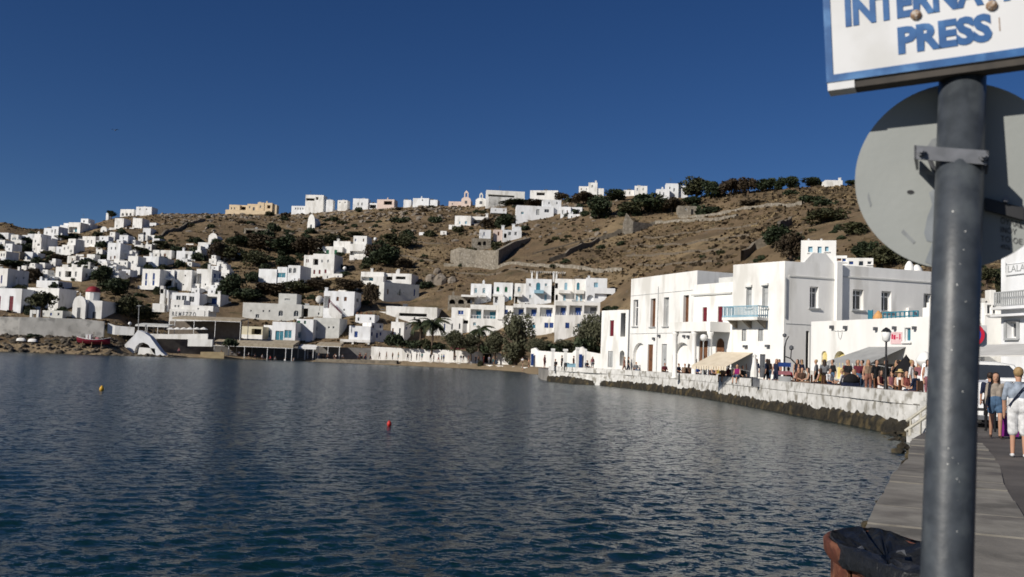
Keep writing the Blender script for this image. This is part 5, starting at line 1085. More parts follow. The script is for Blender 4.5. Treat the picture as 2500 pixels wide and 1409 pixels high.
# ================================================================== beach wall, gate house, pier
BW = [(905, 846, 878, 214), (1000, 851, 880, 213), (1100, 855, 883, 211), (1166, 859, 886, 210)]
px_wall('beach_wall', 'long white garden wall behind the beach walkers', 'wall', BW, W1, .5, 1)
px_wall('beach_wall', 'white garden wall with blue doors right of the tamarisk tree', 'wall', [(1295, 852, 892, 186), (1305, 849, 893, 185.5), (1312, 856, 893, 185), (1395, 862, 896, 181), (1405, 852, 897, 180.5), (1420, 846, 898, 180), (1432, 858, 898, 179.5), (1466, 864, 900, 178)], W1, .5, 1)
px_wall('beach_wall', 'short white wall between gate house and tamarisk tree', 'wall', [(1214, 861, 888, 208), (1222, 868, 889, 207), (1248, 872, 890, 206)], W1, .5, 1)
for lab, x0, x1, y0, y1, D in (('blue door at the left end of the white garden wall', 1295.5, 1303, 864, 892.5, 185.5), ('blue door under the rounded top of the white garden wall', 1412.5, 1421.5, 865, 897.5, 179.9)):
    c0 = P((x0 + x1) / 2, y1, D - .35); A_ = HIT(x0, y1, c0, nn); B_ = HIT(x1, y0, c0, nn); mb = MB(); mb.box((A_.x, A_.y, A_.z), (B_.x, A_.y + .12, B_.z)); ww = B_.x - A_.x
    for s0, s1 in ((.1, .45), (.55, .9)): mb.box((A_.x + ww * s0, A_.y - .03, A_.z + .2), (A_.x + ww * s1, A_.y - .001, B_.z - .2))
    tag(mb.build('garden_door', BLUE), lab, 'door')
house('small white gate house with a dark open doorway on the beach walk', [(1166, 1213, 858, 887, 0, 3, [o_(1178, 864, 1200, 886.5)])], D=209.5, yaw=2, name='gate_house')
px_wall('beach_kerb', 'low white kerb wall along the sandy beach', 'wall', [(968, 880, 889, 204.5), (1060, 884, 892, 200), (1170, 890, 897, 192.5), (1240, 894, 901, 183.5), (1300, 898, 905, 169)], W1, .8, 1)
px_wall('stone_kerb', 'dark stone edging with cafe seats at the left end of the beach', 'wall', [(770, 876, 884, 208), (880, 878, 886, 204.5), (968, 880, 891, 200.9)], DSTONE, .8, 1)
for lab, x, x2, y0, y1, D in (('white pier column, leftmost of the row at the wall end', 1345, 1352, 851, 906, 103), ('white pier column, second of the row at the wall end', 1375, 1383, 852, 906, 101.5), ('white pier column, third of the row, before the blue door', 1405, 1412, 848, 908, 100.5), ('thin white pier column right of the blue door', 1427, 1430.5, 852, 904, 103)):
    c0 = P((x + x2) / 2, y1, D); t_ = P((x + x2) / 2, y0, D); r = (x2 - x) * D / F_PX / 2; mb = MB(); h = t_.z - PRZ
    mb.box((c0.x - r, c0.y - r, PRZ), (c0.x + r, c0.y + r, PRZ + h * .90)); mb.box((c0.x - r * 1.4, c0.y - r * 1.4, PRZ + h * .90), (c0.x + r * 1.4, c0.y + r * 1.4, t_.z)); tag(mb.build('pier_column', W1), lab, 'column')

canopy('brown reed canopy over the dark taverna left of the raised house', 772, 832, 838, 846, 211, 4, (776, 800, 828), 872)
for i, x in enumerate((416, 432, 448, 463, 480, 496)):
    q_ = P(x, 821, 203.5); rt = empty('terrace_parasol', (q_.x, q_.y, q_.z - .3)); tag(rt, 'small white parasol on the restaurant terrace, %s' % ['leftmost of six', 'second of six from the left', 'third of six from the left', 'third of six from the right', 'second of six from the right', 'rightmost of six'][i], 'parasol')
    mb = MB(); mb.tube([(0, 0, 0), (0, 0, 2.2)], .03, 5); mb.build('pole', WOOD, rt); mb = MB(); mb.lathe([(1.0, 1.75), (.5, 2.05), (.04, 2.25)], (0, 0, 0), 8); mb.build('canopy', W1, rt)
# ================================================================== vegetation
def leaf_cloud(name, n, leaf, seed, m, rx=1.0, ry=1.0, rz=1.0, lobes=11, zc=1.0, flat=.25, dead=None):
    """crown of many small leaf faces in uneven lobes; unit crown radius about 1"""
    rng = np.random.default_rng(seed)
    lc = rng.normal(0, 1, (lobes, 3)); lc /= np.linalg.norm(lc, axis=1)[:, None]; lc *= rng.uniform(.25, .78, (lobes, 1)); lr = rng.uniform(.28, .55, lobes)
    lc[:, 2] = lc[:, 2] if zc == 0.0 else np.abs(lc[:, 2]) * .9 - .25
    k = rng.integers(0, lobes, n); d = rng.normal(0, 1, (n, 3)); d /= np.linalg.norm(d, axis=1)[:, None]
    c = lc[k] + d * (lr[k] * rng.uniform(.45, 1.05, n) ** .6)[:, None]
    c *= np.array([rx, ry, rz]); c[:, 2] += zc
    if zc > 0: c[:, 2] = np.maximum(c[:, 2], .03)
    a = rng.normal(0, 1, (n, 3)); a /= np.linalg.norm(a, axis=1)[:, None]; b = np.cross(a, rng.normal(0, 1, (n, 3))); b /= np.linalg.norm(b, axis=1)[:, None]
    s = leaf * rng.uniform(.5, 1.4, n)[:, None]
    v = np.stack([c - a * s, c + b * s * .55, c + a * s, c - b * s * .55], 1).reshape(-1, 3); q = np.arange(4 * n).reshape(n, 4)
    return np_mesh(name, v, q, m, smooth=False)
BUSH = [leaf_cloud('bush_foliage', 900, .13, 20 + i, mm, 1.0, 1.0, .62, zc=.45) for i, mm in enumerate((LEAF1, LEAF2, LEAF1, LEAF3, LEAF2, LEAF1))]
CROWN = [leaf_cloud('crown', 2000, .105, 40 + i, mm, 1.0, 1.0, .9, zc=0.0, lobes=15) for i, mm in enumerate((LEAF1, LEAF2, LEAF3, LEAF1))]
TAMA = [leaf_cloud('crown', 7000, .06, 60 + i, LEAF4, 1.0, .9, 1.0, zc=0.0, lobes=22) for i in range(3)]
def trunk_mesh(seed, h=1.0, limbs=5):
    rs = random.Random(seed); mb = MB()
    mb.tube([(0, 0, -.3), (.02, .01, h * .3), (-.02, .03, h * .62), (.02, 0, h * .95)], [.075, .06, .045, .02], 7)
    for k in range(limbs):
        a = rs.uniform(0, 6.28); z = h * rs.uniform(.35, .6); L = rs.uniform(.35, .6); mb.tube([(0, 0, z), (math.cos(a) * L * .5, math.sin(a) * L * .5, z + L * .5), (math.cos(a) * L, math.sin(a) * L, z + L * .75)], [.04, .025, .01], 5)
    return mb.mesh('trunk', BARK)
TRUNK = [trunk_mesh(i) for i in range(3)]
def bush(x, yb, wpx, hpx, label, group=None, kind=0, D=None, name='bush'):
    g = GP(x, yb) if D is None else P(x, yb, D)
    s = wpx * g.y / F_PX / 2; hz = hpx * g.y / F_PX
    o = put(name, BUSH[kind % len(BUSH)], None, (g.x, g.y + s * .5, g.z - .15), random.uniform(0, 6.28), (s * 1.05, s, hz / 1.0))
    return tag(o, label, 'bush', group)
def tree(x, yb, wpx, hpx, label, kind=0, crown=CROWN, D=None, group=None, tf=.35, name='tree'):
    g = GP(x, yb) if D is None else P(x, yb, D)
    Wm = wpx * g.y / F_PX / 2; Hm = hpx * g.y / F_PX
    rt = empty(name, g, random.uniform(0, 6.28)); tag(rt, label, 'tree', group)
    put('trunk', TRUNK[kind % 3], rt, (0, 0, -.4), 0, (Hm * .75, Hm * .75, Hm * .8))
    ch = Hm * (1 - tf) / 2
    Wm *= 1.10
    put('crown', crown[kind % len(crown)], rt, (0, 0, Hm - ch * 1.02), 0, (Wm, Wm, ch * 1.22)); return rt
# --- named trees and bushes
tree(272, 537, 22, 26, 'round dark tree on the skyline beside the three-arched house', 0)
tree(102, 760, 66, 52, 'round dark tree in front of the wide plain house above the sea wall', 1, tf=.15, D=196)
for x, yb, w_, h_, lab in ((1700, 487, 66, 60, 'tall dark tree at the left end of the ridge wood'), (1742, 486, 60, 52, 'broad dark tree second from the left in the ridge wood'), (1785, 480, 62, 48, 'dark tree in the middle of the ridge wood'), (1826, 474, 58, 44, 'low dark tree right of the middle of the ridge wood'), (1868, 468, 56, 38, 'spreading dark tree in the right half of the ridge wood'), (1905, 464, 40, 34, 'small dark tree near the right end of the ridge wood'), (1932, 454, 42, 32, 'pointed dark tree ending the ridge wood'), (1982, 455, 56, 24, 'low tree clump on the ridge right of the wood'), (2082, 452, 34, 18, 'low tree clump right of the small ridge house')):
    tree(x, yb, w_, h_, lab, random.randrange(4), tf=.12)
for x, yb, w_, h_, lab in ((1460, 535, 70, 62, 'large dark tree right of the wide villa'), (1425, 500, 60, 36, 'dark tree below the castle-like house'), (1590, 520, 90, 60, 'dense dark tree under the bright block house'), (1540, 526, 70, 40, 'dark tree beside the pointed stone gable'), (1640, 520, 60, 42, 'dark tree below the half hidden house'), (1690, 500, 50, 26, 'dark tree above the stone cottage'), (1500, 490, 60, 30, 'dark tree left of the low ridge pair'), (1370, 480, 40, 22, 'round tree at the end of the long ridge house'), (1312, 505, 60, 20, 'dark hedge tree above the wide villa'), (1260, 500, 80, 16, 'dark hedge below the long ridge house'), (1230, 556, 56, 40, 'dark tree right of the teal porch house'), (1190, 560, 40, 30, 'dark tree above the walled villa'),
        (940, 650, 80, 64, 'large dark tree right of the red-shutter villa'), (912, 640, 50, 50, 'dark tree beside the plain cube villa'), (990, 606, 44, 34, 'dark tree on the slope right of the cube villa'), (955, 600, 50, 34, 'dark tree above the long flat villa'), (985, 655, 50, 26, 'bush-like tree above the long flat villa roof'),
        (590, 600, 70, 30, 'dark tree at the left end of the green belt'), (640, 612, 90, 44, 'broad dark tree in the green belt under the stone ruin'), (700, 618, 90, 50, 'dense dark tree in the middle of the green belt'), (755, 624, 80, 50, 'dark tree at the right end of the green belt'), (820, 600, 70, 30, 'dark tree behind the green-shutter house'), (560, 636, 60, 40, 'dark tree below the arcaded annex'), (530, 640, 50, 56, 'tall dark tree right of the gabled chapel'), (620, 650, 60, 40, 'olive tree above the terraced villa'), (700, 650, 60, 30, 'olive tree behind the arched villa windows'), (870, 580, 40, 16, 'dark tree behind the upper cube'),
        (560, 720, 70, 56, 'broad dark tree right of the tall-chimney house'), (600, 736, 70, 40, 'green tree above the grey curved house'), (660, 722, 80, 36, 'dense green tree below the terraced villa'), (720, 716, 80, 36, 'green tree left of the red-stair house'), (780, 712, 70, 32, 'green tree below the red-shutter villa'), (850, 712, 80, 34, 'dark tree behind the red-stair house'), (905, 745, 40, 60, 'dark tree left of the tower-like stair block'), (960, 726, 70, 26, 'dark shrub tree by the shaded wall'),
        (330, 620, 60, 20, 'dark tree left of the spiked cube house'), (210, 655, 60, 26, 'dark tree above the central-porch villa'), (60, 655, 80, 20, 'dark tree above the left edge house'), (80, 690, 40, 40, 'dark tree beside the left edge house'), (250, 690, 60, 50, 'dark tree right of the central-porch villa'), (280, 720, 70, 50, 'brown tree behind the red dome'), (310, 776, 60, 60, 'dark tree right of the domed church'), (360, 786, 60, 40, 'green tree above the grey slab canopy'), (150, 640, 60, 20, 'dark tree under the stepped left slope house'), (235, 636, 60, 18, 'dark tree left of the two-window house'), (20, 650, 50, 20, 'dark tree by the left picture edge'), (395, 610, 50, 26, 'dark tree above the brown-door house'), (160, 585, 50, 12, 'dark hedge under the ridge porches'), (110, 592, 40, 16, 'dark tree beside the three-tier house'),
        (2010, 545, 96, 40, 'broad green shrub tree on the slope above the roof house'), (1905, 600, 90, 56, 'dark tree mass on the slope left of the roof house'), (1930, 640, 70, 80, 'tall dark tree touching the roof house'), (2090, 575, 66, 38, 'green shrub tree on the right slope'), (2110, 630, 60, 50, 'dark tree right of the roof house'), (2160, 655, 90, 66, 'broad dark green tree behind the corner building'), (2215, 650, 60, 56, 'dark tree behind the round traffic sign'), (2270, 655, 70, 60, 'dark tree hidden behind the signpost'), (2410, 690, 50, 40, 'dark tree in the gap right of the signpost'), (2440, 760, 20, 110, 'dark cypress beside the shop building')):
    tree(x, yb, w_, h_, lab, random.randrange(4), tf=.08, D=None if x < 2200 else 100)
for x, yb, w_, h_, lab in ((1735, 523, 70, 26, 'green bush beside the roofless stone cottage'), (1850, 500, 78, 18, 'long low bush on the slope below the ridge wood'), (1990, 494, 74, 26, 'dark bush on the bare slope right of the ridge wood'), (2022, 503, 60, 22, 'dark bush touching the larger slope bush'), (1935, 476, 46, 18, 'bush under the pointed ridge tree'), (1762, 622, 26, 18, 'single small bush on the bare slope above the hall'), (1115, 568, 40, 24, 'dark round bush below the pale-window house'), (1050, 580, 36, 26, 'dark bush left of the small shed'), (1062, 545, 40, 24, 'dark bush on the slope below the ridge hedge'), (1150, 628, 44, 34, 'black-green bush inside the stone terrace'), (1210, 605, 40, 24, 'bush below the walled villa'), (1240, 610, 36, 28, 'bush at the villa porch'), (1040, 706, 44, 26, 'green bush beside the big boulders'), (975, 545, 60, 20, 'scrub clump on the rocky slope')):
    bush(x, yb, w_, h_, lab, kind=random.randrange(6))
# scattered shrubs nothing tells apart
rs = random.Random(3); spots = 0
while spots < 130:
    x = rs.uniform(390, 2090)
    if 1540 < x < 1950 and rs.random() < .6: continue
    x = x; u_lim = float(np.interp(x, *_sky))
    lo_ = u_lim + 6; hi_ = 660 if x > 1000 else 600 if x > 540 else 560
    if x > 1540: hi_ = 655
    y = rs.uniform(lo_, hi_)
    wv = rs.uniform(7, 26)
    bush(x, y, wv, wv * rs.uniform(.45, .75), 'low dark shrub scattered over the dry hillside', 'scattered hillside shrubs', rs.randrange(6), name='shrub'); spots += 1
# dark undergrowth and low white walls between the left-hand houses
rs = random.Random(21); k_ = 0
ZONES = [(-20, 390, 575, 770, 96), (390, 580, 590, 740, 42), (580, 900, 640, 760, 30), (540, 830, 560, 640, 38), (880, 1010, 570, 660, 16), (1380, 1700, 470, 530, 28), (1820, 2290, 560, 655, 30), (2390, 2440, 650, 720, 8), (1440, 1530, 690, 800, 10)]
for xa, xb, ya, yb_, cnt in ZONES:
    for _ in range(cnt):
        x = rs.uniform(xa, xb); y = rs.uniform(max(ya, float(np.interp(x, *_sky)) + 5), yb_); wv = rs.uniform(14, 40)
        bush(x, y, wv, wv * rs.uniform(.45, .8), 'dark green bush crowding between the hillside houses', 'bushes between the houses', rs.choice((0, 2, 5, 0, 1)))
for _ in range(46):
    x = rs.uniform(-10, 560) if _ < 34 else rs.uniform(600, 900); y = rs.uniform(max(590, float(np.interp(x, *_sky)) + 40), 745); L_ = rs.uniform(8, 24); hh = rs.uniform(3, 5.5); g0, g1 = GP(x, y), GP(x + L_, y + rs.uniform(-1, 2))
    if abs(g0.y - g1.y) > 6: continue
    mb = MB(); u0 = Vector((g1.x - g0.x, g1.y - g0.y, 0)); M = frame_at((g0.x, g0.y, 0), u0); mb.box((0, 0, min(g0.z, g1.z) - 1), (u0.length, .4, max(g0.z, g1.z) + hh * g0.y / F_PX), M)
    if rs.random() < .5: mb.box((0, .401, min(g0.z, g1.z) - 1), (.4, 3.0, max(g0.z, g1.z) + hh * g0.y / F_PX), M)
    tag(mb.build('garden_wall', W1), 'low white garden wall among the hillside houses', 'wall', 'garden walls between the houses')
# --- garden trees behind the beach wall
for x, yb, w_, h_, lab, k in ((1258, 892, 88, 120, 'tall feathery tamarisk tree on the beach walk', 0), (1440, 880, 74, 112, 'big feathery tree left of the end house', 1), (1208, 870, 56, 60, 'tamarisk tree left of the tallest one', 2), (1322, 868, 70, 40, 'grey-green tree between the two tamarisks', 1), (1378, 872, 62, 40, 'dark grey-green tree in front of the blue hotel door', 0), (1110, 862, 64, 54, 'leafy green tree right of the palms', 2), (1150, 866, 50, 46, 'leafy tree above the beach wall', 0)):
    tree(x, yb, w_, h_, lab, k, TAMA, D=(206 if x < 1240 else 198 if x < 1300 else 190), tf=.15)
for x, yb, w_, h_, lab, k in ((960, 846, 50, 40, 'dark bush behind the beach wall below the blue windows', 0), (1000, 850, 60, 24, 'dark hedge behind the beach wall, left part', 2), (1060, 856, 70, 26, 'dark hedge behind the beach wall, middle part', 0), (1190, 862, 60, 34, 'dark hedge behind the gate house', 5), (1350, 866, 90, 36, 'dark hedge behind the blue-door wall, left part', 0), (1435, 868, 80, 56, 'black-green hedge behind the blue-door wall, right part', 2), (1250, 892, 36, 22, 'dark bush at the foot of the tall tamarisk', 0), (1173, 896, 18, 22, 'small potted bush on the beach kerb', 1), (560, 846, 40, 26, 'dark bush beside the wide reed canopy', 0), (1040, 850, 40, 30, 'bush at the foot of the palm trees', 1)):
    bush(x, yb, w_, h_, lab, kind=k, D=(212 if x < 1170 else 206 if x < 1260 else 188) if x > 700 and x not in (1173,) else (196 if x != 1173 else 190))
fl = put('bougainvillea', leaf_cloud('flowers', 900, .09, 91, PINKF, 1.0, .7, .5, zc=.4), None, tuple(P(1120, 856, 211)), 0, (2.3, 1.6, 2.6)); tag(fl, 'pink bougainvillea spilling behind the beach wall', 'shrub')
# --- palms
def palm(label, x, ytop, yb, D, spread, seed, nf=26):
    rs = random.Random(seed); g = P(x, yb, D); t = P(x, ytop, D); H_ = t.z - g.z; rt = empty('palm_tree', g); tag(rt, label, 'tree'); mb = MB()
    mb.tube([(0, 0, -.5), (.05, 0, H_ * .4), (.0, .05, H_)], [.30, .24, .26], 9); mb.build('trunk', BARK, rt)
    fm = []
    for v in range(3):
        k = MB(); L = 1.0; N_ = 9
        for i in range(N_):
            t0, t1 = i / N_, (i + 1) / N_; f = lambda t: Vector((t, 0, .55 * t - .95 * t * t)); a, b = f(t0), f(t1); wd = .17 * math.sin(math.pi * min(1, t0 + .12)) ** .6
            for sgn in (-1, 1):
                for h_ in (0, .5):
                    p_ = a.lerp(b, h_); k.quad(p_, p_ + (b - a) * .45, p_ + (b - a) * .9 + Vector((0, sgn * wd, -.10 - .05 * v)), p_ + (b - a) * .6 + Vector((0, sgn * wd, -.10 - .05 * v)))
        fm.append(k.mesh('frond', LEAF1 if v else LEAF2))
    for i in range(nf):
        a = 6.283 * i / nf * 2.4 + rs.uniform(-.2, .2); o = put('frond', fm[i % 3], rt, (0, .05, H_), a, spread * rs.uniform(.85, 1.1)); o.rotation_euler = (0, rs.uniform(-.75, .55), a)
palm('palm tree with drooping crown, left of the pair behind the beach wall', 1025, 792, 856, 214, 3.0, 1)
palm('palm tree with bare trunk, right of the pair behind the beach wall', 1054, 790, 860, 212, 3.4, 2)
palm('smaller palm tree in front of the left hotel house', 1168, 806, 862, 212, 3.0, 3)
# --- uncountable scrub, tufts and stones
def scrub(name, label, n, m, size, seed, hgt=.8):
    rng = np.random.default_rng(seed); px = rng.uniform(-80, 2560, n * 3); dd = rng.uniform(0, 1, n * 3)
    d0 = np.interp(px, *_d0) + np.interp(px, *_fl) + 3; d2 = np.interp(px, *_d2) + 8; Y = d0 + (d2 - d0) * dd ** .8; X = (px - CX) / F_PX * Y
    keep = (_smooth_noise(X, Y, 26, seed) + .5 * _smooth_noise(X, Y, 9, seed + 1)) > -.02; X, Y = X[keep][:n], Y[keep][:n]; n = len(X); Z = ground(X, Y)
    V = []; 
    c = np.stack([X, Y, Z - .1], -1)
    for k in range(4):
        a = rng.uniform(0, 6.28, n); s = size * rng.uniform(.4, 1.5, n); h = s * hgt * rng.uniform(.6, 1.3, n)
        dx = np.stack([np.cos(a) * s, np.sin(a) * s, np.zeros(n)], -1); up = np.stack([rng.normal(0, .25, n) * s, rng.normal(0, .25, n) * s, h], -1)
        V.append(np.stack([c - dx, c + dx, c + dx * .7 + up, c - dx * .6 + up * .8], 1))
    v = np.concatenate(V).reshape(-1, 3); q = np.arange(len(v)).reshape(-1, 4)
    o = bpy.data.objects.new(name, np_mesh(name, v, q, m, False)); COL.objects.link(o); tag(o, label, 'scrub', kind='stuff')
scrub('dry_scrub', 'brown dry scrub covering the hillside', 5500, mat('dry_scrub', (.16, .118, .068), (.09, .068, .042), .95, .12, spec=.1), .62, 5, .7)
scrub('dry_grass', 'straw-coloured grass tufts on the hillside', 12000, mat('dry_grass', (.26, .20, .115), (.185, .135, .078), .95, .1, spec=.1), .5, 8, .5)
scrub('green_scrub', 'dark olive scrub dotted over the hillside', 1800, LEAF3, .7, 12, .75)
def stones(name, label, pts, m, parent=None):
    rng = np.random.default_rng(len(name)); ico = [(0, 0, 1), (.89, 0, .45), (.28, .85, .45), (-.72, .53, .45), (-.72, -.53, .45), (.28, -.85, .45), (.72, .53, -.45), (-.28, .85, -.45), (-.89, 0, -.45), (-.28, -.85, -.45), (.72, -.53, -.45), (0, 0, -1)]
    fc = [(0, 1, 2), (0, 2, 3), (0, 3, 4), (0, 4, 5), (0, 5, 1), (1, 6, 2), (2, 7, 3), (3, 8, 4), (4, 9, 5), (5, 10, 1), (2, 6, 7), (3, 7, 8), (4, 8, 9), (5, 9, 10), (1, 10, 6), (11, 7, 6), (11, 8, 7), (11, 9, 8), (11, 10, 9), (11, 6, 10)]
    ico = np.array(ico); fc = np.array(fc); V = []; Q = []
    for k, (x, y, z, s) in enumerate(pts):
        V.append(ico * rng.uniform(.65, 1.2, (12, 1)) * np.array([s * rng.uniform(.8, 1.4), s, s * rng.uniform(.5, .9)]) + (x, y, z)); Q.append(fc + 12 * k)
    o = bpy.data.objects.new(name, np_mesh(name, np.concatenate(V), np.concatenate(Q), m, False)); COL.objects.link(o); tag(o, label, 'rocks', kind='stuff'); return o
HROCK = mat('hill_rock', (.23, .195, .155), (.15, .125, .10), .95, .5, bump=.08, bscale=1.4, c3=(.25, .22, .185), s3=1.4)
rng = np.random.default_rng(77); px = rng.uniform(380, 1500, 800); Yy = np.interp(px, *_d2) - rng.uniform(0, 90, 800) * rng.uniform(.2, 1, 800); Xx = (px - CX) / F_PX * Yy
stones('hill_stones', 'grey boulders strewn over the upper slope', [(x, y, float(ground(x, y)), s) for x, y, s in zip(Xx, Yy, rng.uniform(.35, 1.0, 800) ** 2 * 1.5)], HROCK)
pts = []
for k in range(420):
    x = random.uniform(-150, 300); D = float(np.interp(x, *_d0)) + random.uniform(-2.5, 9); q_ = P(x, 850, D); pts.append((q_.x, q_.y, float(ground(q_.x, q_.y)) + .05, random.uniform(.2, .75)))
for k in range(150):
    x = random.uniform(300, 420); D = float(np.interp(x, *_d0)) + random.uniform(-3, 3); q_ = P(x, 860, D); pts.append((q_.x, q_.y, max(-.1, float(ground(q_.x, q_.y))), random.uniform(.25, .8)))
stones('shore_rocks', 'brown rocks piled along the left shore', pts, ROCK)
for x, y, w_, h_, lab, k in ((30, 806, 40, 26, 'dark bush on the rocky shore at the left edge', 0), (78, 826, 40, 14, 'dark scrub above the white dinghies', 2), (300, 824, 56, 30, 'brown bush right of the fishing boat', 3), (270, 812, 30, 20, 'green bush at the end of the retaining wall', 1), (190, 834, 26, 16, 'dark bush left of the fishing boat', 5)):
    bush(x, y, w_, h_, lab, kind=k)
# boulder outcrop beside the hotel slope
for lab, x, y, s in (('tall square boulder of the outcrop above the hotel', 1076, 692, 3.4), ('broad rounded boulder left in the outcrop above the hotel', 1052, 690, 3.0), ('pale leaning boulder right in the outcrop above the hotel', 1104, 690, 2.2), ('small boulder crowning the outcrop above the hotel', 1068, 668, 2.0)):
    g = GP(x, y); rs_ = np.random.default_rng(int(x)); bmv = MB()
    for i in range(7):
        for j in range(10): pass
    prof = [(.3, -.6), (1.0, -.4), (1.08, .3), (.9, .9), (.6, 1.25), (.15, 1.4)]; bmv.lathe([(a * s * .62, z * s * .62) for a, z in prof], (0, 0, 0), 9)
    bmv.v = [(vx * rs_.uniform(.8, 1.15), vy * rs_.uniform(.8, 1.15), vz * rs_.uniform(.9, 1.08)) for vx, vy, vz in bmv.v]
    tag(bmv.build('boulder', HROCK, loc=tuple(g), off=(0, 0, 0)), lab, 'rock')
# ================================================================== people
SKIN = mat('skin', (.46, .26, .17), (.40, .22, .145), .6, 6); HAIRD = mat('dark_hair', (.025, .016, .012), (.04, .025, .018), .6, 20); HAIRB = mat('fair_hair', (.36, .24, .11), (.26, .17, .08), .6, 20)
CLOTH = {}
def cloth(c):
    T0 = {'white': (.74, .74, .74), 'black': (.015, .015, .018), 'navy': (.015, .025, .07), 'red': (.40, .02, .04), 'maroon': (.20, .03, .05), 'yellow': (.60, .45, .10), 'beige': (.50, .42, .32), 'grey': (.28, .29, .31), 'blue': (.02, .09, .42), 'pink': (.42, .16, .19), 'magenta': (.42, .02, .20), 'salmon': (.42, .19, .14), 'teal': (.05, .28, .28), 'brown': (.16, .09, .06), 'tan': (.40, .28, .19), 'lilac': (.55, .50, .60), 'denim': (.07, .13, .22), 'coral': (.42, .12, .10), 'skin': None, 'greyblue': (.30, .35, .42), 'taupe': (.34, .29, .24)}
    T = {k_: (v_ if v_ is None or k_ in ('white', 'greyblue', 'denim', 'taupe') else tuple(x * .62 for x in v_)) for k_, v_ in T0.items()}
    if c == 'skin': return SKIN
    if c not in CLOTH: CLOTH[c] = mat('cloth_' + c, T[c], tuple(x * .62 for x in T[c]), .85, 9, bump=.02, bscale=7)
    return CLOTH[c]
def capsule(mb, p0, r0, p1, r1, n=10):
    p0, p1 = Vector(p0), Vector(p1); d = (p1 - p0); L = d.length; t = d.normalized() if L > 1e-6 else Vector((0, 0, 1)); ps, rs_ = [], []
    for a in (-1.35, -.9, -.45, 0): ps.append(p0 + t * (r0 * math.sin(a))); rs_.append(r0 * math.cos(a))
    for a in (0, .45, .9, 1.35): ps.append(p1 + t * (r1 * math.sin(a))); rs_.append(r1 * math.cos(a))
    mb.tube(ps, rs_, n)
def remesh_body(caps, voxel, mats, smooth_it=2):
    """caps: (p0,r0,p1,r1,slot) -> one continuous skinned surface"""
    mb = MB()
    for p0, r0, p1, r1, s in caps: capsule(mb, p0, r0, p1, r1)
    me = mb.mesh('body', mats); ob = bpy.data.objects.new('body_tmp', me); COL.objects.link(ob)
    m = ob.modifiers.new('r', 'REMESH'); m.mode = 'VOXEL'; m.voxel_size = voxel; m.use_smooth_shade = True
    s = ob.modifiers.new('s', 'SMOOTH'); s.iterations = smooth_it; s.factor = .5
    dg = bpy.context.evaluated_depsgraph_get(); out = bpy.data.meshes.new_from_object(ob.evaluated_get(dg)); bpy.data.objects.remove(ob); bpy.data.meshes.remove(me)
    n = len(out.polygons); c = np.empty(n * 3); out.polygons.foreach_get('center', c); c = c.reshape(-1, 3); best = np.full(n, 1e9); idx = np.zeros(n, int)
    for p0, r0, p1, r1, s in caps:
        a, b = np.array(p0), np.array(p1); d = b - a; t = np.clip(((c - a) @ d) / max(d @ d, 1e-9), 0, 1); dist = np.linalg.norm(c - a - t[:, None] * d, axis=1) - (r0 + (r1 - r0) * t); k = dist < best; best[k] = dist[k]; idx[k] = s
    out.materials.clear()
    for x in mats: out.materials.append(x)
    out.polygons.foreach_set('material_index', idx.astype(np.int32)); out.polygons.foreach_set('use_smooth', np.ones(n, bool)); out.update(); return out
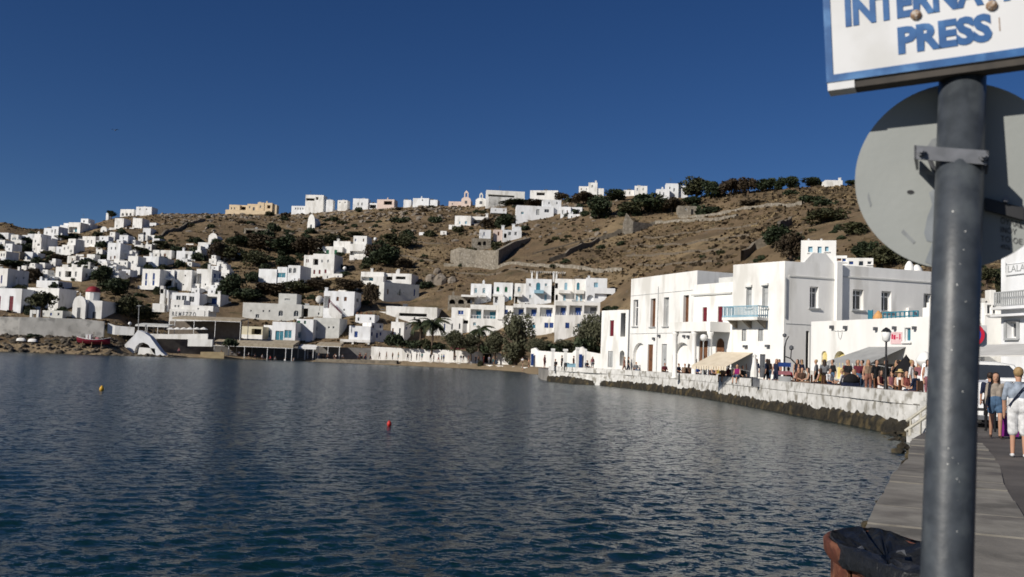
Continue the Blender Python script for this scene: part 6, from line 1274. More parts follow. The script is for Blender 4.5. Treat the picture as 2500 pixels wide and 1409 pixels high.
# slots: 0 skin, 1 top, 2 bottom, 3 shoes, 4 hair
def body_caps(pose='stand', seed=0, long_hair=False, sleeve=1, legs=2, fem=False):
    rs = random.Random(seed); C = []; A = C.append; sh = .175 if fem else .19; hp = .095
    dz = 0.0; lean = 0.0
    if pose == 'sit': dz = -.47
    pel = Vector((0, 0, .93 + dz)); ch = Vector((0, .01 if pose != 'lean' else -.1, 1.28 + dz)); nk = Vector((0, .0 if pose != 'lean' else -.12, 1.45 + dz)); hd = Vector((0, -.015 if pose != 'lean' else -.16, 1.60 + dz))
    for s in (-1, 1):
        A((pel + Vector((s * .055, 0, 0)), .115, pel + Vector((s * .05, 0, .14)), .10, 2)); A((pel + Vector((s * .05, 0, .10)), .10, ch + Vector((s * .065, 0, -.05)), .112, 1)); A((ch + Vector((s * .06, 0, 0)), .10, ch + Vector((s * (sh - .04), .01, .10)), .06, 1))
    A((ch, .11, nk + Vector((0, 0, -.06)), .075, 1)); A((nk + Vector((0, 0, -.05)), .055, hd + Vector((0, .01, -.08)), .052, 0))
    A((hd + Vector((0, -.012, -.055)), .068, hd + Vector((0, -.004, .035)), .082, 0)); A((hd + Vector((0, -.09, -.015)), .014, hd + Vector((0, -.085, -.03)), .018, 0))
    A((hd + Vector((0, .022, .03)), .090, hd + Vector((0, .028, .05)), .088, 4))
    if long_hair:
        for s in (-1, 1): A((hd + Vector((s * .07, .03, 0)), .035, hd + Vector((s * .085, .035, -.2)), .035, 4))
        A((hd + Vector((0, .06, 0)), .06, hd + Vector((0, .08, -.22)), .05, 4))
    for s in (-1, 1):
        S = ch + Vector((s * sh, .01, .115)); 
        if pose == 'sit': E = S + Vector((s * .06, -.06, -.27)); Wr = E + Vector((-s * .08, -.20, -.06))
        elif pose == 'walk': E = S + Vector((s * .05, .06 * s, -.28)); Wr = E + Vector((s * .01, -.08 + .05 * s, -.23))
        else: E = S + Vector((s * .06, .02, -.28)); Wr = E + Vector((s * .0, -.06, -.24))
        A((S, .052, E, .042, 1 if sleeve else 0)); A((E, .040, Wr, .028, 1 if sleeve == 2 else 0)); A((Wr, .030, Wr + (Wr - E).normalized() * .12, .022, 0)); A((Wr, .014, Wr + (Wr - E).normalized() * .07 + Vector((-s * .035, -.02, 0)), .012, 0))
        Hh = pel + Vector((s * hp, 0, -.03))
        if pose == 'sit': K = Hh + Vector((s * .03, -.42, .03)); An = K + Vector((0, -.04, -.40))
        elif pose == 'walk': K = Hh + Vector((0, -.12 * s, -.40)); An = K + Vector((0, .10 - .04 * s, -.40))
        else: K = Hh + Vector((s * .005, -.01, -.41)); An = K + Vector((s * .005, .03, -.41))
        A((Hh, .092, K, .058, 2)); A((K, .056, An, .038, 2 if legs == 2 else 0)); A((An + Vector((0, .03, -.035)), .036, An + Vector((s * .015, -.14, -.045)), .030, 3))
    return C
SL = [SKIN, cloth('white'), cloth('navy'), cloth('black'), HAIRD]
POSE = {k: remesh_body(body_caps(**v), .030, SL, 1) for k, v in dict(stand=dict(pose='stand'), stand2=dict(pose='stand', sleeve=0, legs=1, long_hair=True, fem=True), walk=dict(pose='walk', legs=2), walk2=dict(pose='walk', legs=1, sleeve=1, long_hair=True), sit=dict(pose='sit', sleeve=1, legs=2), sit2=dict(pose='sit', sleeve=0, legs=1, long_hair=True, fem=True)).items()}
def person(label, loc, pose, rz, top, bottom, hair='d', sc=1.0, group=None):
    o = put('person', POSE[pose], None, loc, rz, sc); ms = [SKIN, cloth(top), cloth(bottom), cloth('black'), HAIRD if hair == 'd' else HAIRB if hair == 'b' else cloth(hair)]
    for i, m in enumerate(ms): o.material_slots[i].link = 'OBJECT'; o.material_slots[i].material = m
    return tag(o, label, 'person', group)
# chair kit for the cafe
def chair_meshes():
    s = MB(); s.box((-.21, -.21, .42), (.21, .21, .46)); b = MB(); b.box((-.21, .17, .47), (.21, .21, .88)); l = MB(); l.box((-.02, -.02, 0), (.02, .02, .42))
    return s.mesh('seat', BROWN), b.mesh('backrest', BROWN), l.mesh('leg', BROWN)
CH = chair_meshes()
def chair(label, loc, rz, group):
    rt = empty('cafe_chair', loc, rz); tag(rt, label, 'chair', group); put('seat', CH[0], rt); put('backrest', CH[1], rt)
    for x in (-.18, .18):
        for y in (-.18, .18): put('leg', CH[2], rt, (x, y, 0))
wall_line = [(p.x, p.y) for p in wall_pts]
def behind_wall(px, back):
    """promenade point at a pixel column, some metres behind the sea wall's front"""
    xs = [q[0] for q in wall_px]; k = max(i for i in range(len(xs) - 1) if xs[i] <= px); t = (px - xs[k]) / (xs[k + 1] - xs[k]); D = wall_pts[k].lerp(wall_pts[k + 1], t).y + back; q = P(px, 900, D); return Vector((q.x, q.y, PRZ))
SEATED = [(1553, 2.0, 'sit', 'grey', 'denim', 'person in grey seated under the first blind arch'), (1623, 1.6, 'sit', 'maroon', 'black', 'person in dark red and black seated by the grey door'), (1657, 1.5, 'sit', 'navy', 'black', 'person in navy leaning back beside the second blind arch'), (1672, 1.5, 'sit', 'tan', 'brown', 'person in tan, left of three seated on the wall'), (1682, 1.5, 'sit2', 'beige', 'brown', 'person in beige, middle of three seated on the wall'), (1692, 1.5, 'sit', 'brown', 'black', 'person in brown, right of three seated on the wall'), (1702, 1.4, 'sit', 'blue', 'navy', 'person in bright blue seated left of the lamp'), (1721, 1.4, 'sit', 'grey', 'navy', 'person in grey seated right of the lamp'), (1740, 1.4, 'sit2', 'lilac', 'black', 'person in lilac seated before the columned porch'), (1755, 1.3, 'sit2', 'yellow', 'white', 'person in yellow seated under the cream awning'), (1779, 1.5, 'sit', 'maroon', 'black', 'person in maroon seated under the cream awning'), (1791, 1.6, 'sit', 'teal', 'denim', 'person in teal seated under the cream awning'), (1813, 1.8, 'sit', 'black', 'black', 'person in black seated at the awning post'),
    (1925, 1.3, 'sit', 'red', 'navy', 'person in red and navy seated under the corner building'), (1950, 1.3, 'sit2', 'salmon', 'brown', 'person in salmon seated beside a darker companion'), (1958, 1.2, 'sit', 'brown', 'black', 'person in brown and black seated right of the salmon top'), (1973, 1.3, 'sit2', 'beige', 'tan', 'person in beige seated by the cafe corner'), (2003, 1.4, 'sit2', 'yellow', 'black', 'person in yellow and black seated before the arched yellow door'), (2026, 1.4, 'sit', 'white', 'navy', 'person in white and navy seated left of the arched window'), (2056, 1.2, 'sit', 'white', 'black', 'person in white bending under the arched window'), (2085, 1.3, 'sit2', 'salmon', 'grey', 'person in salmon beside the dark pram'), (2178, 1.2, 'sit2', 'pink', 'grey', 'person in pink seated right of the promenade lamp'), (2150, 1.1, 'sit2', 'maroon', 'white', 'person in maroon seated at the promenade lamp'), (2198, 1.2, 'sit2', 'white', 'black', 'person in white with a straw hat seated on the wall'), (2212, 1.2, 'sit2', 'coral', 'white', 'person in coral seated right of the straw hat'), (2236, 1.1, 'sit', 'navy', 'navy', 'person in navy seated near the signpost')]
for i, (x, bk, ps, tp, bt, lab) in enumerate(SEATED):
    loc = behind_wall(x, bk + 1.3); rz = random.uniform(-2.6, 2.6) if i % 3 else random.uniform(-.6, .6)
    person(lab, tuple(loc), ps, rz, tp, bt, 'b' if 'with a straw' in lab else random.choice('ddb')); chair('brown cafe chair carrying a seated guest on the promenade', tuple(loc), rz, 'occupied cafe chairs')
    if 'with a straw' in lab:
        mb = MB(); mb.lathe([(.20, 0), (.19, .015), (.10, .03), (.09, .11), (.04, .13)], (loc.x, loc.y, PRZ + 1.20), 12); tag(mb.build('straw_hat', mat('straw', (.55, .42, .20), (.45, .34, .16), .9, 20)), 'straw hat on the seated guest in white', 'hat')
for lab, x, tp, bt in (('tanned person in brown shorts with legs over the sea wall, left of two', 1765, 'tan', 'brown'), ('person in magenta with bare legs hanging over the sea wall', 1800, 'magenta', 'denim')):
    l2 = behind_wall(x, .16); person(lab, (l2.x, l2.y, WTOP - .40), 'sit2', R(-35), tp, bt, 'd')
for lab, x, bk, ps, rz, tp, bt in (('person in salmon walking before the small arched door', 1524, 2.4, 'walk', 1.2, 'salmon', 'salmon'), ('person in black walking behind the salmon top', 1534, 2.2, 'walk', 1.2, 'black', 'navy'), ('person in red standing by the shop rack under the awning', 1744, 5, 'stand', 2.5, 'red', 'black'), ('person in white standing inside the awning shade', 1772, 5.2, 'stand', 0, 'white', 'grey'), ('person in tan standing before the dark cafe doorway', 2120, 3.6, 'stand2', 0, 'tan', 'salmon'), ('person in white standing right of the cafe doorway', 2226, 3.2, 'stand', 1, 'white', 'white'), ('person in pale pink standing behind the navy guest', 2244, 3.4, 'stand2', -1, 'pink', 'white'), ('person in white and pink standing against the signpost', 2266, 1.4, 'stand2', .3, 'white', 'pink'), ('person in grey walking on the promenade past the columns', 1716, 4.5, 'walk2', -1.2, 'grey', 'denim'), ('person in dark clothes standing at the cafe door', 2140, 4.0, 'stand', .4, 'black', 'black')):
    person(lab, tuple(behind_wall(x, bk)), ps, rz, tp, bt, random.choice('ddb'))
# beach walkers
def on_px(x, yb, D): q = P(x, yb, D); return (q.x, q.y, q.z)
WALK = [(926, 877, 211, 'tan', 'brown'), (943, 877, 211, 'salmon', 'tan'), (958, 878, 210, 'brown', 'black'), (972, 878, 210, 'tan', 'teal'), (995, 880, 210, 'black', 'navy'), (1004, 881, 209, 'navy', 'black'), (1017, 879, 209, 'black', 'black'), (1024, 880, 209, 'navy', 'white'), (1030, 880, 209, 'teal', 'navy'), (1051, 881, 208, 'navy', 'black'), (1078, 883, 206, 'teal', 'navy'), (1083, 883, 206, 'blue', 'black'), (1111, 884, 205, 'black', 'grey'), (1125, 885, 205, 'navy', 'white'), (1131, 885, 205, 'black', 'white'), (1143, 886, 204, 'salmon', 'tan'), (1161, 887, 203, 'black', 'black'), (1168, 887, 203, 'brown', 'black'), (1181, 888, 203, 'red', 'maroon'), (1194, 888, 203, 'lilac', 'grey'), (1204, 889, 202, 'tan', 'teal'), (1212, 889, 202, 'grey', 'denim'), (1275, 893, 188, 'white', 'tan')]
where = ['left end of the garden wall', 'before the long garden wall, near its left end', 'among the leftmost group on the beach walk', 'right of the leftmost group on the beach walk', 'before the left third of the garden wall', 'beside another dark figure at the left third of the wall', 'left of three close together on the beach walk', 'middle of three close together on the beach walk', 'right of three close together on the beach walk', 'alone at the middle of the garden wall', 'left of a pair right of the wall middle', 'right of a pair right of the wall middle', 'alone before the right third of the wall', 'left of the pair near the gate house', 'right of the pair near the gate house', 'walking alone left of the gate house', 'close to the gate house bush', 'half behind the gate house bush', 'at the left jamb of the gate house', 'in the gate house doorway', 'at the right jamb of the gate house', 'right of the gate house', 'beside the tall tamarisk']
for (x, y, D, tp, bt), wh in zip(WALK, where): person('person in %s, %s' % (tp, wh), on_px(x, y, D), random.choice(('walk', 'stand', 'walk2')), random.uniform(-3, 3), tp, bt, random.choice('ddb'), .97)
for lab, x, y, D, tp, bt, ps in (('person in black bending on the sand below the walk', 1058, 894, 200, 'black', 'black', 'stand'), ('person in white and red on the sand beside the black figure', 1070, 894, 200, 'white', 'red', 'walk2'), ('tanned person on the sand left of the blue door', 1276, 906, 170, 'tan', 'tan', 'stand2'), ('tanned person in swimwear on the sand right of another', 1290, 907, 168, 'skin', 'brown', 'stand2'), ('person in pink standing at the end of the beach kerb', 1329, 908, 120, 'pink', 'maroon', 'stand2'), ('person in black seated on the pier', 1355, 906, 104, 'black', 'black', 'sit'), ('person in navy standing on the pier between columns', 1371, 904, 112, 'navy', 'black', 'stand'), ('person in brown standing left of the third pier column', 1400, 904, 114, 'brown', 'maroon', 'stand'), ('person in black at the right of the pier columns', 1433, 904, 116, 'black', 'navy', 'sit'), ('person in pale pink right of the pier columns', 1446, 904, 116, 'pink', 'grey', 'stand2')):
    q = P(x, y, D); z = max(q.z if D > 150 else PRZ, float(ground(q.x, q.y))) if D < 150 else float(ground(q.x, q.y)); person(lab, (q.x, q.y, z), ps, random.uniform(-2, 2), tp, bt, 'd')
tb = P(1395, 906, 101); mb = MB(); mb.box((tb.x - .5, tb.y - .4, PRZ), (tb.x + .5, tb.y + .4, PRZ + .75)); mb.box((tb.x - .54, tb.y - .44, PRZ + .75), (tb.x + .54, tb.y + .44, PRZ + .83)); tag(mb.build('crate', LBLUE), 'pale green crate on the pier before the third column', 'crate')
tb = P(1383, 906, 101); mb = MB(); mb.lathe([(.26, 0), (.3, .1), (.3, .8), (.24, .9)], (tb.x, tb.y, PRZ), 12); tag(mb.build('barrel', BLACK), 'black barrel beside the pale green crate', 'barrel')
for i, (x, tp) in enumerate(((540, 'tan'), (566, 'white'), (583, 'white'), (607, 'white'), (622, 'grey'), (640, 'white'), (660, 'red'), (672, 'grey'), (696, 'white'), (718, 'white'), (436, 'pink'))):
    D = 207.5 if x > 500 else 200; q = P(x, 872, D); z = float(ground(q.x, q.y)); person('guest in %s at the waterside tables, %s' % (tp, ['left end by the bench', 'left of the second post', 'right of the second post', 'beside the third post', 'between third and fourth posts', 'left of the fourth post', 'right of the fourth post', 'behind the red top', 'by the fifth post', 'right end under the corner building', 'alone left of the white block wall'][i]), (q.x, q.y, z), 'sit', random.uniform(-2, 2), tp, 'navy', 'd'); chair('brown chair at the waterside tables under the wide canopy', (q.x, q.y, z), random.uniform(-2, 2), 'waterside chairs')

# people nothing tells apart
rs_p = random.Random(31)
for _ in range(34):
    x = rs_p.uniform(1690, 2255); person('person in dark clothes strolling in the crowd on the promenade', tuple(behind_wall(x, rs_p.uniform(3.2, 5.5))), rs_p.choice(('walk', 'stand', 'walk2', 'stand2')), rs_p.uniform(-3, 3), rs_p.choice(('black', 'navy', 'brown', 'black', 'maroon', 'grey')), rs_p.choice(('black', 'navy', 'denim', 'brown')), rs_p.choice('ddb'), 1.0, 'strollers on the promenade')
for _ in range(18):
    x = rs_p.uniform(740, 915); q = P(x, 876, rs_p.uniform(209, 212.5)); person('small dark figure at the taverna seats left of the beach', (q.x, q.y, float(ground(q.x, q.y))), rs_p.choice(('sit', 'stand', 'sit2', 'walk')), rs_p.uniform(-3, 3), rs_p.choice(('black', 'navy', 'brown', 'red', 'white', 'tan')), rs_p.choice(('black', 'navy', 'brown')), 'd', 1.0, 'figures at the taverna')
# ================================================================== promenade furniture
def street_lamp(label, x, ytop, ybase_back, globe=True, m=BLACK):
    l = behind_wall(x, ybase_back); z = P(x, ytop, l.y).z; rt = empty('street_lamp', l); tag(rt, label, 'street lamp'); h = z - PRZ
    mb = MB(); mb.lathe([(.13, 0), (.13, .35), (.09, .45), (.06, .9), (.045, h * .6), (.04, h - .55)], (0, 0, 0), 10); mb.build('post', m, rt, smooth=True)
    mb = MB(); mb.lathe([(.06, h - .55), (.15, h - .48), (.19, h - .12), (.05, h - .1)] if not globe else [(.08, h - .55), (.22, h - .42), (.27, h - .25), (.22, h - .08), (.06, h)], (0, 0, 0), 12); mb.build('lamp_glass', lamp_m, rt, smooth=True)
    if not globe: mb = MB(); mb.lathe([(.22, h - .12), (.14, h - .02), (.03, h + .06)], (0, 0, 0), 10); mb.build('cap', m, rt)
street_lamp('white globe street lamp before the columned porch', 1716, 816, 1.0, True, GREY)
street_lamp('black lantern street lamp before the cafe awning', 2163, 803, 1.0, False)
# double lamp with cross arms and boards at the corner building
l = behind_wall(1915, 1.6); zt_ = P(1919, 821, l.y).z; rt = empty('signpost_lamp', l); tag(rt, 'dark iron lamp post with boards at the foot of the corner building', 'lamp post'); h = zt_ - PRZ
mb = MB(); mb.tube([(0, 0, 0), (0, 0, h * .8), (.08, 0, h * .92), (.22, 0, h)], [.06, .045, .03, .03], 8); mb.build('post', BLACK, rt)
mb = MB(); mb.tube([(0, 0, h * .62), (.35, 0, h * .58), (.75, 0, h * .45)], .035, 6); mb.tube([(.35, 0, h * .58), (.38, 0, h * .74)], .03, 6); mb.build('arm', BLACK, rt)
mb = MB(); mb.lathe([(.05, 0), (.13, .06), (.13, .2), (.03, .28)], (.38, 0, h * .74), 8); mb.lathe([(.05, 0), (.12, .06), (.12, .16), (.03, .22)], (-.02, 0, h * .98), 8); mb.build('lantern', DGREY, rt)
for z0, z1, m_ in ((h * .42, h * .50, BLUE), (h * .27, h * .34, mat('faded_red', (.36, .14, .16), (.28, .11, .12), .7, 5)), (h * .12, h * .24, GREY)): mb = MB(); mb.box((-.36, -.09, z0), (.34, -.062, z1)); mb.build('notice_board', m_, rt)
# closed parasol, covered dinghy, pram, dark parasol, white cloth
l = behind_wall(1842, 1.4); mb = MB(); mb.lathe([(.03, 0), (.03, .5), (.26, .55), (.24, .9), (.12, 1.6), (.03, 2.0)], (l.x, l.y, PRZ), 10); tag(mb.build('closed_parasol', W1), 'closed white parasol beside the awning', 'parasol')
l = behind_wall(1867, 1.2); mb = MB()
for k in range(8):
    for j in range(5):
        f = lambda t, a: (l.x + t * .75, l.y + .45 * math.cos(a) * (1 - t * t * .6), PRZ + .62 * math.sin(a) * (1 - .55 * (t + 1) / 2)); t0, t1 = -1 + k / 4, -1 + (k + 1) / 4; a0, a1 = math.pi * j / 5, math.pi * (j + 1) / 5; mb.quad(f(t0, a1), f(t0, a0), f(t1, a0), f(t1, a1))
tag(mb.build('covered_dinghy', DGREY), 'dark grey tarpaulin cover on the promenade right of the closed parasol', 'tarpaulin')
l = behind_wall(2076, 1.5); rt = empty('pram', l); tag(rt, 'dark hooded pram in front of the yellow door', 'pram')
mb = MB(); mb.box((-.35, -.22, .35), (.35, .22, .62)); mb.build('basket', cloth('navy'), rt)
mb = MB(); mb.lathe([(.40 * math.cos(a), .42 * math.sin(a)) for a in (0, .3, .6, .9, 1.2, 1.5)], (.05, 0, .62), 12, sy=.6); mb.build('hood', cloth('black'), rt, smooth=True)
for x in (-.28, .28):
    for y in (-.24, .24): mb = MB(); mb.tube([(x, y - .02, .16), (x, y + .02, .16)], .16, 12); mb.build('wheel', BLACK, rt)
l = behind_wall(2212, 3.4); rt = empty('dark_parasol', l); tag(rt, 'open black parasol before the cafe awning', 'parasol')
zz = P(2212, 866, l.y).z - PRZ; mb = MB(); mb.tube([(0, 0, 0), (0, 0, zz)], .03, 6); mb.build('pole', BLACK, rt)
for k in range(8):
    a0, a1 = k * math.pi / 4, (k + 1) * math.pi / 4; mb = MB(); mb.poly([(0, 0, zz), (.62 * math.cos(a0), .62 * math.sin(a0), zz - .75), (.62 * math.cos(a1), .62 * math.sin(a1), zz - .75)]); mb.poly([(.62 * math.cos(a1), .62 * math.sin(a1), zz - .77), (.62 * math.cos(a0), .62 * math.sin(a0), zz - .77), (0, 0, zz - .02)]); mb.build('canopy_panel', cloth('black'), rt)
l = behind_wall(2258, 3.0); z0, z1 = P(2258, 900, l.y).z, P(2258, 858, l.y).z; mb = MB(); mb.lathe([(.1, z0 - PRZ), (.32, z0 - PRZ + .25), (.36, (z0 + z1) / 2 - PRZ), (.2, z1 - PRZ - .1), (.03, z1 - PRZ)], (l.x, l.y, PRZ), 12); mb.tube([(l.x, l.y, PRZ), (l.x, l.y, z0 + .1)], .03, 6); tag(mb.build('folded_parasol', W1, smooth=True), 'bundled white parasol beside the signpost', 'parasol')
# buoys, bird
for lab, x, y, rad, m_ in (('yellow mooring buoy floating in the left water', 248, 953, .115, mat('yellow_buoy', (.62, .36, .04), (.52, .30, .03), .45, 4)), ('red mooring buoy floating in the middle of the water', 950, 1040, .08, mat('red_buoy', (.55, .03, .02), (.45, .025, .02), .45, 4))):
    q = PZ(x, y, 0.0); mb = MB(); mb.lathe([(rad * .4, -rad * .9), (rad * .9, -rad * .4), (rad, .1 * rad), (rad * .9, rad * .7), (rad * .45, rad * 1.3), (rad * .12, rad * 1.7)], (0, 0, 0), 14); tag(mb.build('buoy', m_, loc=(q.x, q.y, .05), off=(0, 0, 0), smooth=True), lab, 'buoy')
q = P(281, 318, 120); rt = empty('gull', q); tag(rt, 'small gull flying in the sky at the left', 'bird')
mb = MB(); mb.lathe([(.01, -.22), (.06, -.1), (.07, .05), (.04, .17), (.01, .22)], (0, 0, 0), 8); mb.v = [(a, c, b) for a, b, c in mb.v]; mb.build('body', cloth('white'), rt, smooth=True)
for s in (-1, 1): mb = MB(); mb.poly([(s * .04, -.08, .02), (s * .3, -.02, .16), (s * .55, .08, .06), (s * .28, .10, .13), (s * .04, .1, .02)][::s]); mb.build('wing', cloth('grey'), rt)
# ================================================================== steps rail and rocks at the quay corner
for lab, pts in (('pale steel handrail down the quay steps, upper bar', [(2223, 1022), (2248, 1004), (2285, 976)]), ('pale steel handrail down the quay steps, lower bar', [(2220, 1046), (2248, 1027), (2285, 1000)])):
    mb = MB(); g = [P(x, y, 31.5 - (x - 2220) * .012) for x, y in pts]
    mb.tube(g, .05, 8); mb.tube([v + Vector((.02, .35, -.10)) for v in g], .05, 8)
    for v in (g[0], g[1]): mb.tube([v, Vector((v.x, v.y, .35))], .03, 6)
    tag(mb.build('handrail', mat('pale_steel' + lab[-9:-4], (.68, .64, .54), (.58, .54, .44), .35, 5, metal=.3)), lab, 'handrail')
steps = empty('quay_steps', P(2255, 1050, 31)); tag(steps, 'white stone steps at the quay corner', 'steps'); so = tuple(steps.location)
for k in range(6):
    mb = MB(); a = P(2262 + 7 * k, 1060, 31.8); mb.box((a.x, a.y - .6, -.6), (a.x + .7, a.y + 1.6, .35 + .22 * k)); mb.build('step', WBLK, steps, off=so)
pts = []; rs = random.Random(9)
for k in range(36):
    x = rs.uniform(2165, 2250); y = rs.uniform(1050, 1108) if x > 2190 else rs.uniform(1052, 1075); q = PZ(x, y, 0.05); pts.append((q.x + rs.uniform(-.2, .4), q.y, rs.uniform(-.12, .12), rs.uniform(.10, .26)))
stones('corner_rocks', 'weedy brown rocks at the quay corner', pts, ALGAE)
pts = []
for a, b in zip(edge[:-1], edge[1:]):
    for k in range(int((b - a).length / .16)):
        t = rs.random(); q = a.lerp(b, t); pts.append((q.x + rs.uniform(-.06, .05), q.y, rs.uniform(-.05, .62), rs.uniform(.06, .15)))
stones('quay_edge_weed', 'dark weed and stones under the near quay edge', pts, ALGAE)
# ================================================================== cars and no-parking sign
CARW = mat('white_car_paint', (.72, .72, .71), (.68, .68, .67), .25, 2, spec=.5); TYRE = mat('tyre_rubber', (.02, .02, .02), (.03, .03, .03), .85, 8); RIM = mat('wheel_rim', (.45, .45, .46), (.38, .38, .39), .35, 5, metal=.8); HEADL = mat('headlight_glass', (.65, .66, .68), (.55, .56, .58), .1, 4, spec=.6)
def car(label, loc, rz, L=4.0, Wd=1.72, H=1.5, m=CARW, van=False):
    rt = empty('parked_car', loc, rz); tag(rt, label, 'car')     # front towards -y
    prof = [(-.5, .34), (-.5, .62), (-.47, .74), (-.28, .90), (-.14, 1.42), (.0, 1.50), (.26, 1.48), (.42, 1.15), (.49, .95), (.5, .38)]
    if van: prof = [(-.5, .34), (-.5, .80), (-.45, 1.05), (-.36, 1.15), (-.24, 1.78), (-.1, 1.88), (.4, 1.88), (.48, 1.75), (.5, 1.1), (.5, .38)]
    sc_ = H / max(z for _, z in prof); prof = [(y * L, z * sc_) for y, z in prof]; mb = MB(); N_ = [(-1, .86), (-.93, .98), (-.6, 1.0), (0, 1.0), (.6, 1.0), (.93, .98), (1, .86)]
    def row(i): y, z = prof[i]; roof = z > H * .72; return [(s * Wd / 2 * (.82 if roof else 1.0), y * (1 - .02 * abs(s) ** 6), (z - (.03 if abs(s) > .9 and z > .5 else 0))) for s, _ in N_]
    rows = [row(i) for i in range(len(prof))]
    for r0, r1 in zip(rows[:-1], rows[1:]):
        for j in range(len(N_) - 1): mb.quad(r0[j], r1[j], r1[j + 1], r0[j + 1])
    for side, idx in ((-1, 0), (1, -1)):
        pts_ = [r[idx] for r in rows]; mb.poly(pts_ if side > 0 else pts_[::-1])
    mb.poly([rows[0][0], rows[0][-1], rows[-1][-1], rows[-1][0]]); bd = mb.build('body', m, rt)
    def pane(name, i, j, inset=.12, push=.012):
        a, b, c, d = Vector(rows[i][1]), Vector(rows[i][-2]), Vector(rows[j][-2]), Vector(rows[j][1]); cen = (a + b + c + d) / 4; n_ = (b - a).cross(d - a).normalized()
        if n_.z < 0: n_ = -n_
        q4 = [v.lerp(cen, inset) + n_ * push for v in (a, b, c, d)]; k = MB(); k.poly(q4); k.poly([v - n_ * .008 for v in reversed(q4)]); k.build(name, GLASS, rt)
    pane('windscreen', 3, 4) ; pane('rear_window', 6, 7)
    for s in (-1, 1):
        k = MB(); x = s * (Wd / 2 * .91 + .015)
        ya, yb = prof[3][0] + .22, prof[7][0] - .12; z0, z1 = prof[3][1] + .05, prof[5][1] - .14
        k.quad((s * (Wd / 2 + .006), ya, z0), (s * (Wd / 2 + .006), yb, z0), (s * (Wd / 2 * .84 + .01), yb - .25, z1), (s * (Wd / 2 * .84 + .01), ya + .5, z1)); k.build('side_window', GLASS, rt)
        k = MB(); k.box((s * Wd * .36 - .17, prof[1][0] - .02, .58 * sc_), (s * Wd * .36 + .17, prof[1][0] + .06, .70 * sc_)); k.build('headlight', HEADL, rt)
        k = MB(); k.box((s * (Wd / 2 + .02) - .02, prof[3][0] + .1, prof[3][1]), (s * (Wd / 2 + .14) + .02, prof[3][0] + .22, prof[3][1] + .13)); k.build('mirror', m, rt)
        for y in (-L * .31, L * .30):
            w1 = MB(); w1.tube([(s * (Wd / 2 - .2), y, .31), (s * (Wd / 2 + .012), y, .31)], .31, 18); wo = w1.build('wheel', TYRE, rt); w2 = MB(); w2.tube([(s * (Wd / 2 + .013), y, .31), (s * (Wd / 2 + .025), y, .31)], .19, 12); w2.build('rim', RIM, wo)
    k = MB(); k.box((-.26, prof[0][0] - .03, .40), (.26, prof[0][0] - .005, .51)); k.build('number_plate', FRAME, rt); k = MB(); k.box((-.5, prof[0][0] - .02, .54), (.5, prof[0][0] + .01, .62)); k.build('grille', BLACK, rt); k = MB(); k.box((-Wd / 2 * .96, prof[0][0] - .04, .26), (Wd / 2 * .96, prof[0][0] + .1, .38)); k.build('bumper', DGREY, rt)
    return rt
q = P(2412, 1040, 31.0); car('white hatchback parked behind the woman in denim shorts', (q.x, q.y, QZ), R(-38), 3.9, 1.7, 1.48)
q = P(2400, 940, 38); car('white van parked beneath the shop awning', (q.x, q.y, 1.05), R(62), 4.6, 1.85, 1.95, van=True)
q = P(2510, 940, 33); car('white car parked at the right edge behind the walkers', (q.x, q.y, QZ), R(40), 4.0, 1.7, 1.6)
q = P(2372, 1000, 24); rt = empty('no_parking_sign', (q.x, q.y, QZ)); tag(rt, 'round red and blue no-parking sign half behind the pole', 'traffic sign'); c = P(2374, 817, 24); zz = c.z - QZ
nrm = Vector((-.35, -1, 0)).normalized()
def disc(mb, cen, nrm, r, th, n=28):
    nrm = Vector(nrm).normalized(); mb.tube([Vector(cen) - nrm * th, Vector(cen)], r, n)
mb = MB(); mb.tube([(0, .06, 0), (0, .06, zz + .45)], .035, 8); mb.build('post', GREY, rt)
SRED = mat('sign_red', (.50, .015, .04), (.44, .012, .035), .4, 3); SBLU = mat('sign_blue', (.015, .05, .36), (.012, .045, .32), .4, 3)
mb = MB(); disc(mb, (0, 0, zz), nrm, .30, .01); mb.build('red_disc', SRED, rt); mb = MB(); disc(mb, Vector((0, 0, zz)) + nrm * .004, nrm, .215, .003); mb.build('blue_disc', SBLU, rt)
u_ = Vector((-nrm.y, nrm.x, 0)); mb = MB(); e = Vector((0, 0, zz)) + nrm * .008
dgn = (u_ + Vector((0, 0, -1))).normalized(); sd = (u_ + Vector((0, 0, 1))).normalized(); mb.poly([e + dgn * .22 + sd * .03, e - dgn * .22 + sd * .03, e - dgn * .22 - sd * .03, e + dgn * .22 - sd * .03]); mb.build('slash', SRED, rt)
mb = MB(); mb.box((.18, .02, zz - .3), (.40, .035, zz + .25)); mb.build('plate', FRAME, rt)
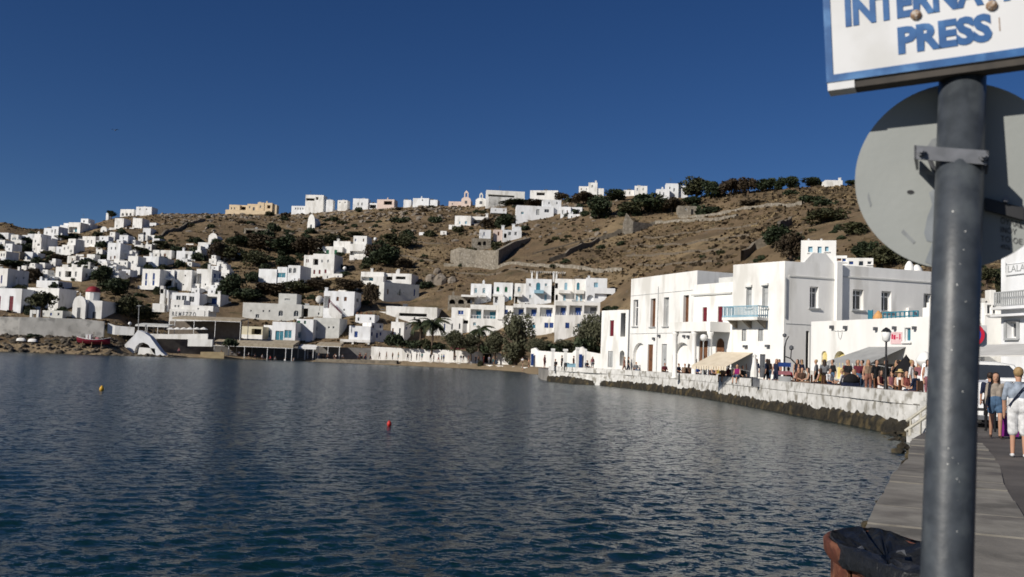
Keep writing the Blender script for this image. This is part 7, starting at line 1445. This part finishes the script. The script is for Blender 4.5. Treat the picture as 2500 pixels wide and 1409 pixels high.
# ================================================================== the two walkers nearest the camera
def detailed_person(label, loc, rz, caps_kw, parts, hair_m, feats=True, sc=1.0):
    rt = empty('person', loc, rz); rt.scale = (sc, sc, sc); tag(rt, label, 'person')
    caps = []
    for (p0, r0, p1, r1, s) in body_caps(**caps_kw):
        caps.append((p0, r0, p1, r1, s))
    skin = [(p0, r0 * (.93 if s in (1, 2) else 1), p1, r1 * (.93 if s in (1, 2) else 1), 0) for p0, r0, p1, r1, s in caps if s != 4]
    # fingers
    for p0, r0, p1, r1, s in list(caps):
        if abs(r0 - .030) < 1e-6 and abs(r1 - .022) < 1e-6:
            d = (Vector(p1) - Vector(p0)).normalized(); side = Vector((0, 1, 0)); base = Vector(p1)
            for k, L in enumerate((.062, .074, .070, .055)): o_f = side * ((k - 1.5) * .021); a = base + o_f - d * .02; b = a + d * L * .6; skin.append((a, .009, b, .0085, 0)); skin.append((b, .0085, b + d * L * .35 + Vector((-.012 if p0[0] > 0 else .012, 0, 0)), .007, 0))
    body = put('body', remesh_body(skin, .012, [SKIN], 3), rt)
    tops = [(p0, r0 * 1.06 + .004, p1, r1 * 1.06 + .004, 0) for p0, r0, p1, r1, s in caps if s == 1]; bots = [(p0, r0 * 1.07 + .006, p1, r1 * 1.10 + .01, 0) for p0, r0, p1, r1, s in caps if s == 2]
    put('top', remesh_body(tops, .014, [cloth(parts[0])], 3), rt); put('shorts', remesh_body(parts[3](bots), .014, [cloth(parts[1])], 3), rt)
    sh = [(p0, r0 * 1.08, p1, r1 * 1.12, 0) for p0, r0, p1, r1, s in caps if s == 3]; put('shoes', remesh_body(sh, .012, [cloth(parts[2])], 2), rt)
    hr = [(p0, r0 * 1.04, p1, r1 * 1.04, 0) for p0, r0, p1, r1, s in caps if s == 4]; put('hair', remesh_body(hr, .012, [hair_m], 2), rt)
    if feats:
        for x in (-.03, .03): mb = MB(); mb.lathe([(.004, -.006), (.010, 0), (.004, .006)], (x, -.094, 1.603), 8); mb.build('eye', BLACK, rt)
        mb = MB(); mb.box((-.024, -.094, 1.540), (.024, -.080, 1.549)); mb.build('mouth', cloth('maroon'), rt)
    return rt
def cut_legs(frac):
    def f(b):
        out = []
        for p0, r0, p1, r1, s in b:
            p0, p1 = Vector(p0), Vector(p1)
            if (p0 - p1).length > .3 and p1.z < p0.z: out.append((p0, r0, p0.lerp(p1, frac), r0 * (1 - frac) + r1 * frac + .012, s))
            else: out.append((p0, r0, p1, r1, s))
        return out
    return f
def full_legs(b):
    out = []
    for p0, r0, p1, r1, s in b:
        out.append((p0, r0, p1, r1 + .02, s))
    return out
q = PZ(2431, 1071, QZ); woman = detailed_person('woman in beige top and denim shorts walking towards the camera', (q.x, q.y, QZ), R(-22), dict(pose='walk', sleeve=2, legs=1, long_hair=True, fem=True), ('taupe', 'denim', 'brown', cut_legs(.42)), HAIRD, True, (157 * q.y / F_PX) / 1.70)
q = PZ(2487, 1117, QZ); man = detailed_person('person in grey top and white shorts seen from behind', (q.x, q.y, QZ), R(180 - 26), dict(pose='stand', sleeve=1, legs=1), ('greyblue', 'white', 'white', full_legs), HAIRB, True, (214 * q.y / F_PX) / 1.70)
k = MB(); k.tube([(-.17, .13, 1.44), (-.05, .155, 1.30), (.08, .155, 1.12), (.17, .12, .98)], .014, 6); k.build('bag_strap', cloth('navy'), man)
q = PZ(2467, 1064, QZ); person('person in dark jacket walking beyond the white shorts', (q.x + .05, q.y + 1.2, QZ), 'walk', R(160), 'navy', 'black', 'd', 1.0)
q = PZ(2464, 1071, QZ); rt = empty('suitcase', (q.x, q.y, QZ)); tag(rt, 'purple wheeled suitcase beside the white shorts', 'suitcase')
mb = MB(); mb.box((-.19, -.12, .06), (.19, .12, .66)); mb.build('shell', mat('purple_case', (.22, .02, .20), (.17, .015, .16), .5, 4), rt); mb = MB(); mb.tube([(-.11, .08, .66), (-.11, .08, .98), (.11, .08, .98), (.11, .08, .66)], .012, 6); mb.build('handle', GREY, rt)
for x in (-.14, .14): mb = MB(); mb.tube([(x - .02, .08, .035), (x + .02, .08, .035)], .035, 10); mb.build('wheel', BLACK, rt)
# ================================================================== litter bin on the quay edge
RIMZ = QZ + .88
c4 = [PZ(2006, 1312, RIMZ), PZ(2236, 1412, RIMZ), PZ(2330, 1360, RIMZ), PZ(2122, 1291, RIMZ)]
bx = (c4[0] + c4[2]) / 2; rt = empty('litter_bin', (bx.x, bx.y, QZ)); tag(rt, 'rust-brown slatted litter bin lined with a black bag at the quay edge', 'litter bin')
RUST = mat('rusty_brown_paint', (.11, .036, .022), (.055, .022, .015), .7, 14, bump=.004, bscale=60, c3=(.17, .07, .04), s3=.8); BAG = mat('black_bag', (.008, .009, .010), (.014, .015, .017), .45, 12, spec=.35, bump=.03, bscale=14)
bo = (bx.x, bx.y, QZ)
def rb(th, grow, z):
    cs_, sn_ = math.cos(th), math.sin(th); e_ = .62; s = .5 + .54 * math.copysign(abs(cs_) ** e_, cs_) * grow; t = .5 + .54 * math.copysign(abs(sn_) ** e_, sn_) * grow
    a = c4[0] + (c4[1] - c4[0]) * s; b = c4[3] + (c4[2] - c4[3]) * s; p_ = a + (b - a) * t; return Vector((p_.x, p_.y, z))
NT = 48; mb = MB(); TH = [2 * math.pi * k / NT for k in range(NT)]
prof_ = [(1.03, RIMZ - .075), (1.10, RIMZ - .05), (1.11, RIMZ - .005), (1.06, RIMZ + .008), (.97, RIMZ), (.95, RIMZ - .06)]
for g_, z in prof_: mb.v += [tuple(rb(t, g_, z)) for t in TH]
for r in range(len(prof_) - 1):
    for k in range(NT): j = (k + 1) % NT; mb.f.append((r * NT + k, r * NT + j, (r + 1) * NT + j, (r + 1) * NT + k)); mb.m.append(0)
mb.build('rim', RUST, rt, off=bo, smooth=True)
for k in range(26):
    t0, t1 = 2 * math.pi * (k + .14) / 26, 2 * math.pi * (k + .86) / 26; mb = MB(); v = [rb(t, g_, z) for z in (QZ + .05, RIMZ - .06) for t, g_ in ((t0, .97), (t1, .97), (t1, .91), (t0, .91))]
    mb.v = [tuple(x) for x in v]; mb.f = [(0, 3, 2, 1), (4, 5, 6, 7), (0, 1, 5, 4), (1, 2, 6, 5), (2, 3, 7, 6), (3, 0, 4, 7)]; mb.m = [0] * 6; mb.build('slat', RUST, rt, off=bo)
mb = MB(); mb.poly([rb(t, .92, QZ + .06) for t in TH]); mb.build('floor', RUST, rt, off=bo)
mb = MB(); rng_ = np.random.default_rng(4); RG = [1.0, .995, .985, .96, .9, .75, .55, .3, .05]; ph_ = rng_.uniform(0, 6.28, 6)
for ir, g_ in enumerate(RG):
    for k, t in enumerate(TH):
        fold = .010 * math.sin(7 * t + ph_[0]) + .008 * math.sin(13 * t + ph_[1]) + .006 * math.sin(19 * t + ph_[2] + g_ * 6); drape = min(1.0, max(0.0, (math.cos(t - R(308)) - .45) / .25))
        z = (RIMZ - .02 - .05 * drape + fold * .6) if ir == 0 else (RIMZ + .004 + .008 * drape) if ir == 1 else RIMZ + .016 + fold * .3 if ir == 2 else RIMZ + .012 + fold - .07 * (1 - g_) + rng_.normal(0, .004)
        gg = g_ + ((.14 * drape) if ir < 2 else .07 * drape if ir == 2 else 0) ; mb.v.append(tuple(rb(t, gg, z)))
for r in range(len(RG) - 1):
    for k in range(NT): j = (k + 1) % NT; mb.f.append((r * NT + k, r * NT + j, (r + 1) * NT + j, (r + 1) * NT + k)); mb.m.append(0)
mb.f.append(tuple((len(RG) - 1) * NT + k for k in range(NT))); mb.m.append(0)
mb.build('bag_liner', BAG, rt, off=bo, smooth=True)
for (x, y) in ((2105, 1340), (2200, 1348)):
    q = PZ(x, y, RIMZ + .012); mb = MB(); a_ = random.uniform(0, 3); mb.poly([(q.x + .022 * math.cos(a_ + k) * random.uniform(.6, 1.3), q.y + .03 * math.sin(a_ + k), q.z + .01 * math.sin(3 * k)) for k in (0, 1.2, 2.4, 3.6, 4.9)]); mb.build('litter', DGREY, rt, off=bo)
# ================================================================== signpost in the foreground
POLE = mat('worn_grey_pole', (.052, .060, .070), (.034, .040, .047), .45, 26, spec=.45, bump=.0011, bscale=38, c3=(.072, .082, .09), s3=.4)
pa, pb = P(2311, 1409, 1.95), P(2352, 120, 2.12); dr_ = (pb - pa).normalized(); base = pa + dr_ * ((QZ - pa.z) / dr_.z); top = pa + dr_ * ((P(2350, 166, 2.12).z - pa.z) / dr_.z)
sp = empty('signpost', base); tag(sp, 'grey painted metal pole carrying a lettered board and a round sign', 'signpost'); so = tuple(base); PR = .0497
mb = MB(); mb.tube([base, base.lerp(top, .25), base.lerp(top, .5), base.lerp(top, .75), top], PR, 40); mb.build('pole', POLE, sp, off=so, smooth=True)
mb = MB(); rp = random.Random(2)
for (x, y) in ((2306, 560), (2330, 610), (2326, 655), (2318, 690), (2312, 740), (2330, 780), (2305, 840), (2300, 895), (2322, 990), (2300, 1140), (2312, 1152), (2290, 1155), (2308, 1186), (2314, 1192), (2310, 1232), (2292, 1120), (2308, 1300)):
    f = ((y - 120) / (1409 - 120)); ax = pb.lerp(pa, f); d = ray(x, y); tt = (ax - EYE).dot(Vector((0, 1, 0))) / d.y; hitp = EYE + d * tt; rd = (hitp - ax); lat = Vector((rd.x, 0, 0)); xx = max(-.9, min(.9, rd.x / PR)); pos = ax + Vector((xx * PR, -math.sqrt(1 - xx * xx) * PR, 0)); nn_ = (pos - ax).normalized(); r = rp.uniform(.0006, .0020); t1 = nn_.cross(Vector((0, 0, 1))).normalized(); t2 = nn_.cross(t1)
    mb.poly([pos + nn_ * .0012 + (t1 * math.cos(a) * r * rp.uniform(.6, 1.3) + t2 * math.sin(a) * r * rp.uniform(.6, 1.6)) for a in (0, .9, 1.8, 2.7, 3.6, 4.5, 5.4)][::-1])
mb.build('paint_chips', mat('chipped_paint', (.62, .62, .60), (.5, .5, .48), .7, 20), sp, off=so)['kind'] = 'stuff'
# round sign seen from the back
n_s = (EYE - P(2329, 432, 2.15)); n_s.z = 0; n_s.normalize(); cs = HIT(2331, 428, pb.lerp(pa, .24) - n_s * .088, n_s); rsg = 233 * cs.y / F_PX
SGREY = mat('sign_back_grey', (.285, .30, .29), (.255, .27, .26), .6, 5, bump=.0006, bscale=60); 
mb = MB(); disc(mb, cs, n_s, rsg, .004, 72); rd_ = mb.build('round_sign', SGREY, sp, off=so)
us = Vector((-n_s.y, n_s.x, 0)); us = us if us.x > 0 else -us; pl = lambda x, y, o=.0015: HIT(x, y, cs + n_s * o, n_s)
mb = MB()
patch = [(2268, 470), (2276, 500), (2264, 530), (2256, 570), (2262, 588), (2276, 592), (2268, 615), (2258, 640), (2290, 655), (2330, 660), (2330, 440), (2290, 455)]
mb.poly([pl(*v) for v in patch][::1]); mb.build('bare_patch', mat('bare_metal_patch', (.22, .24, .26), (.17, .19, .21), .5, 20), rd_, off=so)
for pp in ([(2292, 335), (2298, 352), (2280, 372), (2262, 360), (2275, 340)], [(2262, 425), (2290, 432), (2284, 452), (2268, 446)], [(2120, 470), (2128, 500), (2124, 505), (2117, 480)], [(2205, 560), (2235, 590), (2230, 596), (2200, 568)]):
    mb = MB(); mb.poly([pl(*v, .0011) for v in pp]); mb.build('scuff', mat('scuffed_grey%d' % pp[0][0], (.22, .235, .24), (.17, .18, .19), .55, 30), rd_, off=so)
mb = MB(); mb.poly([pl(2223 + 9 * math.cos(a), 469 + 5 * math.sin(a)) for a in np.linspace(0, 6.0, 12)]); mb.build('rivet_mark', BLACK, rd_, off=so)
TXT = mat('black_print', (.03, .03, .035), (.05, .05, .055), .7, 30)
for s, x0, y0, x1, y1, hh in (('ΟΥΛΑΚΩ', 2443, 545, 2510, 561, 15), ('ΙΝΟΥ', 2443, 567, 2482, 573, 14), ('ΤΟ ΟΕ', 2443, 588, 2496, 597, 13), ('4976', 2443, 607, 2466, 611, 12)):
    a, b = pl(x0, y0), pl(x1, y1); text_part(rd_, so, s, a, (b - a), (0, 0, 1), hh * cs.y / F_PX * 1.38, TXT, width=(b - a).length, name='print', extrude=.0004)
GALV = mat('galvanised_bracket', (.15, .155, .17), (.105, .11, .12), .45, 30, metal=.5)
for (x0, y0, x1, y1, th, nm) in ((2234, 384, 2412, 398, 34, 'upper'), (2420, 508, 2520, 520, 34, 'lower')):
    if nm == 'upper':
        cpl = pb.lerp(pa, .21) ; cpn = n_s; o_n = cpl + n_s * .0
        a, b = HIT(x0, y0, o_n, n_s), HIT(x1, y1, o_n, n_s); v = (b - a).normalized(); upz = Vector((0, 0, 1)); h_ = th * 2.1 / F_PX / 2
        mb = MB(); mb.extrude([a - upz * h_ + n_s * .056, b - upz * h_ + n_s * .056, b + upz * h_ + n_s * .056, a + upz * h_ + n_s * .056], -n_s * .006)
        mb.extrude([a - upz * h_ + n_s * .056, a + upz * h_ + n_s * .056, a + upz * h_ - n_s * .07, a - upz * h_ - n_s * .07][::-1], v * .005)
        mb.extrude([b - upz * h_ + n_s * .056, b + upz * h_ + n_s * .056, b + upz * h_ - n_s * .05, b - upz * h_ - n_s * .05], -v * .005)
        cl = mb.build('clamp', GALV, sp, off=so)
        for f_ in (.10, .93):
            e = a.lerp(b, f_) + n_s * .057; mb = MB(); mb.tube([e - n_s * .004, e + n_s * .010], .0095, 6); mb.tube([e + n_s * .010, e + n_s * .02], .005, 8); mb.build('bolt', GALV, cl, off=so)
        e = HIT(2262, 362, o_n, n_s); f2 = HIT(2285, 425, o_n, n_s); mb = MB(); mb.tube([e - n_s * .03, f2 - n_s * .03], .006, 6); mb.build('hook', GALV, cl, off=so)
    else:
        a, b = pl(2405, 497, .02), pl(2500, 522, .02); mb = MB(); upz = Vector((0, 0, 1)); mb.extrude([a - upz * .014, b - upz * .014, b + upz * .014, a + upz * .014], -n_s * .018); cl = mb.build('clamp', BLACK, sp, off=so)
        e = pl(2456, 486, .03); mb = MB(); mb.tube([e - n_s * .01, e + n_s * .004], .007, 6); mb.build('bolt', GALV, cl, off=so)
# lettered board
BYAW = R(26); bn = Vector((-math.sin(BYAW), -math.cos(BYAW), 0)); bu = Vector((math.cos(BYAW), -math.sin(BYAW), 0))
bp0 = HIT(2018, 203, P(2350, 150, 2.12) + bn * .085, bn); tilt = R(3.1)
ub = (bu * math.cos(tilt) + Vector((0, 0, 1)) * math.sin(tilt)); vb = (Vector((0, 0, 1)) * math.cos(tilt) - bu * math.sin(tilt))
BP = lambda a, b, o=0.0: bp0 + ub * a + vb * b + bn * o
BW_, BH = .92, .46
brd = empty('lettered_board', bp0); brd.parent = sp; brd.location = bp0 - base; bo2 = tuple(bp0)
WSIGN = mat('white_sign_paint', (.66, .665, .67), (.60, .605, .61), .5, 4, c3=(.55, .55, .54), s3=1.0); BSIGN = mat('blue_sign_paint', (.018, .085, .24), (.030, .12, .31), .5, 22, c3=(.07, .19, .40), s3=.5)
def bbox(name, a0, b0, a1, b1, o0, o1, m, par):
    mb = MB(); q8 = [BP(a, b, o) for o in (o1, o0) for a, b in ((a0, b0), (a1, b0), (a1, b1), (a0, b1))]; mb.v = [tuple(x) for x in q8]; mb.f = [(0, 1, 2, 3), (7, 6, 5, 4), (4, 5, 1, 0), (5, 6, 2, 1), (6, 7, 3, 2), (7, 4, 0, 3)]; mb.m = [0] * 6; return mb.build(name, m, par, off=bo2)
bbox('panel', 0, 0, BW_, BH, -.030, 0, WSIGN, brd)
fw = .0175
for a0, b0, a1, b1 in ((0, 0, BW_, fw), (0, BH - fw, BW_, BH), (0, fw, fw * .9, BH - fw), (BW_ - fw, fw, BW_, BH - fw)): bbox('border', a0, b0, a1, b1, .0003, .0022, BSIGN, brd)
bbox('batten', .062, -.018, BW_, -.0005, -.052, -.004, mat('dark_batten', (.075, .065, .055), (.05, .045, .04), .8, 20), brd)
bbox('batten_end', 0.002, -.019, .0615, -.0005, -.05, .0, WSIGN, brd)
bpl = lambda x, y: HIT(x, y, bp0 + bn * .001, bn)
def bcoord(x, y): v = bpl(x, y) - bp0; return v.dot(ub), v.dot(vb)
for s, x0, y0, x1, y1, hpx, bold in (('PRESS', 2193, 126, 2424, 98, 68, .0006),):
    a0, b0 = bcoord(x0, y0); a1, b1 = bcoord(x1, y1); hh = hpx * 1.98 / F_PX
    text_part(brd, bo2, s, BP(a0, (b0 + b1) / 2, .001), ub, vb, hh * 1.38, BSIGN, width=a1 - a0, bold=.0042, extrude=.0008)
a0, b0 = bcoord(2064, 53); a1, b1 = bcoord(2452, 8); hh = 74 * 1.98 / F_PX
text_part(brd, bo2, 'INTERNATIONAL', BP(a0, (b0 + b1) / 2 + .0, .001), ub, vb, hh * 1.38, BSIGN, width=(a1 - a0) * 13 / 8.0 * 1.0, bold=.0042, extrude=.0008)
RSC = mat('rusty_bolt', (.25, .15, .09), (.36, .27, .19), .8, 60, c3=(.5, .45, .4), s3=2)
for x, y in ((2236, 37), (2421, 14)):
    a, b = bcoord(x, y); e = BP(a, b, 0); mb = MB(); mb.tube([e, e + bn * .006, e + bn * .011], [.0125, .0115, .006], 9); mb.build('bolt', RSC, brd, off=bo2)
a, b = bcoord(2440, 58); bbox('rust_streak', a - .001, b - .016, a + .0012, b + .014, .0003, .0009, RSC, brd)
